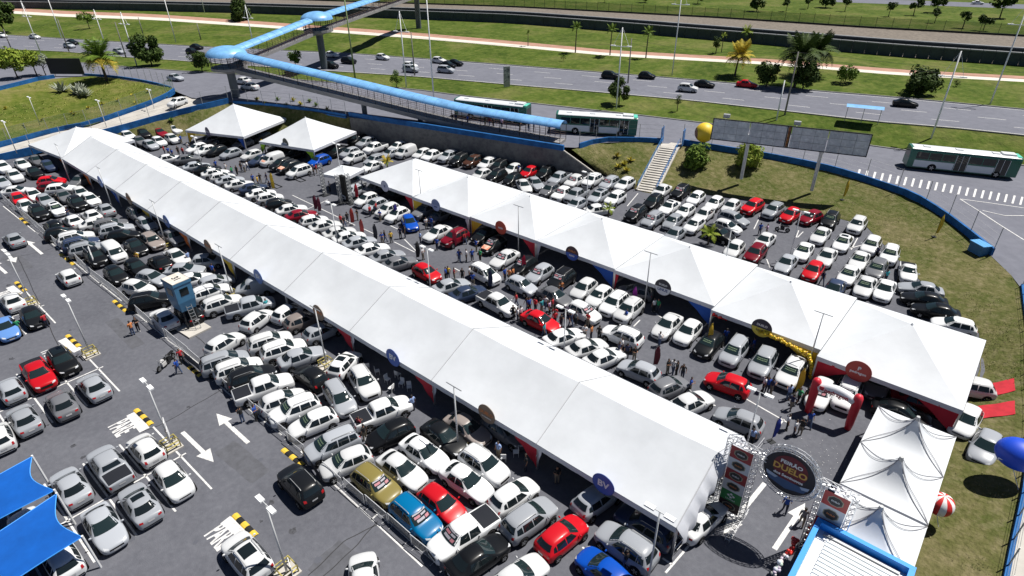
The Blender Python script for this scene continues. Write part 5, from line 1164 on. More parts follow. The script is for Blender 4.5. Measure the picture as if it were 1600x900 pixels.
cars(BF, 0, 225, 7.965, [(45, 300, 'R', 'u', 'W'), (190, 410, 'R', 'u', 'W'), (25, 480, 'R', 's', 'S'), (280, 255, 'R', 's', 'W'), (430, 355, 'R', 's', 'K'), (465, 205, 'R', 's', 'G'), (610, 275, 'R', 'h', 'N'), (640, 465, 58, 'h', 'R'), (650, 535, 58, 'h', 'D'), (775, 585, 58, 'u', 'W'), (1000, 470, 300, 'u', 'G'), (1010, 615, 'R', 'h', 'W'), (215, 590, 58, 's', 'W'), (425, 640, 'R', 'h', 'W'), (240, 690, 'R', 'h', 'R'), (340, 785, 'R', 'h', 'W'), (565, 705, 'R', 'h', 'S'), (800, 650, 'R', 'h', 'G'), (965, 745, 'R', 'u', 'K'), (1125, 690, 'R', 'h', 'W'), (1310, 815, 'L', 's', 'S'), (705, 815, 'R', 'h', 'W', 'gs'), (480, 855, 'R', 'u', 'K')])
cars(BF, 0, 320, 7.965, [(915, 205, 'L', 's', 'W'), (1140, 135, 'L', 's', 'W'), (670, 265, 'L', 'h', 'K'), (1160, 245, 77, 's', 'W'), (800, 345, 77, 'h', 'K'), (950, 420, 77, 'u', 'W'), (1010, 495, 77, 'u', 'N'), (1100, 575, 77, 'u', 'S'), (1380, 255, 77, 'u', 'G'), (1455, 320, 77, 'u', 'S'), (1430, 610, 'R', 'v', 'W', 'w'), (1190, 650, 'R', 'u', 'K')])
cars(BF, 140, 320, 7.965, [(620, 140, 'R', 'u', 'G'), (700, 230, 'R', 'h', 'S'), (420, 390, 62, 'h', 'K'), (575, 520, 'R', 's', 'K', 's'), (790, 465, 'R', 'u', 'Y', 'w'), (1040, 410, 'R', 'p', 'G'), (890, 725, 'L', 's', 'K'), (1100, 650, 'R', 's', 'W'), (600, 790, 'R', 'h', 'K'), (1150, 820, 48, 's', 'S')])
cars(BF, 140, 400, 7.965, [(330, 235, 'R', 'h', 'K', 's'), (800, 255, 18, 'h', 'S'), (610, 405, 22, 'h', 'W'), (760, 560, 62, 'u', 'K', 'r'), (925, 770, 'L', 's', 'W'), (1315, 335, 72, 's', 'W'), (1290, 680, 'L', 's', 'K')])
cars(BF, 280, 400, 7.965, [(390, 470, 'U', 'u', 'W'), (430, 290, 'U', 'h', 'S'), (505, 600, 'U', 'u', 'W', 'r'), (890, 640, 68, 'p', 'S'), (1015, 800, 108, 'h', 'W'), (940, 420, 236, 'v', 'S'), (350, 65, 50, 'h', 'S'), (1335, 690, 100, 'h', 'W'), (1540, 800, 80, 'h', 'Y')])
cars(BF, 300, 480, 7.965, [(410, 450, 100, 'h', 'W'), (415, 690, 74, 'm', 'S'), (975, 440, 75, 'u', 'W'), (1175, 520, 75, 'u', 'W'), (1365, 620, 76, 's', 'S'), (1560, 330, 82, 'h', 'S')])
cars(BF, 300, 560, 7.965, [(620, 130, 75, 'u', 'W', 'r'), (745, 235, 75, 'u', 'K', 'r'), (925, 365, 75, 'p', 'W'), (1135, 530, 76, 'h', 'W'), (1275, 650, 256, 'u', 'W', 'g')])
cars(BF, 430, 560, 6.667, [(405, 170, 'L', 'h', 'K'), (680, 85, 112, 'h', 'W', 's'), (920, 255, -18, 'u', 'W', 'w'), (665, 425, -14, 'm', 'S', 'w'), (405, 670, 255, 'h', 'W', 'g'), (1110, 570, 73, 'p', 'W')])
cars(BF, 400, 660, 6.667, [(800, 240, 255, 'm', 'S', 'g'), (1000, 415, 253, 'h', 'W', 'g'), (1250, 645, 'R', 'u', 'O', 'pr')])
cars(BF, 580, 640, 6.667, [(205, 250, 256, 'h', 'K'), (310, 620, 'R', 's', 'W'), (570, 460, 'R', 's', 'W'), (770, 270, 'R', 's', 'K'), (1050, 160, 'R', 's', 'Y'), (1290, 300, 'R', 's', 'G'), (975, 735, 'R', 's', 'W'), (1190, 575, 'R', 'u', 'W')])
cars(BF, 540, 765, 6.667, [(1010, 160, 'R', 'h', 'R'), (740, 305, 'R', 'u', 'T', 'p'), (1225, 470, 258, 'p', 'W', 'p'), (1390, 690, 80, 's', 'K')])
cars(BF, 740, 765, 6.667, [(420, 60, 'U', 'h', 'W'), (1250, 120, 'U', 'h', 'S'), (560, 300, 'U', 'u', 'S'), (875, 520, 'U', 'h', 'R'), (545, 850, 'U', 's', 'W'), (1360, 850, 172, 'h', 'B')])
cars(BF, 900, 765, 6.667, [(520, 590, 'L', 'u', 'S', 'r'), (720, 380, 'L', 'u', 'N'), (1210, 215, 'U', 's', 'W'), (1345, 40, 'U', 'h', 'K')])
AI = 'on the open aisle left of the barrier'
cars(AI, 0, 0, 1, [(22, 374, 'L', 's', 'S'), (107, 432, 'L', 'h', 'W'), (469, 757, 'L', 'u', 'K', 'r'), (569, 905, 148, 'h', 'W'), (386, 870, 'L', 'u', 'W', 's')])
LL = 'in the left marked bays'
cars(LL, 0, 0, 1, [(20, 470, 'L', 's', 'W'), (52, 496, 'R', 'h', 'K'), (9, 513, 'R', 's', 'L'), (61, 586, 'R', 'p', 'R'), (99, 566, 'R', 'u', 'K', 's'), (146, 603, 'L', 's', 'S'), (97, 630, 'L', 's', 'G'), (16, 608, 'L', 'h', 'S'), (37, 654, 'L', 's', 'S'), (-2, 683, 'L', 'h', 'W'), (110, 759, 'L', 's', 'S'), (172, 730, 'L', 'p', 'S'), (227, 701, 'L', 'h', 'W'), (271, 751, 'R', 'h', 'W'), (163, 823, 'R', 's', 'S'), (218, 786, 'L', 's', 'S', 's'), (93, 868, 'L', 'h', 'W'), (20, 892, 'L', 'h', 'T'), (38, 835, 'L', 's', 'W')])
TB = "along the long marquee's far side"
cars(TB, 300, 200, 7.965, [(55, 480, 72, 's', 'S'), (190, 515, 72, 's', 'K'), (290, 565, 72, 's', 'W'), (380, 615, 72, 'h', 'W'), (470, 655, 72, 's', 'S')])
cars(TB, 360, 270, 7.965, [(110, 150, 72, 's', 'W'), (290, 195, 72, 's', 'N'), (380, 265, 72, 's', 'W'), (490, 315, 72, 'h', 'W'), (600, 385, 72, 'h', 'K'), (760, 460, 72, 's', 'W'), (880, 530, 72, 's', 'D'), (1040, 600, 72, 'h', 'W'), (1180, 665, 72, 's', 'W')])
cars(TB, 520, 350, 7.965, [(80, 110, 72, 's', 'W'), (200, 170, 72, 's', 'W'), (330, 230, 72, 's', 'S'), (490, 320, 72, 's', 'W'), (680, 405, 72, 's', 'S'), (830, 490, 72, 's', 'G'), (1170, 610, 'R', 'h', 'R')])
cars(TB, 680, 400, 7.965, [(200, 375, 72, 's', 'S'), (420, 475, 72, 's', 'N'), (760, 590, -5, 'p', 'W'), (1310, 810, 'R', 's', 'R')])
cars(TB, 820, 460, 6.667, [(410, 450, 70, 's', 'W'), (645, 560, 70, 's', 'W'), (830, 665, 70, 's', 'W'), (1190, 800, 186, 'h', 'S')])
cars(TB, 940, 540, 6.667, [(700, 425, 70, 'h', 'G'), (930, 600, 70, 's', 'W')])
cars(TB, 1080, 590, 6.667, [(495, 445, 186, 'h', 'S')])
MA = 'in the aisle between both tent rows'
cars(MA, 680, 400, 7.965, [(620, 235, -7, 'm', 'W', 'r'), (1140, 400, -4, 'h', 'S')])
cars(MA, 800, 400, 7.965, [(800, 650, -5, 'h', 'W', 'p'), (560, 510, -5, 's', 'G')])
cars(MA, 820, 460, 6.667, [(1010, 440, 184, 'u', 'W')])
cars(MA, 1100, 510, 6.667, [(245, 595, 186, 'h', 'R')])
FR = 'nose-out before the right-hand tents'
cars(FR, 520, 270, 7.965, [(270, 250, 'D', 'u', 'S'), (420, 335, 'D', 'h', 'W'), (550, 395, 'D', 'h', 'S'), (680, 465, 'D', 'h', 'W'), (800, 525, 'D', 'h', 'W'), (970, 620, -28, 'h', 'B'), (530, 200, 'D', 'p', 'G'), (760, 300, 'D', 'u', 'K'), (1130, 490, 'D', 'u', 'G'), (1320, 540, 'D', 'h', 'G')])
cars(FR, 640, 340, 7.965, [(345, 195, 'D', 's', 'W'), (560, 260, 'D', 'u', 'D', 'r'), (930, 220, 'D', 'h', 'K'), (1040, 340, 'D', 'h', 'K', 'po'), (1180, 510, 'D', 's', 'W', 'p'), (1420, 600, 'D', 'h', 'K', 'p')])
cars(FR, 800, 400, 7.965, [(345, 220, 'D', 'h', 'S', 'p'), (600, 310, 'D', 'u', 'K', 'p'), (890, 410, 'D', 'h', 'W'), (1085, 505, 'D', 'h', 'W', 'w'), (1285, 610, 'D', 'u', 'W'), (1435, 680, 'D', 'u', 'W'), (1530, 450, 200, 'h', 'G')])
cars(FR, 960, 460, 6.667, [(550, 325, 'D', 's', 'W'), (765, 395, 'D', 'h', 'W'), (985, 520, 'D', 'h', 'K', 'g'), (1250, 600, 'D', 'm', 'S', 'g')])
cars(FR, 1100, 510, 6.667, [(610, 385, 'D', 'u', 'S', 'g'), (905, 490, 'D', 'u', 'W', 'g'), (1270, 720, 'D', 'h', 'W', 'p')])
cars(FR, 1300, 560, 6.667, [(325, 440, 'D', 'u', 'W', 'p'), (560, 320, 'D', 's', 'G'), (700, 480, 10, 's', 'K'), (930, 515, 15, 's', 'D')])
EN = 'at the grass edge beside the last right-hand tent'
cars(EN, 1300, 560, 6.667, [(1425, 295, 200, 'h', 'W'), (1300, 610, 265, 'h', 'W'), (1312, 800, 265, 'h', 'S')])
BK = 'on the back lot below the retaining wall'
cars(BK, 640, 210, 7.965, [(150, 245, 'D', 'h', 'W'), (290, 275, 'D', 'p', 'W'), (480, 285, 'D', 'u', 'S', 'r'), (620, 325, 'D', 'u', 'K', 'r'), (790, 345, 'D', 'u', 'C', 'r'), (970, 375, 'D', 'u', 'W', 'r'), (1110, 410, 'D', 'u', 'K', 'r'), (1270, 445, 'D', 'h', 'W'), (1490, 470, 'D', 'h', 'R'), (890, 505, 'D', 'h', 'W'), (1090, 520, 'D', 'u', 'K', 'r'), (1280, 560, 'D', 'h', 'K')])
cars(BK, 780, 235, 7.965, [(575, 290, 'D', 'u', 'K', 'r'), (750, 355, 'D', 'p', 'S'), (950, 390, 'D', 'p', 'W', 'p'), (1155, 385, 'D', 'u', 'W', 'r'), (1370, 420, 'D', 'u', 'S', 'pr'), (1560, 435, 'D', 'u', 'W'), (320, 440, -35, 's', 'W'), (455, 420, -30, 's', 'S'), (605, 490, 'D', 'h', 'G'), (800, 545, 'D', 'p', 'W', 'p'), (990, 575, 'D', 'p', 'S'), (1230, 585, 'D', 'u', 'S', 's'), (1440, 610, 'D', 'u', 'W'), (1240, 740, 60, 's', 'W'), (920, 670, 'D', 'h', 'S')])
BR_ = 'on the back lot below the grass bank'
cars(BR_, 920, 260, 7.965, [(905, 305, 'D', 's', 'W'), (1140, 325, 'D', 'u', 'K', 'pr'), (800, 450, 'D', 'u', 'K'), (580, 590, 'D', 'u', 'K', 'pr'), (1000, 510, 'D', 's', 'W', 's'), (790, 675, 'D', 'u', 'S', 'p'), (1195, 565, 'D', 'h', 'W', 'w'), (1330, 400, 'D', 'h', 'W', 'w'), (1075, 700, 'D', 'h', 'S', 'w'), (1430, 605, 'D', 'h', 'W'), (1305, 740, 'D', 'h', 'W', 'w'), (1040, 840, 'D', 's', 'S')])
cars(BR_, 1060, 280, 6.667, [(375, 255, 'D', 'h', 'W', 'w'), (545, 290, 'D', 'h', 'W'), (770, 295, 265, 'u', 'R'), (985, 335, 265, 'u', 'S'), (1165, 375, 268, 'h', 'R'), (1395, 405, 258, 'h', 'D', 'w'), (575, 425, -8, 'u', 'S'), (510, 500, -8, 'h', 'W'), (420, 580, -8, 'u', 'K'), (580, 730, 'D', 'h', 'W'), (810, 770, 'D', 'u', 'D'), (885, 655, 'D', 's', 'W'), (1480, 585, 'D', 's', 'W', 'g'), (1295, 760, 'D', 's', 'W', 'g'), (1560, 430, 'D', 'u', 'K', 'g'), (1130, 870, 'D', 's', 'S')])
cars(BR_, 1160, 320, 6.667, [(1190, 220, 'D', 'u', 'W', 'w'), (1045, 395, 'D', 's', 'W', 'gs'), (875, 545, 'D', 's', 'W'), (735, 690, 'D', 'h', 'R'), (1335, 435, 'D', 'u', 'W', 'g'), (1215, 580, 'D', 's', 'W', 'g'), (1530, 530, 'D', 'u', 'W', 'g'), (1395, 680, 'D', 'u', 'G', 'g'), (1090, 750, 'D', 's', 'W', 'g'), (970, 860, 'D', 's', 'N'), (1280, 850, 'D', 's', 'W', 'g'), (1500, 890, 'D', 's', 'W')])
cars(BR_, 1300, 360, 6.667, [(790, 435, 284, 't', 'W', 'w'), (900, 610, 196, 's', 'S'), (960, 720, 194, 's', 'K'), (1080, 840, 194, 's', 'K')])
cars(BR_, 0, 0, 1, [(1490, 509, 194, 'h', 'W')])
SQ = 'near the two detached square tents'
cars(SQ, 160, 160, 6.667, [(265, 355, 'R', 'u', 'W'), (430, 335, 'R', 'u', 'K'), (600, 315, 'R', 's', 'D'), (760, 290, 'R', 'u', 'W'), (390, 405, 'R', 's', 'G'), (590, 410, 'R', 'h', 'W'), (730, 380, 'R', 'h', 'W'), (500, 445, 'R', 'h', 'S'), (890, 590, 72, 's', 'G'), (700, 590, 72, 's', 'W')])
cars(SQ, 300, 200, 7.965, [(60, 255, 'D', 'h', 'W'), (170, 285, 'D', 'h', 'W'), (310, 285, 'D', 'h', 'K'), (480, 320, 'D', 'h', 'S'), (740, 340, 'D', 'h', 'W'), (850, 400, 'D', 's', 'N'), (1010, 405, 'D', 'v', 'W', 'o'), (1110, 460, 'D', 'u', 'K', 'r'), (1210, 495, 'D', 'u', 'K', 'or'), (1330, 550, 'D', 'm', 'W'), (200, 165, 'D', 'u', 'G'), (330, 190, 'D', 'h', 'K'), (670, 180, 'D', 'h', 'G'), (820, 130, 'D', 'u', 'K'), (1080, 250, 'D', 'u', 'K'), (1260, 340, 'D', 'h', 'K')])
cars(SQ, 440, 190, 7.965, [(470, 500, 'D', 'u', 'B'), (905, 460, 'D', 'u', 'W'), (850, 390, 'D', 'h', 'S'), (1050, 270, 'D', 'u', 'S'), (1160, 335, 'D', 'p', 'W'), (1350, 400, 'D', 's', 'S'), (1200, 505, 'D', 'u', 'S'), (1080, 550, 'D', 's', 'W'), (1450, 320, 'D', 'h', 'W'), (1540, 390, 'D', 'v', 'W'), (900, 730, 10, 's', 'G'), (700, 380, 'D', 'h', 'K'), (950, 235, 'D', 'u', 'K')])
HW = 'driving on the highway'
cars(HW, 0, 0, 1, [(54, 57, 14, 's', 'W'), (2, 55, 14, 's', 'W'), (108, 71, 14, 'h', 'S'), (113, 66, 14, 's', 'K'), (186, 80, 14, 'h', 'S'), (207, 72, 14, 's', 'K'), (300, 80, 14, 'h', 'K'), (307, 73, 14, 's', 'K'), (518, 85, 14, 's', 'W'), (598, 89, 14, 'h', 'W'), (641, 102, 14, 'h', 'W'), (642, 108, 14, 'u', 'S'), (545, 95, 14, 'u', 'K'), (517, 102, 14, 'u', 'K'), (686, 94, 15, 'h', 'W'), (697, 109, 15, 'm', 'S'), (700, 101, 15, 's', 'K'), (711, 98, 15, 's', 'K'), (954, 118, 16, 'u', 'K'), (1011, 118, 16, 'h', 'K'), (1075, 138, 16, 'u', 'W', 'r'), (1101, 131, 16, 's', 'K'), (1167, 131, 16, 's', 'R'), (1415, 161, 16, 's', 'K')], 4.5)
SV = 'on the service road by the footbridge'
cars(SV, 0, 0, 1, [(274, 121, 17, 's', 'S'), (378, 126, 197, 's', 'W'), (390, 135, 197, 's', 'W'), (405, 117, 17, 'h', 'K')], 4.35)
cars('on the pale entrance ramp', 0, 0, 1, [(277, 161, 288, 'u', 'W')], 3.6)
cars('on the far carriageway at the top right', 0, 0, 1, [(1528, 4, 16, 's', 'W')], 5.35)

cnt = {}
for c in CARS: cnt.setdefault((c[0], c[4], c[5]), []).append(c)
for v in cnt.values(): v.sort(key=lambda c: (round(c[1], 1), c[2]))
placed = []
# parked cars never touch: nudge any that would overlap apart, on the flat
DIM = {k: (max(s_[0] for s_ in v), 0.93) for k, v in {'h': [(2.0,)], 's': [(2.24,)], 'u': [(2.15,)], 'm': [(2.19,)], 'p': [(2.6,)], 't': [(2.19,)], 'v': [(2.18,)]}.items()}
POS = []
for c in CARS:
    p_ = U(c[1], c[2], c[7]+0.72*CS); POS.append([p_.x, p_.y, rad(c[3]+random.uniform(-2.0, 2.0)), DIM[c[4]][0]*CS*0.985, DIM[c[4]][1]*CS*0.985, p_.x, p_.y])
def sat(a, b):
    best = None
    for an in (a[2], a[2]+math.pi/2, b[2], b[2]+math.pi/2):
        ux, uy = math.cos(an), math.sin(an); d = (b[0]-a[0])*ux+(b[1]-a[1])*uy
        ra = a[3]*abs(math.cos(an-a[2]))+a[4]*abs(math.sin(an-a[2])); rb = b[3]*abs(math.cos(an-b[2]))+b[4]*abs(math.sin(an-b[2])); ov = ra+rb-abs(d)
        if ov <= 0: return None
        if best is None or ov < best[0]: best = (ov, ux*(1 if d >= 0 else -1), uy*(1 if d >= 0 else -1))
    return best
pairs_ = [(i, j) for i in range(len(POS)) for j in range(i) if math.hypot(POS[i][0]-POS[j][0], POS[i][1]-POS[j][1]) < 7.5 and abs(CARS[i][7]-CARS[j][7]) < 0.5]
for it in range(60):
    mv = 0
    for i, j in pairs_:
        r_ = sat(POS[j], POS[i])
        if r_:
            k = min(r_[0], 0.25)*0.5; POS[i][0] += r_[1]*k; POS[i][1] += r_[2]*k; POS[j][0] -= r_[1]*k; POS[j][1] -= r_[2]*k; mv += 1
    if not mv: break
print('cars moved', max(math.hypot(q[0]-q[5], q[1]-q[6]) for q in POS), 'left', mv)
def put_car(c):
    place, px, py, hd, k, co, opt, z = c; K = KIND[k]; col, cname = COL[co]
    ps = POS[CARS.index(c)]; p = Vector((ps[0], ps[1], z+0.72*CS)); sib = cnt[(place, k, co)]
    if len(sib) == 1: lab = '%s %s %s' % (cname, TYP[k], place)
    else: lab = '%s %s %s from the left %s' % (ordw(sib.index(c)+1), cname, TYP[k], place)
    hd2 = math.degrees(ps[2])
    t = thing(TYP[k].replace(' ', '_').lower(), lab, CAT[k], (p.x, p.y, z), rad(hd2), 'cars '+place)
    t.scale = (CS*0.99, CS*1.045, CS*1.09); placed.append((p.x, p.y, rad(hd2)))
    dist = (p-Vector((0, 0, CAMH))).length; v_ = random.uniform(0.74, 1.0) if co == 'W' else random.uniform(0.8, 1.15)
    cc = tuple(min(x*v_, 0.8) for x in col)
    parts = list(K['P'])
    if dist < 112: parts += K['near']
    for nm, me, loc in parts: obj(nm, me, t, loc, 0, cc)
    for i, w_ in enumerate(K['wl']):
        o = obj('wheel', K['wheel'], t, w_)
        if dist < 112: obj('rim', K['rim'], o)
    if 's' in opt and 'sunroof' in K['extra']: obj('sunroof', K['extra']['sunroof'], t)
    if 'o' in opt: obj('hood_sheet', K['extra']['hood_sheet'], t)
    for ch in 'gpw':
        if ch in opt: obj('windscreen_writing', K['wr'][ch], t)['kind'] = 'stuff'
    return t
for c in CARS: put_car(c)
# ---------------------------------------------------------------- buses
bus_g = mat('bus_green', (0.01, 0.11, 0.075), 0.4, coat=0.3); bus_w = mat('bus_white', (0.62, 0.64, 0.66), 0.4, coat=0.3); bus_mint = mat('bus_mint', (0.1, 0.5, 0.38), 0.4)
def bus(nose_px, tail_px, label):
    a, b = US(*nose_px), US(*tail_px); d = a-b; L = d.length; ang = math.atan2(d.y, d.x); c = a.lerp(b, 0.5)
    t = thing('city_bus', label, 'bus', c+Vector((0, 0, 0.02)), ang, 'green and white city buses'); hl = L/2; w = 1.32; h = 3.25
    t.rotation_euler = (0, -math.asin((a.z-b.z)/L)*1.0, ang)
    mb = MB(); prof = [(w, 0.35), (w, 1.45), (w*0.97, 2.85), (w*0.9, 3.1), (w*0.72, h), (0, h+0.03)]; ring = prof+[(-y, z) for y, z in reversed(prof[:-1])]
    rows = [[(x, y*s_, z if z > 1 else z) for y, z in ring] for x, s_ in ((-hl, 0.93), (-hl+0.12, 1), (hl-0.2, 1), (hl, 0.94))]
    mb.grid([list(r) for r in rows]); mb.quad(list(reversed(rows[0]))); mb.quad(rows[-1]); mb.quad([rows[0][0], rows[-1][0], rows[-1][-1], rows[0][-1]])
    me = mb.mesh('body', bus_g)
    bm = bmesh.new(); bm.from_mesh(me); bmesh.ops.recalc_face_normals(bm, faces=bm.faces); bm.to_mesh(me); bm.free(); obj('body', me, t)
    mb = MB(); mb.grid([[(x, y, z) for y, z in ((-1.22, 3.06), (-1.19, 3.13), (-0.96, h+0.015), (0, h+0.045), (0.96, h+0.015), (1.19, 3.13), (1.22, 3.06))] for x in (-hl+0.35, hl-0.7)]); rfm = mb.mesh('roof', bus_w)
    if rfm.polygons[0].normal.z < 0: rfm.flip_normals()
    rf_ = obj('roof', rfm, t)
    for x in (-hl+2.2, -hl*0.1, hl-3.2):
        mb = MB(); mb.box((x, 0, h+0.08), (0.9, 0.8, 0.12)); obj('roof_hatch', mb.mesh('roof_hatch', bus_w), rf_)
    mb = MB(); mb.box((hl-1.6, 0, h+0.14), (1.7, 1.3, 0.22)); obj('air_unit', mb.mesh('air_unit', bus_w), rf_)
    mb = MB(); mb.box((hl-0.35, 0, h-0.02), (0.6, 2.0, 0.12)); obj('front_cap', mb.mesh('front_cap', bus_mint), t)
    for s in (-1, 1):
        for k in range(7):
            x = -hl+0.9+k*(L-2.2)/7; door = (k in (3, 6)) and s == -1
            x1 = x+(L-2.2)/7-0.12
            if door:
                mb = MB(); mb.box(((x+x1)/2, s*(w+0.002), 1.62), (x1-x, 0.05, 2.3)); obj('door', mb.mesh('door', glass), t)
                mb = MB(); mb.box(((x+x1)/2, s*(w+0.03), 1.62), (0.05, 0.03, 2.3)); mb.box((x+0.03, s*(w+0.03), 1.62), (0.06, 0.03, 2.3)); mb.box((x1-0.03, s*(w+0.03), 1.62), (0.06, 0.03, 2.3)); obj('door_frame', mb.mesh('door_frame', bus_w), t)
            else:
                mb = MB(); mb.quad([(x, s*(w+0.012), 1.72), (x1, s*(w+0.012), 1.72), (x1, s*(w*0.972+0.012), 2.72), (x, s*(w*0.972+0.012), 2.72)] if s > 0 else [(x1, s*(w+0.012), 1.72), (x, s*(w+0.012), 1.72), (x, s*(w*0.972+0.012), 2.72), (x1, s*(w*0.972+0.012), 2.72)]); obj('window', mb.mesh('window', glass), t)
                mb = MB(); mb.box(((x+x1)/2, s*(w+0.004), 1.0), (x1-x+0.12, 0.02, 1.0)); obj('lower_panel', mb.mesh('lower_panel', bus_w if (k < 6) else bus_g), t)
    mb = MB(); mb.quad([(hl+0.012, -1.1, 1.3), (hl+0.012, 1.1, 1.3), (hl+0.012, 1.05, 2.75), (hl+0.012, -1.05, 2.75)]); obj('windscreen', mb.mesh('windscreen', glass), t)
    mb = MB(); mb.quad([(-hl-0.012, 1.05, 1.7), (-hl-0.012, -1.05, 1.7), (-hl-0.012, -1.0, 2.65), (-hl-0.012, 1.0, 2.65)]); obj('rear_window', mb.mesh('rear_window', glass), t)
    ty, rm = wheel_meshes(0.5)
    for x in (hl-2.6, -hl+3.4):
        for s in (-1, 1):
            o = obj('wheel', ty, t, (x, s*(w-0.06), 0.5)); o.scale = (1, 1.4, 1); obj('rim', rm, o)
            mb = MB(); mb.quad([(x+0.62*math.cos(math.pi*i/10), s*(w+0.02), 0.5+0.62*math.sin(math.pi*i/10)) for i in range(11)]); obj('wheel_arch', mb.mesh('wheel_arch', plastic_k), t)
bus((1580, 277), (1411, 259), 'green and white city bus on the right beside the zebra crossing')
bus((993, 212), (868, 204), 'green and white city bus at the end of the footbridge ramp')
bus((826, 193), (715, 180), 'green and white city bus half hidden behind the footbridge roof')
# ================================================================= PEOPLE
def make_person(pose):
    V = {}; E_ = []; R_ = {}; REG = {}
    def add(n, p, r, par=None, reg='body'):
        V[n] = Vector(p); R_[n] = r; REG[n] = reg
        if par: E_.append((par, n))
    add('pelvis', (0, 0, 0.95), 0.15, None, 'leg'); add('waist', (0, 0, 1.10), 0.135, 'pelvis', 'torso'); add('chest', (0.01, 0, 1.32), 0.16, 'waist', 'torso'); add('neck', (0, 0, 1.49), 0.06, 'chest', 'torso')
    add('jaw', (0.02, 0, 1.56), 0.07, 'neck', 'head'); add('head', (0.015, 0, 1.66), 0.105, 'jaw', 'head'); add('crown', (0.0, 0, 1.735), 0.07, 'head', 'hair')
    st = {'stand': (0.02, -0.02), 'walk': (0.26, -0.24), 'bent': (0.03, -0.03), 'raise': (0.04, -0.04)}[pose]
    for s, fx in ((1, st[0]), (-1, st[1])):
        t = 'l' if s > 0 else 'r'
        add('hip'+t, (0, s*0.09, 0.88), 0.105, 'pelvis', 'leg'); add('knee'+t, (fx*0.5+0.03, s*0.105, 0.49), 0.068, 'hip'+t, 'leg'); add('ankle'+t, (fx, s*0.11, 0.10), 0.045, 'knee'+t, 'leg')
        add('heel'+t, (fx-0.03, s*0.11, 0.05), 0.045, 'ankle'+t, 'shoe'); add('toe'+t, (fx+0.15, s*0.125, 0.035), 0.04, 'ankle'+t, 'shoe')
        add('shoulder'+t, (0, s*0.19, 1.42), 0.068, 'chest', 'torso')
        if pose == 'raise' and s > 0: el, wr = (0.05, 0.33, 1.62), (0.12, 0.3, 1.88)
        elif pose == 'bent': el, wr = (0.02, s*0.27, 1.14), (0.24, s*0.13, 1.2)
        elif pose == 'walk': el, wr = (-0.12*s*1.0, s*0.26, 1.14), (-0.12*s+0.12, s*0.27, 0.9)
        else: el, wr = (-0.03, s*0.27, 1.13), (0.05, s*0.27, 0.87)
        el, wr = Vector(el), Vector(wr)
        add('elbow'+t, el, 0.046, 'shoulder'+t, 'sleeve'); add('wrist'+t, wr, 0.03, 'elbow'+t, 'arm'); d = (wr-el).normalized()
        add('palm'+t, wr+d*0.07, 0.034, 'wrist'+t, 'arm'); sd = d.cross(Vector((0, s, 0.3))).normalized()
        for k, (o_, ln) in enumerate(((-0.03, 0.055), (-0.01, 0.07), (0.01, 0.067), (0.03, 0.05))):
            add('f%d%s' % (k, t), wr+d*(0.08+ln)+sd*o_*1.2, 0.009, 'palm'+t, 'arm')
        add('th'+t, wr+d*0.07+sd*0.055, 0.01, 'palm'+t, 'arm')
    names = list(V); ix = {n: i for i, n in enumerate(names)}
    me = D.meshes.new('person'); me.from_pydata([V[n][:] for n in names], [(ix[a], ix[b]) for a, b in E_], [])
    o = D.objects.new('tmp', me); C.objects.link(o); o.modifiers.new('skin', 'SKIN')
    sv = me.skin_vertices[0].data
    for n in names: sv[ix[n]].radius = (R_[n], R_[n]*(0.8 if REG[n] == 'torso' else 1.0)); sv[ix[n]].use_root = (n == 'pelvis')
    md = o.modifiers.new('sub', 'SUBSURF'); md.levels = 1; md.render_levels = 1
    dg = bpy.context.evaluated_depsgraph_get(); full = D.meshes.new_from_object(o.evaluated_get(dg)); D.objects.remove(o)
    full.materials.clear(); full.materials.append(skin_m); full.shade_smooth(); full.name = 'person'
    segs = [(V[a], V[b], REG[b]) for a, b in E_]
    def region(p):
        best = None
        for a, b, r in segs:
            t_ = max(0, min(1, (p-a).dot(b-a)/max((b-a).length_squared, 1e-9))); dd = (p-a.lerp(b, t_)).length
            if best is None or dd < best[0]: best = (dd, r, t_)
        return best
    regs = [region(p.center) for p in full.polygons]
    def shell(name, test, off, m_):
        fs = [p for p, r in zip(full.polygons, regs) if test(r, p.center)]; used = {}; mb = MB()
        for p in fs:
            f = []
            for vi in p.vertices:
                if vi not in used: used[vi] = len(mb.v); v = full.vertices[vi]; mb.v.append(v.co+v.normal*off)
                f.append(used[vi])
            mb.f.append(tuple(f)); mb.mi.append(0)
        return mb.mesh(name, m_, smooth=True)
    return dict(body=full,
                shirt=shell('shirt', lambda r, c: (r[1] == 'torso' and c.z < 1.47 and c.z > 0.93) or (r[1] == 'sleeve' and r[2] < 0.75) or (r[1] == 'leg' and c.z > 0.97), 0.014, cloth),
                trousers=shell('trousers', lambda r, c: r[1] == 'leg' and 0.1 < c.z < 1.02, 0.011, cloth),
                hair=shell('hair', lambda r, c: c.z > 1.58 and (c.z > 1.69 or c.x < 0.0), 0.012, hair_m),
                shoes=shell('shoes', lambda r, c: r[1] == 'shoe' or c.z < 0.09, 0.008, plain))
POSES = {p: make_person(p) for p in ('stand', 'walk', 'bent', 'raise')}
SH = dict(B=((0.01, 0.06, 0.32), 'blue'), W=((0.6, 0.6, 0.62), 'white'), K=((0.012, 0.012, 0.014), 'black'), R=((0.4, 0.02, 0.03), 'red'), Y=((0.55, 0.35, 0.03), 'yellow'), G=((0.02, 0.25, 0.1), 'green'), N=((0.015, 0.02, 0.06), 'navy'), O=((0.5, 0.18, 0.06), 'orange'), L=((0.25, 0.35, 0.6), 'light blue'), T=((0.03, 0.3, 0.35), 'turquoise'), D=((0.16, 0.015, 0.025), 'dark red'), P=((0.5, 0.35, 0.5), 'pink'), E=((0.15, 0.16, 0.18), 'grey'))
PEOPLE = []
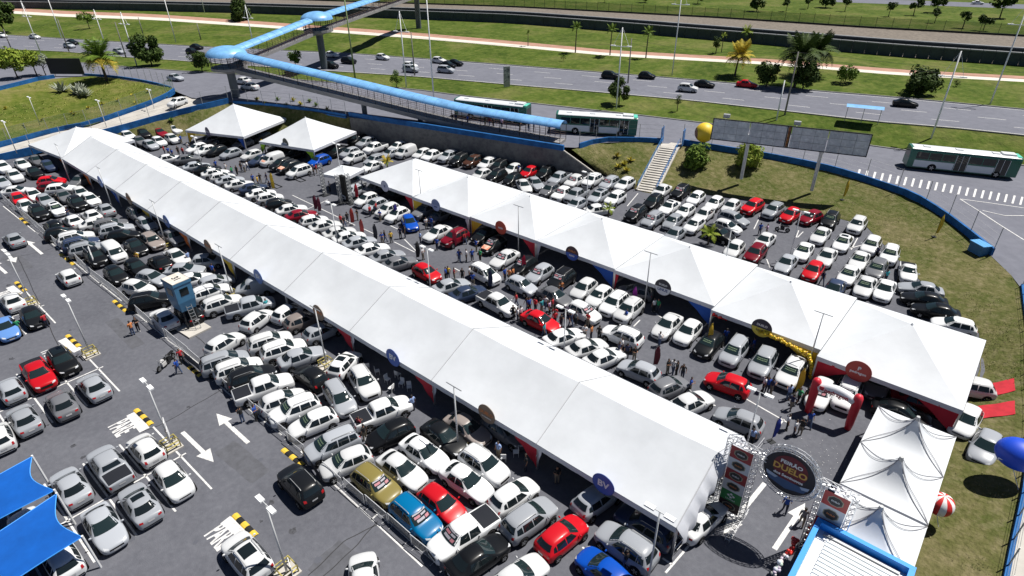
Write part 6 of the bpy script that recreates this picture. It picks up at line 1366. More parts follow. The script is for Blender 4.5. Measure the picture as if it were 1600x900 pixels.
def ppl(place, x0, y0, s, lst, z=0.0):
    for it in lst: PEOPLE.append((place, x0+it[0]/s, y0+it[1]/s, it[2], it[3] if len(it) > 3 else None, it[4] if len(it) > 4 else None, z))
a1 = 'near the square tents'; a2 = 'before the right-hand tents'; a3 = 'in the middle aisle'; a4 = 'near the entrance gate'; a5 = 'by the barrier fence'; a6 = 'on the back lot'; a7 = 'under the marquee edge'; a8 = 'on the footbridge ramp'
ppl(a1, 300, 200, 7.965, [(310, 520, 'B'), (430, 560, 'W'), (510, 600, 'G'), (570, 590, 'K'), (620, 540, 'K'), (660, 550, 'W'), (700, 530, 'W'), (770, 700, 'B'), (830, 720, 'Y'), (860, 690, 'K'), (940, 680, 'N'), (980, 790, 'N')])
ppl(a1, 160, 160, 6.667, [(655, 545, 'R'), (700, 560, 'B'), (740, 580, 'B'), (800, 550, 'K'), (850, 560, 'R'), (830, 430, 'B'), (900, 510, 'W')])
ppl(a1, 480, 220, 6.43, [(230, 510, 'W', 'bent'), (410, 480, 'W'), (100, 330, 'R'), (150, 340, 'K'), (70, 350, 'K')])
ppl(a2, 520, 270, 7.965, [(190, 630, 'K'), (315, 590, 'K'), (150, 680, 'K'), (110, 660, 'R'), (470, 545, 'R'), (595, 605, 'B'), (545, 500, 'R'), (845, 820, 'N'), (905, 810, 'K'), (620, 890, 'B'), (655, 865, 'K'), (730, 875, 'Y'), (1095, 880, 'L'), (1165, 700, 'W'), (1230, 690, 'B'), (780, 590, 'N')])
ppl(a3, 520, 350, 7.965, [(1300, 320, 'B'), (1125, 445, 'W'), (1580, 470, 'N'), (1410, 695, 'B'), (1440, 685, 'Y'), (1515, 705, 'D')])
ppl(a3, 640, 340, 7.965, [(620, 550, 'B'), (710, 545, 'W'), (780, 545, 'B'), (830, 420, 'B'), (690, 330, 'R'), (880, 545, 'G'), (1185, 785, 'B'), (1240, 795, 'O'), (1290, 775, 'O'), (660, 790, 'K'), (750, 765, 'W'), (790, 850, 'B')])
ppl(a3, 680, 400, 7.965, [(1010, 625, 'R'), (970, 785, 'K'), (1025, 815, 'W'), (1065, 795, 'W'), (1145, 685, 'N'), (1170, 690, 'B'), (1245, 690, 'R'), (1325, 705, 'T'), (1370, 665, 'W'), (1420, 725, 'P'), (1490, 810, 'R'), (1460, 685, 'R')])
ppl(a3, 800, 400, 7.965, [(610, 475, 'O'), (1415, 835, 'B'), (530, 860, 'R'), (660, 885, 'N'), (730, 880, 'N'), (790, 860, 'E'), (610, 890, 'K'), (940, 880, 'R')])
ppl(a3, 820, 460, 6.667, [(200, 445, 'T'), (770, 475, 'K'), (690, 465, 'O'), (620, 465, 'W'), (975, 645, 'N'), (1060, 665, 'N'), (1005, 605, 'W'), (1135, 695, 'K'), (1395, 540, 'W', 'bent'), (1340, 185, 'W'), (1380, 190, 'G')])
ppl(a3, 940, 540, 6.667, [(680, 295, 'K'), (735, 300, 'W'), (775, 315, 'K'), (835, 350, 'K', 'walk'), (915, 490, 'B', 'bent')])
ppl(a2, 1100, 510, 6.667, [(215, 175, 'B'), (610, 680, 'W'), (645, 690, 'B'), (690, 700, 'N'), (870, 770, 'L', 'bent'), (970, 800, 'G', 'walk'), (1055, 790, 'K'), (895, 870, 'N', 'walk'), (500, 270, 'B')])
ppl(a4, 1080, 590, 6.667, [(985, 545, 'W', 'stand', 20), (1060, 605, 'W', 'stand'), (1125, 595, 'K', 'bent'), (1215, 515, 'B', 'walk', 300), (615, 700, 'L', 'stand')])
ppl(a4, 0, 0, 1, [(1225, 801, 'B', 'walk', 100), (1251, 821, 'E', 'walk', 100)])
ppl(a5, 0, 430, 6.667, [(1395, 625, 'O', 'bent', 200), (1450, 585, 'K', 'bent'), (500, 545, 'R', 'bent', 200), (220, 605, 'G', 'bent')])
ppl(a5, 0, 0, 1, [(281, 584, 'B', 'walk', 200), (286, 568, 'R', 'stand'), (563, 676, 'D', 'bent'), (571, 688, 'K', 'stand')])
ppl(a5, 300, 560, 7.965, [(640, 795, 'K', 'bent', 200), (810, 770, 'B', 'bent', 40)])
ppl(a6, 1060, 280, 6.667, [(840, 580, 'B'), (910, 590, 'P')])
ppl(a6, 1160, 320, 6.667, [(820, 830, 'N'), (1385, 560, 'N')])
ppl(a6, 1300, 360, 6.667, [(545, 545, 'T')]); ppl(a6, 780, 235, 7.965, [(240, 300, 'B')])
ppl(a7, 0, 0, 1, [(977, 888, 'K', 'raise', 150), (608, 654, 'O', 'bent'), (646, 642, 'L', 'stand'), (779, 715, 'L', 'stand'), (419, 488, 'T', 'stand'), (335, 432, 'B', 'stand'), (297, 412, 'L', 'stand'), (218, 412, 'Y', 'bent'), (109, 342, 'N', 'bent'), (92, 320, 'K', 'stand'), (822, 735, 'K', 'stand'), (870, 755, 'K', 'bent')])
for k, px in enumerate((707, 713, 731, 758, 765, 771, 784, 812, 826, 834, 858)): PEOPLE.append((a8, px, interp([(700, 195), (790, 204), (860, 214)], px)-3.5, 'KNBKDKPKKNK'[k], None, None, 4.7))
pc = {}
for c in PEOPLE: pc.setdefault((c[0], c[3]), []).append(c)
for v in pc.values(): v.sort(key=lambda c: c[1])
TR = [((0.02, 0.025, 0.05), 'dark'), ((0.012, 0.012, 0.013), 'black'), ((0.06, 0.09, 0.17), 'denim'), ((0.2, 0.17, 0.13), 'beige')]
for i, c in enumerate(PEOPLE):
    place, px, py, co, po, an, z = c; p = U(px, py, z); M_ = POSES[po or ('stand', 'bent', 'walk', 'stand')[i % 4]]; cl, cn = SH[co]; sib = pc[(place, co)]; tr = TR[(i*7) % 4]
    if len(sib) == 1: lab = 'person in a %s shirt %s' % (cn, place)
    else: lab = '%s person from the left in a %s shirt %s' % (ordw(sib.index(c)+1), cn, place)
    o = obj('person', M_['body'], None, p, rad(an if an is not None else (i*97) % 360)); o.scale = (CS,)*3; tag(o, lab, 'person', 'visitors '+place)
    obj('shirt', M_['shirt'], o, col=cl); obj('trousers', M_['trousers'], o, col=tr[0]); obj('hair', M_['hair'], o); obj('shoes', M_['shoes'], o, col=(0.02, 0.02, 0.02) if i % 3 else (0.5, 0.5, 0.5))

# ================================================================= LAMP POSTS
def lamp(top, label, h=6.3, style='double', zb=0.0, base=False, rz=0.0):
    p = U(top[0], top[1], zb+h); t = thing('lamp_post', label, 'lamp post', (p.x, p.y, zb), rz, 'car park lamp posts')
    mb = MB(); mb.tube([(0, 0, 0), (0, 0, h)], [0.075, 0.05], 8); obj('pole', mb.mesh('pole', pole_m, smooth=True), t)
    if style == 'double':
        mb = MB(); mb.tube([(-0.55, 0, h), (0.55, 0, h)], 0.03, 5); obj('arm', mb.mesh('arm', pole_m), t)
        for s in (-1, 1): mb = MB(); mb.box((s*0.62, 0, h), (0.62, 0.3, 0.12)); obj('lamp_head', mb.mesh('lamp_head', white_s), t)
    elif style == 'tee':
        mb = MB(); mb.tube([(-0.75, 0, h), (0.75, 0, h)], 0.04, 5); obj('arm', mb.mesh('arm', steel), t)
    if base:
        mb = MB()
        for sx in (-1, 1):
            for sy_ in (-1, 1): mb.tube([(sx*0.5, sy_*0.5, 0), (sx*0.5, sy_*0.5, 0.75)], 0.05, 6)
        for sx in (-1, 1): mb.tube([(sx*0.5, -0.5, 0.72), (sx*0.5, 0.5, 0.72)], 0.05, 6); mb.tube([(-0.5, sx*0.5, 0.72), (0.5, sx*0.5, 0.72)], 0.05, 6); mb.tube([(sx*0.5, -0.5, 0.4), (sx*0.5, 0.5, 0.4)], 0.05, 6)
        obj('crash_frame', mb.mesh('crash_frame', mat('yellow_black_frame', (0.5, 0.42, 0.1), 0.6, col2=(0.03, 0.03, 0.03), scale=2.2)), t)
        mb = MB(); mb.box((0, 0, 0.06), (1.3, 1.3, 0.12)); obj('plinth', mb.mesh('plinth', concrete_p), t)
    return t
for tp, lb, st_, bs in (((103, 466), 'double lamp post beside the stop line in the left car park', 'double', 1), ((229, 600), 'double lamp post with red and white signs in the left aisle', 'double', 1), ((415, 788), 'double lamp post nearest the bottom edge of the aisle', 'double', 1), ((10, 395), 'double lamp post at the left edge of the car park', 'double', 1),
                    ((1031, 800), 'double lamp post at the near corner of the long marquee', 'double', 0), ((709, 604), 'slim lamp post before the brown DUELO sign', 'tee', 1), ((492, 482), 'slim lamp post beside the brown round sign mid marquee', 'tee', 1), ((341, 384), 'slim lamp post before the marquee near the guard tower', 'tee', 1), ((237, 314), 'slim lamp post beyond the guard tower along the marquee', 'tee', 1), ((153, 262), 'slim lamp post second from the far end of the marquee', 'tee', 0), ((87, 226), 'slim lamp post at the far end of the marquee', 'tee', 0),
                    ((654, 266), 'tall tee lamp post before the first right-hand tents', 'tee', 0), ((810, 322), 'tall tee lamp post before the third right-hand tent', 'tee', 0), ((1017, 395), 'tall tee lamp post before the fifth right-hand tent', 'tee', 0), ((1287, 490), 'tall tee lamp post before the last two right-hand tents', 'tee', 0),
                    ((517, 318), 'double lamp post in the middle aisle near the lighting towers', 'double', 0), ((667, 388), 'double lamp post standing by the red hatchback', 'double', 0), ((884, 483), 'double lamp post among the crowd in the middle aisle', 'double', 0), ((1188, 613), 'double lamp post in the middle aisle near the red car', 'double', 0),
                    ((919, 270), 'double lamp post on the back lot left of the stairs', 'double', 0), ((1252, 330), 'lamp post on the back lot', 'double', 0), ((1143, 358), 'slim lamp post behind the sixth right-hand tent', 'tee', 0), ((525, 225), 'lamp post beside the lime-draped tent', 'double', 0), ((303, 214), 'lamp post beside the left square tent', 'double', 0)):
    lamp(tp, lb, style=st_, base=bool(bs))
for tp, lb in (((45, 152), 'lamp post on the grass island, far left'), ((152, 157), 'lamp post on the grass island wall, middle'), ((232, 140), 'lamp post at the tip of the grass island'), ((5, 190), 'lamp post at the left edge of the ramp')):
    lamp(tp, lb, 5.5, 'double', 1.4)
# red and white notice boards on lamp posts
for (px, py), z, lab in (((262, 668), 2.3, 'pair of red and white notice boards on the lamp post in the left aisle'), ((143, 395), 2.6, 'pair of red and white notice boards among the cars beside the white van'), ((458, 890), 1.0, 'white notice board at the foot of the nearest lamp post')):
    p = U(px, py, z); t = thing('notice_board', lab, 'sign', p, rad(-20))
    for k in range(2):
        mb = MB(); mb.box((0, -0.1, 0.4-0.85*k), (0.75, 0.04, 0.75)); b_ = obj('board', mb.mesh('board', white_s), t)
        mb = MB(); mb.box((0, -0.125, 0.12-0.85*k), (0.74, 0.02, 0.2)); obj('red_band', mb.mesh('red_band', mat('text_red', (0.4, 0.02, 0.04))), b_)
        mb = MB(); mb.box((-0.08, -0.125, 0.55-0.85*k), (0.4, 0.02, 0.06)); mb.box((0.02, -0.125, 0.4-0.85*k), (0.5, 0.02, 0.05)); obj('print', mb.mesh('print', tk), b_)

# ================================================================= UTILITY POLES AND WIRES
def tall_pole(base, top, label, kind='white', zb=4.4, arm=0.0, h=None, r=0.16):
    b = UG(*base)
    if h is None:
        best = min(((U(top[0], top[1], b.z+hh)-Vector((b.x, b.y, b.z+hh))).length, hh) for hh in [x*0.25 for x in range(16, 90)]); h = best[1]
    t = thing('utility_pole', label, 'pole', b, 0.25, 'tall poles along the roads'); m_ = {'white': white_s, 'wood': pole_c, 'green': mat('pole_green', (0.18, 0.24, 0.10), 0.7)}[kind]
    mb = MB(); mb.tube([(0, 0, -0.3), (0, 0, h)], [r, r*0.6], 8); obj('shaft', mb.mesh('shaft', m_, smooth=True), t)
    if arm:
        z = h*(1-arm); mb = MB(); mb.tube([(-1.6, 0, z), (1.6, 0, z)], 0.07, 5); mb.tube([(-1.5, 0, z), (0, 0, h)], 0.03, 4); mb.tube([(1.5, 0, z), (0, 0, h)], 0.03, 4); obj('crossarm', mb.mesh('crossarm', white_s), t)
        for s in (-1, 1): mb = MB(); mb.box((s*1.5, 0, z+0.05), (0.9, 0.4, 0.15)); obj('lamp_head', mb.mesh('lamp_head', white_s), t)
    return t, b, h
PT = [((65, 87), (30, 2), 'white', 0.28, 'at the far left with a crossarm'), ((97, 60), (74, -2), 'white', 0, 'second from the left, plain'), ((166, 75), (147, 15), 'white', 0.25, 'behind the palm on the island'), ((214, 103), (189, 18), 'white', 0.22, 'right of the island palm with a crossarm'), ((275, 66), (258, -4), 'white', 0, 'left of the footbridge dome'), ((320, 20), (313, -30), 'white', 0, 'far behind the footbridge'), ((397, 75), (380, 8), 'white', 0.3, 'behind the footbridge with a crossarm'), ((555, 123), (539, -25), 'green', 0, 'in mossy green crossing the footbridge ramp'), ((635, 136), (625, 18), 'white', 0.26, 'with a crossarm right of the green pole'), ((678, 157), (672, -20), 'white', 0, 'plain beside the highway cars'), ((963, 170), (969, 43), 'white', 0.22, 'with a crossarm in the median'), ((1050, 118), (1062, -18), 'white', 0.18, 'on the far side of the highway'), ((1455, 216), (1497, 80), 'white', 0.28, 'with a crossarm above the right bus'), ((1547, 163), (1600, 5), 'white', 0.2, 'at the far right of the highway'), ((1213, 188), (1220, 125), 'white', 0, 'short one behind the billboard')]
for b_, t_, k_, a_, lb in PT: tall_pole(b_, t_, ('white' if k_ == 'white' else 'tall')+' lamp pole '+lb, k_, arm=a_, r=0.2 if k_ == 'green' else 0.15)
WP = [((108, 81), (84, 30), 'left of the island palm'), ((197, 90), (178, 34), 'right of the island palm'), ((17, 75), (4, 45), 'at the far left edge'), ((225, 58), (216, 26), 'left of the dark bushy tree'), ((314, 62), (310, 36), 'by the footbridge dome'), ((648, 118), (645, 50), 'by the highway cars'), ((981, 130), (984, 60), 'in the median by the round tree'), ((1226, 180), (1248, 80), 'right of the tall palms')]
wp = {}
for k, (b_, t_, lb) in enumerate(WP): wp[k] = tall_pole(b_, t_, 'dark wooden power pole '+lb, 'wood', r=0.17)
def wire(pts, sag, lab):
    mb = MB()
    for a, b in zip(pts[:-1], pts[1:]): mb.tube([a.lerp(b, i/10)+Vector((0, 0, -sag*math.sin(math.pi*i/10))) for i in range(11)], 0.018, 3)
    tag(obj('power_line', mb.mesh('power_line', dark_m)), lab, 'cable')
top = lambda k, dz=0.0: wp[k][1]+Vector((0, 0, wp[k][2]-0.1+dz))
for dz, lb in ((0, 'top power cable sagging along the highway verge'), (-0.9, 'lower power cable sagging along the highway verge')):
    wire([top(2, dz), top(0, dz), top(1, dz), top(5, dz), top(6, dz), top(7, dz), top(7, dz)+Vector((60, 20, 0))], 1.2, lb)

# ================================================================= BARRIERS ALONG THE FENCE LINE
galv = mat('galvanised', (0.5, 0.51, 0.53), 0.5, metal=0.15)
bar = MB(); bar.tube([(-1.15, 0, 0.08), (-1.15, 0, 1.08), (1.15, 0, 1.08), (1.15, 0, 0.08)], 0.034, 5); bar.tube([(-1.15, 0, 0.2), (1.15, 0, 0.2)], 0.018, 4); frame_me = bar.mesh('frame', galv)
bar = MB()
for k in range(18): bar.tube([(-1.03+k*0.121, 0, 0.2), (-1.03+k*0.121, 0, 1.08)], 0.014, 3)
bars_me = bar.mesh('bars', galv)
bar = MB(); bar.tube([(0, -0.3, 0.02), (0, 0.3, 0.02)], 0.02, 4); bar.tube([(0, 0, 0.02), (0, 0, 0.2)], 0.018, 4); foot_me = bar.mesh('foot', galv)
nb = 40
for k in range(nb):
    x = -20.6-2.4*k
    if -33.6 < x < -31.2 or -49.5 < x < -47: continue
    t = thing('crowd_barrier', '%s steel crowd barrier counted from the near end of the fence line' % ordw(k+1), 'barrier', (x, 14.95+0.08*math.sin(k), 0), rad(random.uniform(-2, 2)), 'steel barriers along the fence line')
    obj('frame', frame_me, t); obj('bars', bars_me, t); obj('foot', foot_me, t, (-0.85, 0, 0)); obj('foot', foot_me, t, (0.85, 0, 0))
for (px, py), (qx, qy), lb in (((285, 552), (315, 577), 'black banner hung on the barrier by the motorcycle'), ((472, 705), (500, 745), 'dark banner hung on the barrier behind the black SUV'), ((685, 880), (710, 905), 'dark blue banner hung on the barrier at the bottom edge')):
    a, b = U(px, py, 0.6), U(qx, qy, 0.6); mb = MB(); n_ = (b-a).cross(Vector((0, 0, 1))).normalized()*0.03
    mb.grid([[a.lerp(b, i/8)+Vector((0, 0, -0.45))+n_*math.sin(i), a.lerp(b, i/8)+Vector((0, 0, 0.45))] for i in range(9)]); tag(obj('fence_banner', mb.mesh('fence_banner', mat('banner_dark', (0.03, 0.035, 0.05), 0.6, col2=(0.08, 0.09, 0.12), scale=3))), lb, 'banner')
# slim barrier rails by the gate
for k, (a, b) in enumerate((((1115, 795), (1085, 835)), ((1082, 838), (1050, 875)), ((1190, 700), (1170, 725)))):
    A_, B_ = U(*a), U(*b); mb = MB(); up = Vector((0, 0, 1.05)); mb.tube([A_, A_+up, B_+up, B_], 0.03, 5); mb.tube([A_+up*0.5, B_+up*0.5], 0.02, 4); tag(obj('gate_rail', mb.mesh('gate_rail', alu)), ('slim steel rail beside the gate, farthest from the camera', 'slim steel rail at the marquee corner, nearest the camera', 'short steel rail behind the gate by the blue flag')[k if k != 0 else 0], 'barrier')

# ================================================================= FEATHER FLAGS
def flag(px, py, col, label, h=2.6, z=None, w_=0.5):
    p = UG(px, py); t = thing('feather_flag', label, 'flag', p, rad(random.uniform(20, 70)), 'feather flags')
    pts = [(0, 0, 0), (0, 0, h*0.8), (0.06, 0, h*0.93), (0.22, 0, h), (0.4, 0, h*0.97)]
    mb = MB(); mb.tube(pts, 0.018, 4); obj('pole', mb.mesh('pole', dark_m), t)
    mb = MB(); rows = []
    for i in range(13):
        u = i/12; z_ = h*(0.16+0.82*u); wd = w_*(math.sin(math.pi*min(u*0.62+0.22, 1)))**0.7; x0 = 0.02+(0.2*max(0, u-0.8)/0.2 if u > 0.8 else 0); rows.append([(x0, 0, z_), (x0+wd*0.5, 0.04*math.sin(u*7), z_), (x0+wd*(1-max(0, u-0.85)*5), 0.06*math.sin(u*7+1), z_-0.05)])
    mb.grid(rows); obj('sail', mb.mesh('sail', cloth, smooth=True), t, col=col)
    mb = MB(); mb.box((0, 0, 0.02), (0.5, 0.5, 0.04)); obj('foot', mb.mesh('foot', dark_m), t)
for x, y, c, lb in ((1102, 546, YEL, 'yellow feather flag before the white SUV by the right tents'), (1020, 575, (0.1, 0.01, 0.02), 'dark red feather flag in the middle aisle'), (1205, 690, (0.01, 0.03, 0.25), 'blue feather flag behind the entrance gate'), (708, 388, (0.45, 0.02, 0.05), 'red feather flag by the dark red SUV'), (815, 428, (0.4, 0.01, 0.04), 'crimson feather flag by the black hatchback'), (651, 407, (0.012, 0.012, 0.015), 'black feather flag above the red hatchback'), (585, 378, (0.02, 0.02, 0.03), 'black feather flag in the middle aisle'), (564, 370, (0.25, 0.03, 0.03), 'slim red flag beside the black flag'), (549, 352, (0.4, 0.04, 0.03), 'slim red flag near the dark-clad visitors'), (617, 345, (0.03, 0.02, 0.2), 'purple feather flag before the white hatchback'), (763, 452, (0.012, 0.02, 0.06), 'navy feather flag before the white minivan'), (492, 331, (0.1, 0.01, 0.03), 'left of two wine feather flags in the aisle'), (498, 334, (0.12, 0.02, 0.04), 'right of two wine feather flags in the aisle'), (556, 312, (0.5, 0.02, 0.04), 'red feather flag at the foot of the lighting tower'), (426, 299, YEL, 'yellow feather flag near the square tents'), (1316, 312, YEL, 'yellow feather flag on the bank under the billboard'), (1460, 370, YEL, 'yellow feather flag on the bank below the curving wall'), (1240, 618, YEL, 'yellow feather flag beside the red arch'), (1252, 852, (0.5, 0.03, 0.03), 'red feather flag beside the kiosk'), (986, 480, (0.25, 0.02, 0.25), 'purple feather flag under the fifth right-hand tent')):
    flag(x, y, c, lb, 3.0 if c == YEL else 2.5)

# ================================================================= BALLOON GARLAND, CHAIRS, LIGHTING TOWERS, MOTORCYCLE
ball = MB().sphere((0, 0, 0), 0.13, 10, 7).mesh('balloon', mat('balloon_gloss', (0.5, 0.5, 0.5), 0.25, objcol=True), smooth=True)
def garland(pts, col, label, n, r=0.12):
    P = resample([Vector(p) for p in pts], n); t = thing('balloon_garland', label, 'balloons', P[0])
    for p in P:
        for k in range(3):
            o = obj('balloon', ball, t, p-P[0]+Vector((random.uniform(-r, r), random.uniform(-r, r), random.uniform(-r, r))), 0, tuple(c*random.uniform(0.8, 1.1) for c in col)); s_ = random.uniform(0.8, 1.2); o.scale = (s_,)*3
garland([(-12.8, 49.4, 2.45), (-10.5, 49.35, 2.3), (-8.4, 48.9, 2.2), (-7.75, 48.8, 1.2), (-7.7, 48.7, 0.3)], (0.62, 0.42, 0.02), 'yellow balloon garland hanging from the sixth right-hand tent', 34)
garland([(-17.5, 49.7, 2.2), (-16.4, 49.9, 2.1)], (0.55, 0.02, 0.02), 'red balloon cluster at the left of the sixth right-hand tent', 6)
garland([(-15.0, 50.2, 2.2), (-14.2, 50.2, 2.15)], (0.55, 0.02, 0.02), 'red balloon cluster in the middle of the sixth right-hand tent', 5)
q = U(1238, 862, 1.5); garland([(q.x-0.1, q.y+0.5, 2.0), (q.x-0.1, q.y-0.4, 1.6)], (0.55, 0.03, 0.02), 'orange-red balloons at the kiosk corner', 5)
q = U(1225, 880, 1.2); garland([(q.x-0.1, q.y+0.2, 1.5), (q.x-0.2, q.y-0.8, 1.0)], (0.62, 0.62, 0.64), 'white balloons beside the kiosk wall', 6)
# black lighting towers on the small stage
for (px, py), lb, hh in (((508, 305), 'left', 5.0), ((533, 317), 'middle', 4.3), ((549, 318), 'right', 4.6)):
    b = U(px, py); t = thing('lighting_tower', lb+' slim truss lighting tower beside the small canopy', 'truss tower', b)
    obj('truss', truss_mb(MB(), (0, 0, 0), (0, 0, hh), 0.4, 0.5, 0.03).mesh('truss', steel), t)
    mb = MB(); mb.box((0, 0, 0.05), (1.2, 1.2, 0.1)); obj('base_plate', mb.mesh('base_plate', dark_m), t)
a, b = U(534, 312), U(548, 316); mb = MB(); mb.box(((a.x+b.x)/2, (a.y+b.y)/2, 2.1), (1.1, 0.5, 3.6)); tag(obj('speaker_stack', mb.mesh('speaker_stack', plastic_k)), 'tall black speaker stack between two lighting towers', 'speaker')
for (px, py), lb in (((467, 281), 'black truss frame lying on the asphalt by the white minivan'), ((430, 291), 'black rectangular frame lying flat on the asphalt')):
    b = U(px, py); mb = MB(); mb.tube([b+Vector(v) for v in ((-1.2, -0.4, 0.06), (1.2, -0.4, 0.06), (1.2, 0.5, 0.06), (-1.2, 0.5, 0.06), (-1.2, -0.4, 0.06))], 0.06, 4); tag(obj('stage_frame', mb.mesh('stage_frame', dark_m)), lb, 'frame')
# white plastic chairs and table under the marquee edge
def chair_parts():
    s = MB(); s.box((0, 0, 0.43), (0.42, 0.42, 0.04)); b = MB(); b.box((-0.2, 0, 0.66), (0.04, 0.4, 0.42)); l = MB(); l.tube([(0, 0, 0), (0, 0, 0.42)], 0.02, 4)
    return s.mesh('seat', white_s), b.mesh('backrest', white_s), l.mesh('leg', white_s)
cs_, cb_, cl_ = chair_parts()
for k, (px, py) in enumerate(((606, 598), (622, 590), (612, 612), (628, 604), (815, 690), (787, 720), (806, 712), (640, 610), (590, 585), (574, 578))):
    p = U(px, py); t = thing('plastic_chair', '%s white plastic chair from the left under the marquee edge' % ordw(1+sorted((606, 622, 612, 628, 815, 787, 806, 640, 590, 574)).index(px)), 'chair', p, k*1.7, 'white plastic chairs under the marquee')
    obj('seat', cs_, t); obj('backrest', cb_, t)
    for sx in (-1, 1):
        for sy_ in (-1, 1): obj('leg', cl_, t, (sx*0.18, sy_*0.18, 0))
p = U(805, 700); t = thing('plastic_table', 'square white plastic table under the marquee edge', 'table', p); mb = MB(); mb.box((0, 0, 0.72), (0.8, 0.8, 0.04)); obj('tabletop', mb.mesh('tabletop', white_s), t)
for sx in (-1, 1):
    for sy_ in (-1, 1): mb = MB(); mb.tube([(sx*0.34, sy_*0.34, 0), (sx*0.34, sy_*0.34, 0.71)], 0.025, 4); obj('leg', mb.mesh('leg', white_s), t)
# motorcycles
def moto(px, py, rz, lab, col=(0.01, 0.01, 0.012)):
    t = thing('motorcycle', lab, 'motorcycle', U(px, py), rad(rz)); ty, rm = wheel_meshes(0.3)
    for x in (0.65, -0.6): o = obj('wheel', ty, t, (x, 0, 0.3)); o.scale = (1, 0.55, 1); obj('rim', rm, o)
    mb = MB(); mb.tube([(0.35, 0, 0.75), (0.1, 0, 0.82), (-0.1, 0, 0.74)], [0.1, 0.17, 0.1], 8); mb.box((0.05, 0, 0.45), (0.5, 0.28, 0.35)); obj('tank_and_engine', mb.mesh('tank_and_engine', plain, smooth=False), t, col=col)
    mb = MB(); mb.box((-0.4, 0, 0.8), (0.65, 0.26, 0.1)); obj('saddle', mb.mesh('saddle', plastic_k), t)
    mb = MB(); mb.tube([(0.65, 0.08, 0.3), (0.4, 0.08, 0.95)], 0.03, 5); mb.tube([(0.65, -0.08, 0.3), (0.4, -0.08, 0.95)], 0.03, 5); mb.tube([(0.35, -0.36, 1.02), (0.42, 0, 0.98), (0.35, 0.36, 1.02)], 0.022, 5); obj('fork_and_handlebar', mb.mesh('fork_and_handlebar', steel), t)
moto(258, 574, 300, 'black motorcycle with a white helmet case standing on the aisle', (0.5, 0.5, 0.5)); moto(266, 566, 305, 'black motorcycle parked behind the other on the aisle'); moto(1222, 362, 200, 'motorcycle parked by the red cars on the back lot')
# bus shelter, small kiosk boards
p = UG(1345, 192); t = thing('bus_shelter', 'blue-roofed bus shelter beside the highway', 'bus shelter', p, rad(14)); mb = MB(); mb.grid([[(-2.9, y, 2.75+0.25*(1-(y/1.1)**2)), (2.9, y, 2.75+0.25*(1-(y/1.1)**2))] for y in (-1.1, -0.5, 0, 0.5, 1.1)]); obj('roof', mb.mesh('roof', blue_roof, smooth=True), t)
for x in (-2.6, 0, 2.6): mb = MB(); mb.tube([(x, 0, 0), (x, 0, 2.9)], 0.05, 5); obj('post', mb.mesh('post', steel), t)
p = UG(792, 136); t = thing('ad_column', 'upright advertising panel in the median', 'sign', p, rad(60)); mb = MB(); mb.box((0, 0, 2.2), (1.4, 0.3, 4.2)); obj('case', mb.mesh('case', steel), t)
for s in (-1, 1): mb = MB(); mb.box((0, s*0.16, 2.5), (1.2, 0.02, 3.0)); obj('poster', mb.mesh('poster', mat('poster_dark', (0.05, 0.06, 0.08), 0.4, col2=(0.5, 0.5, 0.5), scale=2)), t)
p = UG(107, 119); t = thing('hoarding', 'black advertising hoarding behind the grass island', 'billboard', p, rad(36)); mb = MB(); mb.box((0, 0, 2.3), (8.6, 0.2, 3.6)); obj('panel', mb.mesh('panel', mat('hoarding_black', (0.012, 0.012, 0.014), 0.6)), t)
for x in (-3.5, 3.5): mb = MB(); mb.tube([(x, 0.3, -0.3), (x, 0.3, 3.8)], 0.1, 6); obj('post', mb.mesh('post', steel), t)
# pavement litter-like confetti in front of the gate
rc = random.Random(3); mb = MB()
for k in range(90):
    x, y = rc.gauss(-3.6, 1.2), rc.gauss(38.5, 2.6)
    if not (-7 < x < -2.4 and 33 < y < 45): continue
    r = rc.uniform(0.012, 0.032); a = rc.uniform(0, 6.28); mb.quad([(x+r*math.cos(a+i*1.571), y+r*math.sin(a+i*1.571), 0.006) for i in range(4)])
o = obj('confetti', mb.mesh('confetti', paint_w)); o['kind'] = 'stuff'

# ================================================================= TREES, PALMS, SHRUBS
def crown_mesh(name, r, n, m_, sq=(1, 1, 0.8), leafs=0.35, seed=0, clumps=14, hollow=0.55):
    rr = random.Random(seed); mb = MB(); cl = []
    for k in range(clumps):
        while True:
            p = Vector((rr.uniform(-1, 1), rr.uniform(-1, 1), rr.uniform(-0.8, 1)))
            if hollow < p.length < 1: break
        cl.append((Vector((p.x*r*sq[0]*0.72, p.y*r*sq[1]*0.72, p.z*r*sq[2]*0.72)), r*rr.uniform(0.24, 0.46)))
    for k in range(n):
        c, cr = cl[rr.randrange(clumps)]
        while True:
            q = Vector((rr.uniform(-1, 1), rr.uniform(-1, 1), rr.uniform(-1, 1)))
            if 0.35 < q.length < 1: break
        p = c+q*cr; d = (q+Vector((rr.uniform(-.6, .6), rr.uniform(-.6, .6), rr.uniform(-.3, .8)))).normalized(); u = d.orthogonal().normalized(); u.rotate(Matrix.Rotation(rr.uniform(0, 6.28), 3, d)); v = d.cross(u); s = leafs*rr.uniform(0.5, 1.2)
        mb.quad([p-u*s, p-v*s*0.45+d*s*0.1, p+u*s, p+v*s*0.45+d*s*0.1])
    return mb.mesh(name, m_)
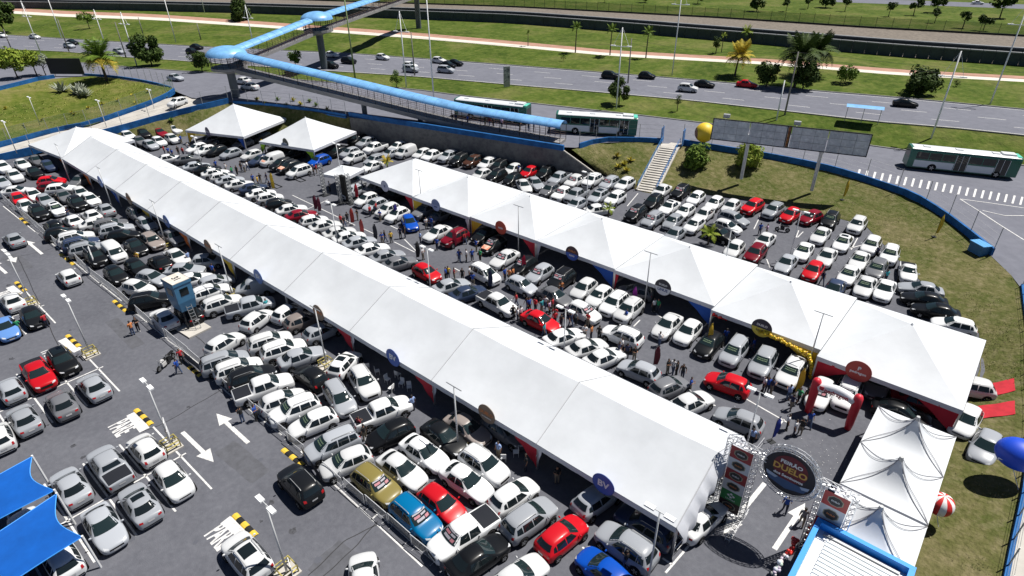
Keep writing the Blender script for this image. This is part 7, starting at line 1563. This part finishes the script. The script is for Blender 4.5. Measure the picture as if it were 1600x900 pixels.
def trunk_mesh(h, r, limbs, seed=0):
    rr = random.Random(seed); mb = MB(); mb.tube([(0, 0, -0.3), (0.03*h*rr.uniform(-1, 1), 0.03*h*rr.uniform(-1, 1), h*0.5), (0.05*h*rr.uniform(-1, 1), 0.05*h*rr.uniform(-1, 1), h)], [r, r*0.75, r*0.5], 7)
    for k in range(limbs):
        a = 6.283*k/limbs+rr.uniform(-.4, .4); l = h*rr.uniform(0.4, 0.7); z = h*rr.uniform(0.6, 0.95); mb.tube([(0, 0, z), (l*0.5*math.cos(a), l*0.5*math.sin(a), z+l*0.35), (l*math.cos(a), l*math.sin(a), z+l*0.8)], [r*0.45, r*0.3, r*0.12], 5)
    return mb.mesh('trunk', bark, smooth=True)
def tree(px, py, h, r, mi, label, n=1300, sq=(1, 1, 0.8), leafs=None, name='tree', seed=None, trunk_f=0.55, clumps=16, grp='trees beside the roads'):
    b = UG(px, py); sd = seed if seed is not None else int(px*3+py); t = thing(name, label, 'tree' if name != 'shrub' else 'shrub', b, sd % 6, grp)
    obj('trunk', trunk_mesh(h*trunk_f, max(h*0.03, 0.05), 5, sd), t); c = obj('crown', crown_mesh('crown', r, int(n*1.7), leaf[mi], sq, leafs or r*0.115, sd, clumps), t, (0, 0, h-r*sq[2]*0.75))
    return t
tree(238, 103, 6.8, 4.0, 0, 'dark bushy tree between the island and the footbridge', 2200, (1.05, 1.05, 0.85))
tree(316, 112, 5.0, 2.6, 0, 'dark tree tucked under the footbridge dome', 1200, (1, 1, 1.0))
tree(28, 122, 6.0, 3.4, 2, 'leafy bright tree at the far left by the blue wall', 1700, (1.0, 1.0, 0.75), grp='trees by the island')
tree(58, 118, 5.6, 2.9, 2, 'leafy bright tree beside the black hoarding', 1300, (1.1, 1.0, 0.7), grp='trees by the island')
tree(72, 118, 4.6, 1.8, 4, 'greyish small tree left of the black hoarding', 600, grp='trees by the island')
tree(8, 52, 9.0, 6.0, 0, 'big dark tree at the top left corner', 2200, (1.2, 1.2, 0.7))
tree(-20, 55, 8.0, 5.0, 1, 'broad tree cut by the top left edge', 1500, (1.2, 1.2, 0.7))
tree(140, 45, 5.0, 3.0, 1, 'leaning small tree on the grass bank left of the footbridge', 700, (1.3, 1, 0.5))
tree(378, 32, 7, 5.5, 0, 'dark tree by the track above the footbridge dome', 1600, (1.3, 1, 0.8))
tree(967, 163, 4.6, 2.5, 0, 'round dark tree in the median behind the second bus', 1500, (1.05, 1.05, 0.9))
tree(620, 137, 3.4, 1.6, 1, 'small round shrub in the median left of the buses', 600, (1, 1, 1), name='shrub')
tree(463, 108, 4.2, 2.2, 1, 'palm-like shrub by the second footbridge pillar', 700, (1, 1, 0.9))
tree(880, 95, 1.5, 0.9, 1, 'tiny bush on the verge by the cycle path', 200, name='shrub')
tree(1058, 174, 3.2, 0.9, 0, 'slender sapling in the median right of the second bus', 300, (0.8, 0.8, 1.4))
tree(1435, 146, 4.4, 3.6, 0, 'wide dark bush on the bank right of the tall palms', 1800, (1.25, 1.1, 0.75), name='shrub')
tree(1320, 130, 3.4, 2.6, 1, 'open small tree on the bank near the cycle path', 700, (1.2, 1, 0.6))
tree(1254, 140, 5.2, 3.0, 0, 'dark bushy tree at the foot of the tall palms', 1600, (1.0, 1.0, 0.95))
tree(1197, 136, 5.0, 3.0, 0, 'dark shaggy tree left of the tall palms', 1300, (1, 1, 0.9))
tree(1118, 84, 4.6, 1.8, 0, 'dark thin tree beside the track fence', 500, (0.8, 0.8, 1.1))
tree(1493, 135, 1.2, 0.9, 0, 'low bush on the far right of the bank', 180, name='shrub')
for k, (px, py, h, r) in enumerate(((1182, 18, 6, 3.6), (1228, 18, 4.5, 1.8), (1262, 14, 5, 2.2), (1290, 12, 6, 4.0), (1320, 18, 5, 2.0), (1388, 26, 5, 1.9), (1427, 24, 6, 2.6), (1462, 20, 7, 3.6), (1460, 36, 4.5, 1.6), (1504, 44, 5, 2.0), (1536, 48, 5, 2.2), (1562, 28, 8, 4.6), (1008, 4, 5, 3.0), (945, 4, 4, 2.0), (1090, 6, 5, 2.8))):
    tree(px, py, h, r, 0, '%s thin young tree from the left on the grass beyond the railway' % ordw(1+sorted((1182, 1228, 1262, 1290, 1320, 1388, 1427, 1462, 1460, 1504, 1536, 1562, 1008, 945, 1090)).index(px)), 320, (1, 1, 0.9), r*0.2, grp='young trees beyond the railway', clumps=9)
for px, py, lb in ((1084, 262, 'round glossy bush on the bank right of the stairs'), (1168, 262, 'round bright bush at the left billboard post')):
    b = UG(px, py); t = thing('shrub', lb, 'shrub', b, 0.4, 'round bushes on the bank'); obj('stem', trunk_mesh(0.6, 0.08, 4, px), t); obj('foliage', crown_mesh('foliage', 2.3, 3200, leaf[1 if px < 1100 else 2], (1, 1, 1.0), 0.26, px, 26, 0.3), t, (0, 0, 1.9))
# palms
def frond_mesh(L, droop, m_, n=20, w_=0.62, seed=0):
    rr = random.Random(seed); mb = MB(); sp = []
    for i in range(n+1):
        u = i/n; sp.append(Vector((L*u*(1-0.18*u*droop), 0, L*(0.42*u-droop*0.62*u*u))))
    mb.tube(sp, [0.05*(1-0.85*i/n) for i in range(n+1)], 4)
    for i in range(2, n+1):
        u = i/n; wl = w_*math.sin(math.pi*min(u*0.85+0.12, 1))*L*0.42; t_ = (sp[min(i+1, n)]-sp[i-1]).normalized()
        for s in (-1, 1):
            tip = sp[i]+Vector((0.35*wl, s*wl, -0.35*wl*rr.uniform(0.6, 1.3))); b0 = t_*L/n*0.42
            mb.quad([sp[i]-b0, sp[i]+b0, tip+b0*0.3, tip-b0*0.2])
    return mb.mesh('frond', m_)
def palm(px, py, h, L, label, mats_=(1,), nf=16, tr=0.16, lean=0.0, grp='palms by the roads', droop=1.0):
    b = UG(px, py); sd = int(px); rr = random.Random(sd); t = thing('palm_tree', label, 'palm', b, 0, grp)
    mb = MB(); mb.tube([(lean*h*(i/6)**2, 0, -0.3+(h+0.3)*i/6) for i in range(7)], [tr*(1.25-0.5*i/6) for i in range(7)], 8); obj('trunk', mb.mesh('trunk', bark, smooth=True), t)
    fm = [frond_mesh(L, d_, leaf[m_], seed=k) for k, (d_, m_) in enumerate(((0.45*droop, mats_[0]), (0.95*droop, mats_[0]), (1.35*droop, mats_[-1])))]
    for k in range(nf):
        lv = k % 3; o = obj('frond', fm[lv], t, (lean*h, 0, h-0.1)); o.rotation_euler = (0, -0.75*(1 if lv == 0 else 0.35 if lv == 1 else -0.1)+rr.uniform(-.15, .15), 6.283*k/nf*1.0+rr.uniform(-.25, .25)); s_ = rr.uniform(0.85, 1.1); o.scale = (s_,)*3
palm(167, 126, 5.2, 5.6, 'coconut palm with yellowing lower fronds on the grass island', (1, 3), 33, 0.28, grp='palms on the island')
palm(1148, 119, 4.4, 4.2, 'yellow-green palm on the bank left of the tall palms', (3, 3), 30, 0.2, 0.08)
palm(1241, 136, 6.6, 5.6, 'tall dark palm on the bank, left of a pair', (0, 0), 36, 0.26); palm(1268, 120, 5.4, 5.6, 'tall dark palm on the bank, right of a pair', (0, 0), 36, 0.26)
for px, py, k in ((899, 82, 'left'), (953, 86, 'middle'), (1009, 91, 'right')): palm(px, py, 6.2, 2.1, k+' of three slim palms beside the cycle path', (1, 1), 16, 0.14, 0.02, 'three slim palms by the cycle path')
palm(1164, 68, 3.0, 2.4, 'small green palm by the railway wall', (2, 1), 14, 0.14)
palm(825, 72, 3.5, 1.2, 'thin palm sapling by the cycle path', (1, 1), 10, 0.1); palm(1127, 82, 4.2, 1.3, 'thin palm beside the pale pole near the railway', (2, 2), 10, 0.1)
for px, py, lb, s_ in ((606, 262, 'small yellow palm beside the first right-hand tent', 1.0), (950, 338, 'small green palm between the tents and the back lot', 0.8), (1106, 378, 'small bright palm behind the right-hand tents', 1.0), (416, 238, 'small yellow-green palm beside the lime-draped tent', 0.9)):
    palm(px, py+4, 1.6, 1.5*s_, lb, (3, 2) if 'yellow' in lb else (2, 2), 12, 0.1, 0, 'small palms in the car park')
# agaves and bed plants
def agave(px, py, r, m_, label, n=22, grp='spiky plants'):
    b = UG(px, py); rr = random.Random(int(px*7+py)); t = thing('spiky_plant', label, 'plant', b, 0, grp); mb = MB()
    for k in range(n):
        a = rr.uniform(0, 6.283); el = rr.uniform(0.25, 1.3); l = r*rr.uniform(0.7, 1.1); d = Vector((math.cos(a)*math.cos(el), math.sin(a)*math.cos(el), math.sin(el))); s = Vector((-math.sin(a), math.cos(a), 0))*r*0.1
        mb.quad([-s*0.6, s*0.6, d*l*0.55+s+Vector((0, 0, 0.02)), d*l, d*l*0.55-s])
    obj('leaves', mb.mesh('leaves', leaf[m_]), t, (0, 0, 0.05))
for k, (px, py, r) in enumerate(((97, 144, 2.7), (120, 148, 2.6), (133, 151, 2.4), (127, 143, 2.2))): agave(px, py, r, 4, '%s silvery agave from the left on the grass island' % ordw(1+sorted((97, 120, 133, 127)).index(px)), 34, 'agaves on the island')
bx = [(402, 157), (434, 157), (458, 158), (484, 160), (415, 164), (447, 166), (470, 164), (494, 166), (512, 172), (268, 190), (964, 245), (985, 252), (966, 262), (979, 268), (975, 258)]
for k, (px, py) in enumerate(bx): agave(px, py, 0.9, 5 if k % 2 == 0 or k > 9 else 1, '%s yellow-green tuft plant from the left on the grass slopes' % ordw(1+sorted(b_[0] for b_ in bx).index(px)), 26, 'tuft plants on the slopes')
bx = [(9, 171), (66, 189), (112, 178), (116, 180), (138, 170), (160, 164), (184, 158), (206, 150), (212, 162), (232, 144), (236, 157)]
for k, (px, py) in enumerate(bx): agave(px, py, 0.8, 5, '%s yellow tuft from the left along the island fence' % ordw(1+sorted(b_[0] for b_ in bx).index(px)), 14, 'yellow tufts on the island')
# grass tufts over the bank and island, uncountable
def tufts(nm, lab, pts, m_, s0, s1, seed):
    rr = random.Random(seed); mb = MB()
    for p in pts:
        for k in range(5):
            a = rr.uniform(0, 6.28); s = rr.uniform(s0, s1); d = Vector((math.cos(a)*0.6, math.sin(a)*0.6, 0.8))*s; q = p+Vector((rr.uniform(-.3, .3), rr.uniform(-.3, .3), -0.02)); n_ = Vector((-math.sin(a), math.cos(a), 0))*s*0.35
            mb.quad([q-n_, q+n_, q+d])
    o = obj(nm, mb.mesh(nm, m_)); o['kind'] = 'stuff'; tag(o, lab, 'grass')
rr = random.Random(5); pts = []
for k in range(2600):
    i = rr.randrange(len(elo+elo2)-1); u = rr.random(); a, b = (elo+elo2[1:]+[elo2[-1]])[i], (eup+eup2[1:]+[eup2[-1]])[i]; p = a.lerp(b, rr.uniform(0.04, 0.97))+Vector((rr.uniform(-.6, .6), rr.uniform(-.6, .6), 0))
    if noise.noise(p*0.25) > -0.15: p.z = gz(p.x, p.y); pts.append(p)
tufts('dry_grass', 'dry grass tufts growing over the sloping bank', pts, mat('tuft_dry', (0.3, 0.27, 0.14), 0.9, col2=(0.17, 0.18, 0.06), scale=0.4), 0.06, 0.15, 1)
ia, ib = pair(isl_lo, isl_up, 70); pts = []
for k in range(2200):
    i = rr.randrange(10, 69); p = ia[i].lerp(ib[i], rr.uniform(0.03, 0.97))+Vector((rr.uniform(-1, 1), rr.uniform(-1, 1), 0)); p.z = gz(p.x, p.y)
    if noise.noise(p*0.12) > -0.2: pts.append(p)
tufts('long_grass', 'long green grass growing on the walled island', pts, mat('tuft_green', (0.16, 0.22, 0.035), 0.9, col2=(0.3, 0.29, 0.08), scale=0.3), 0.1, 0.28, 2)
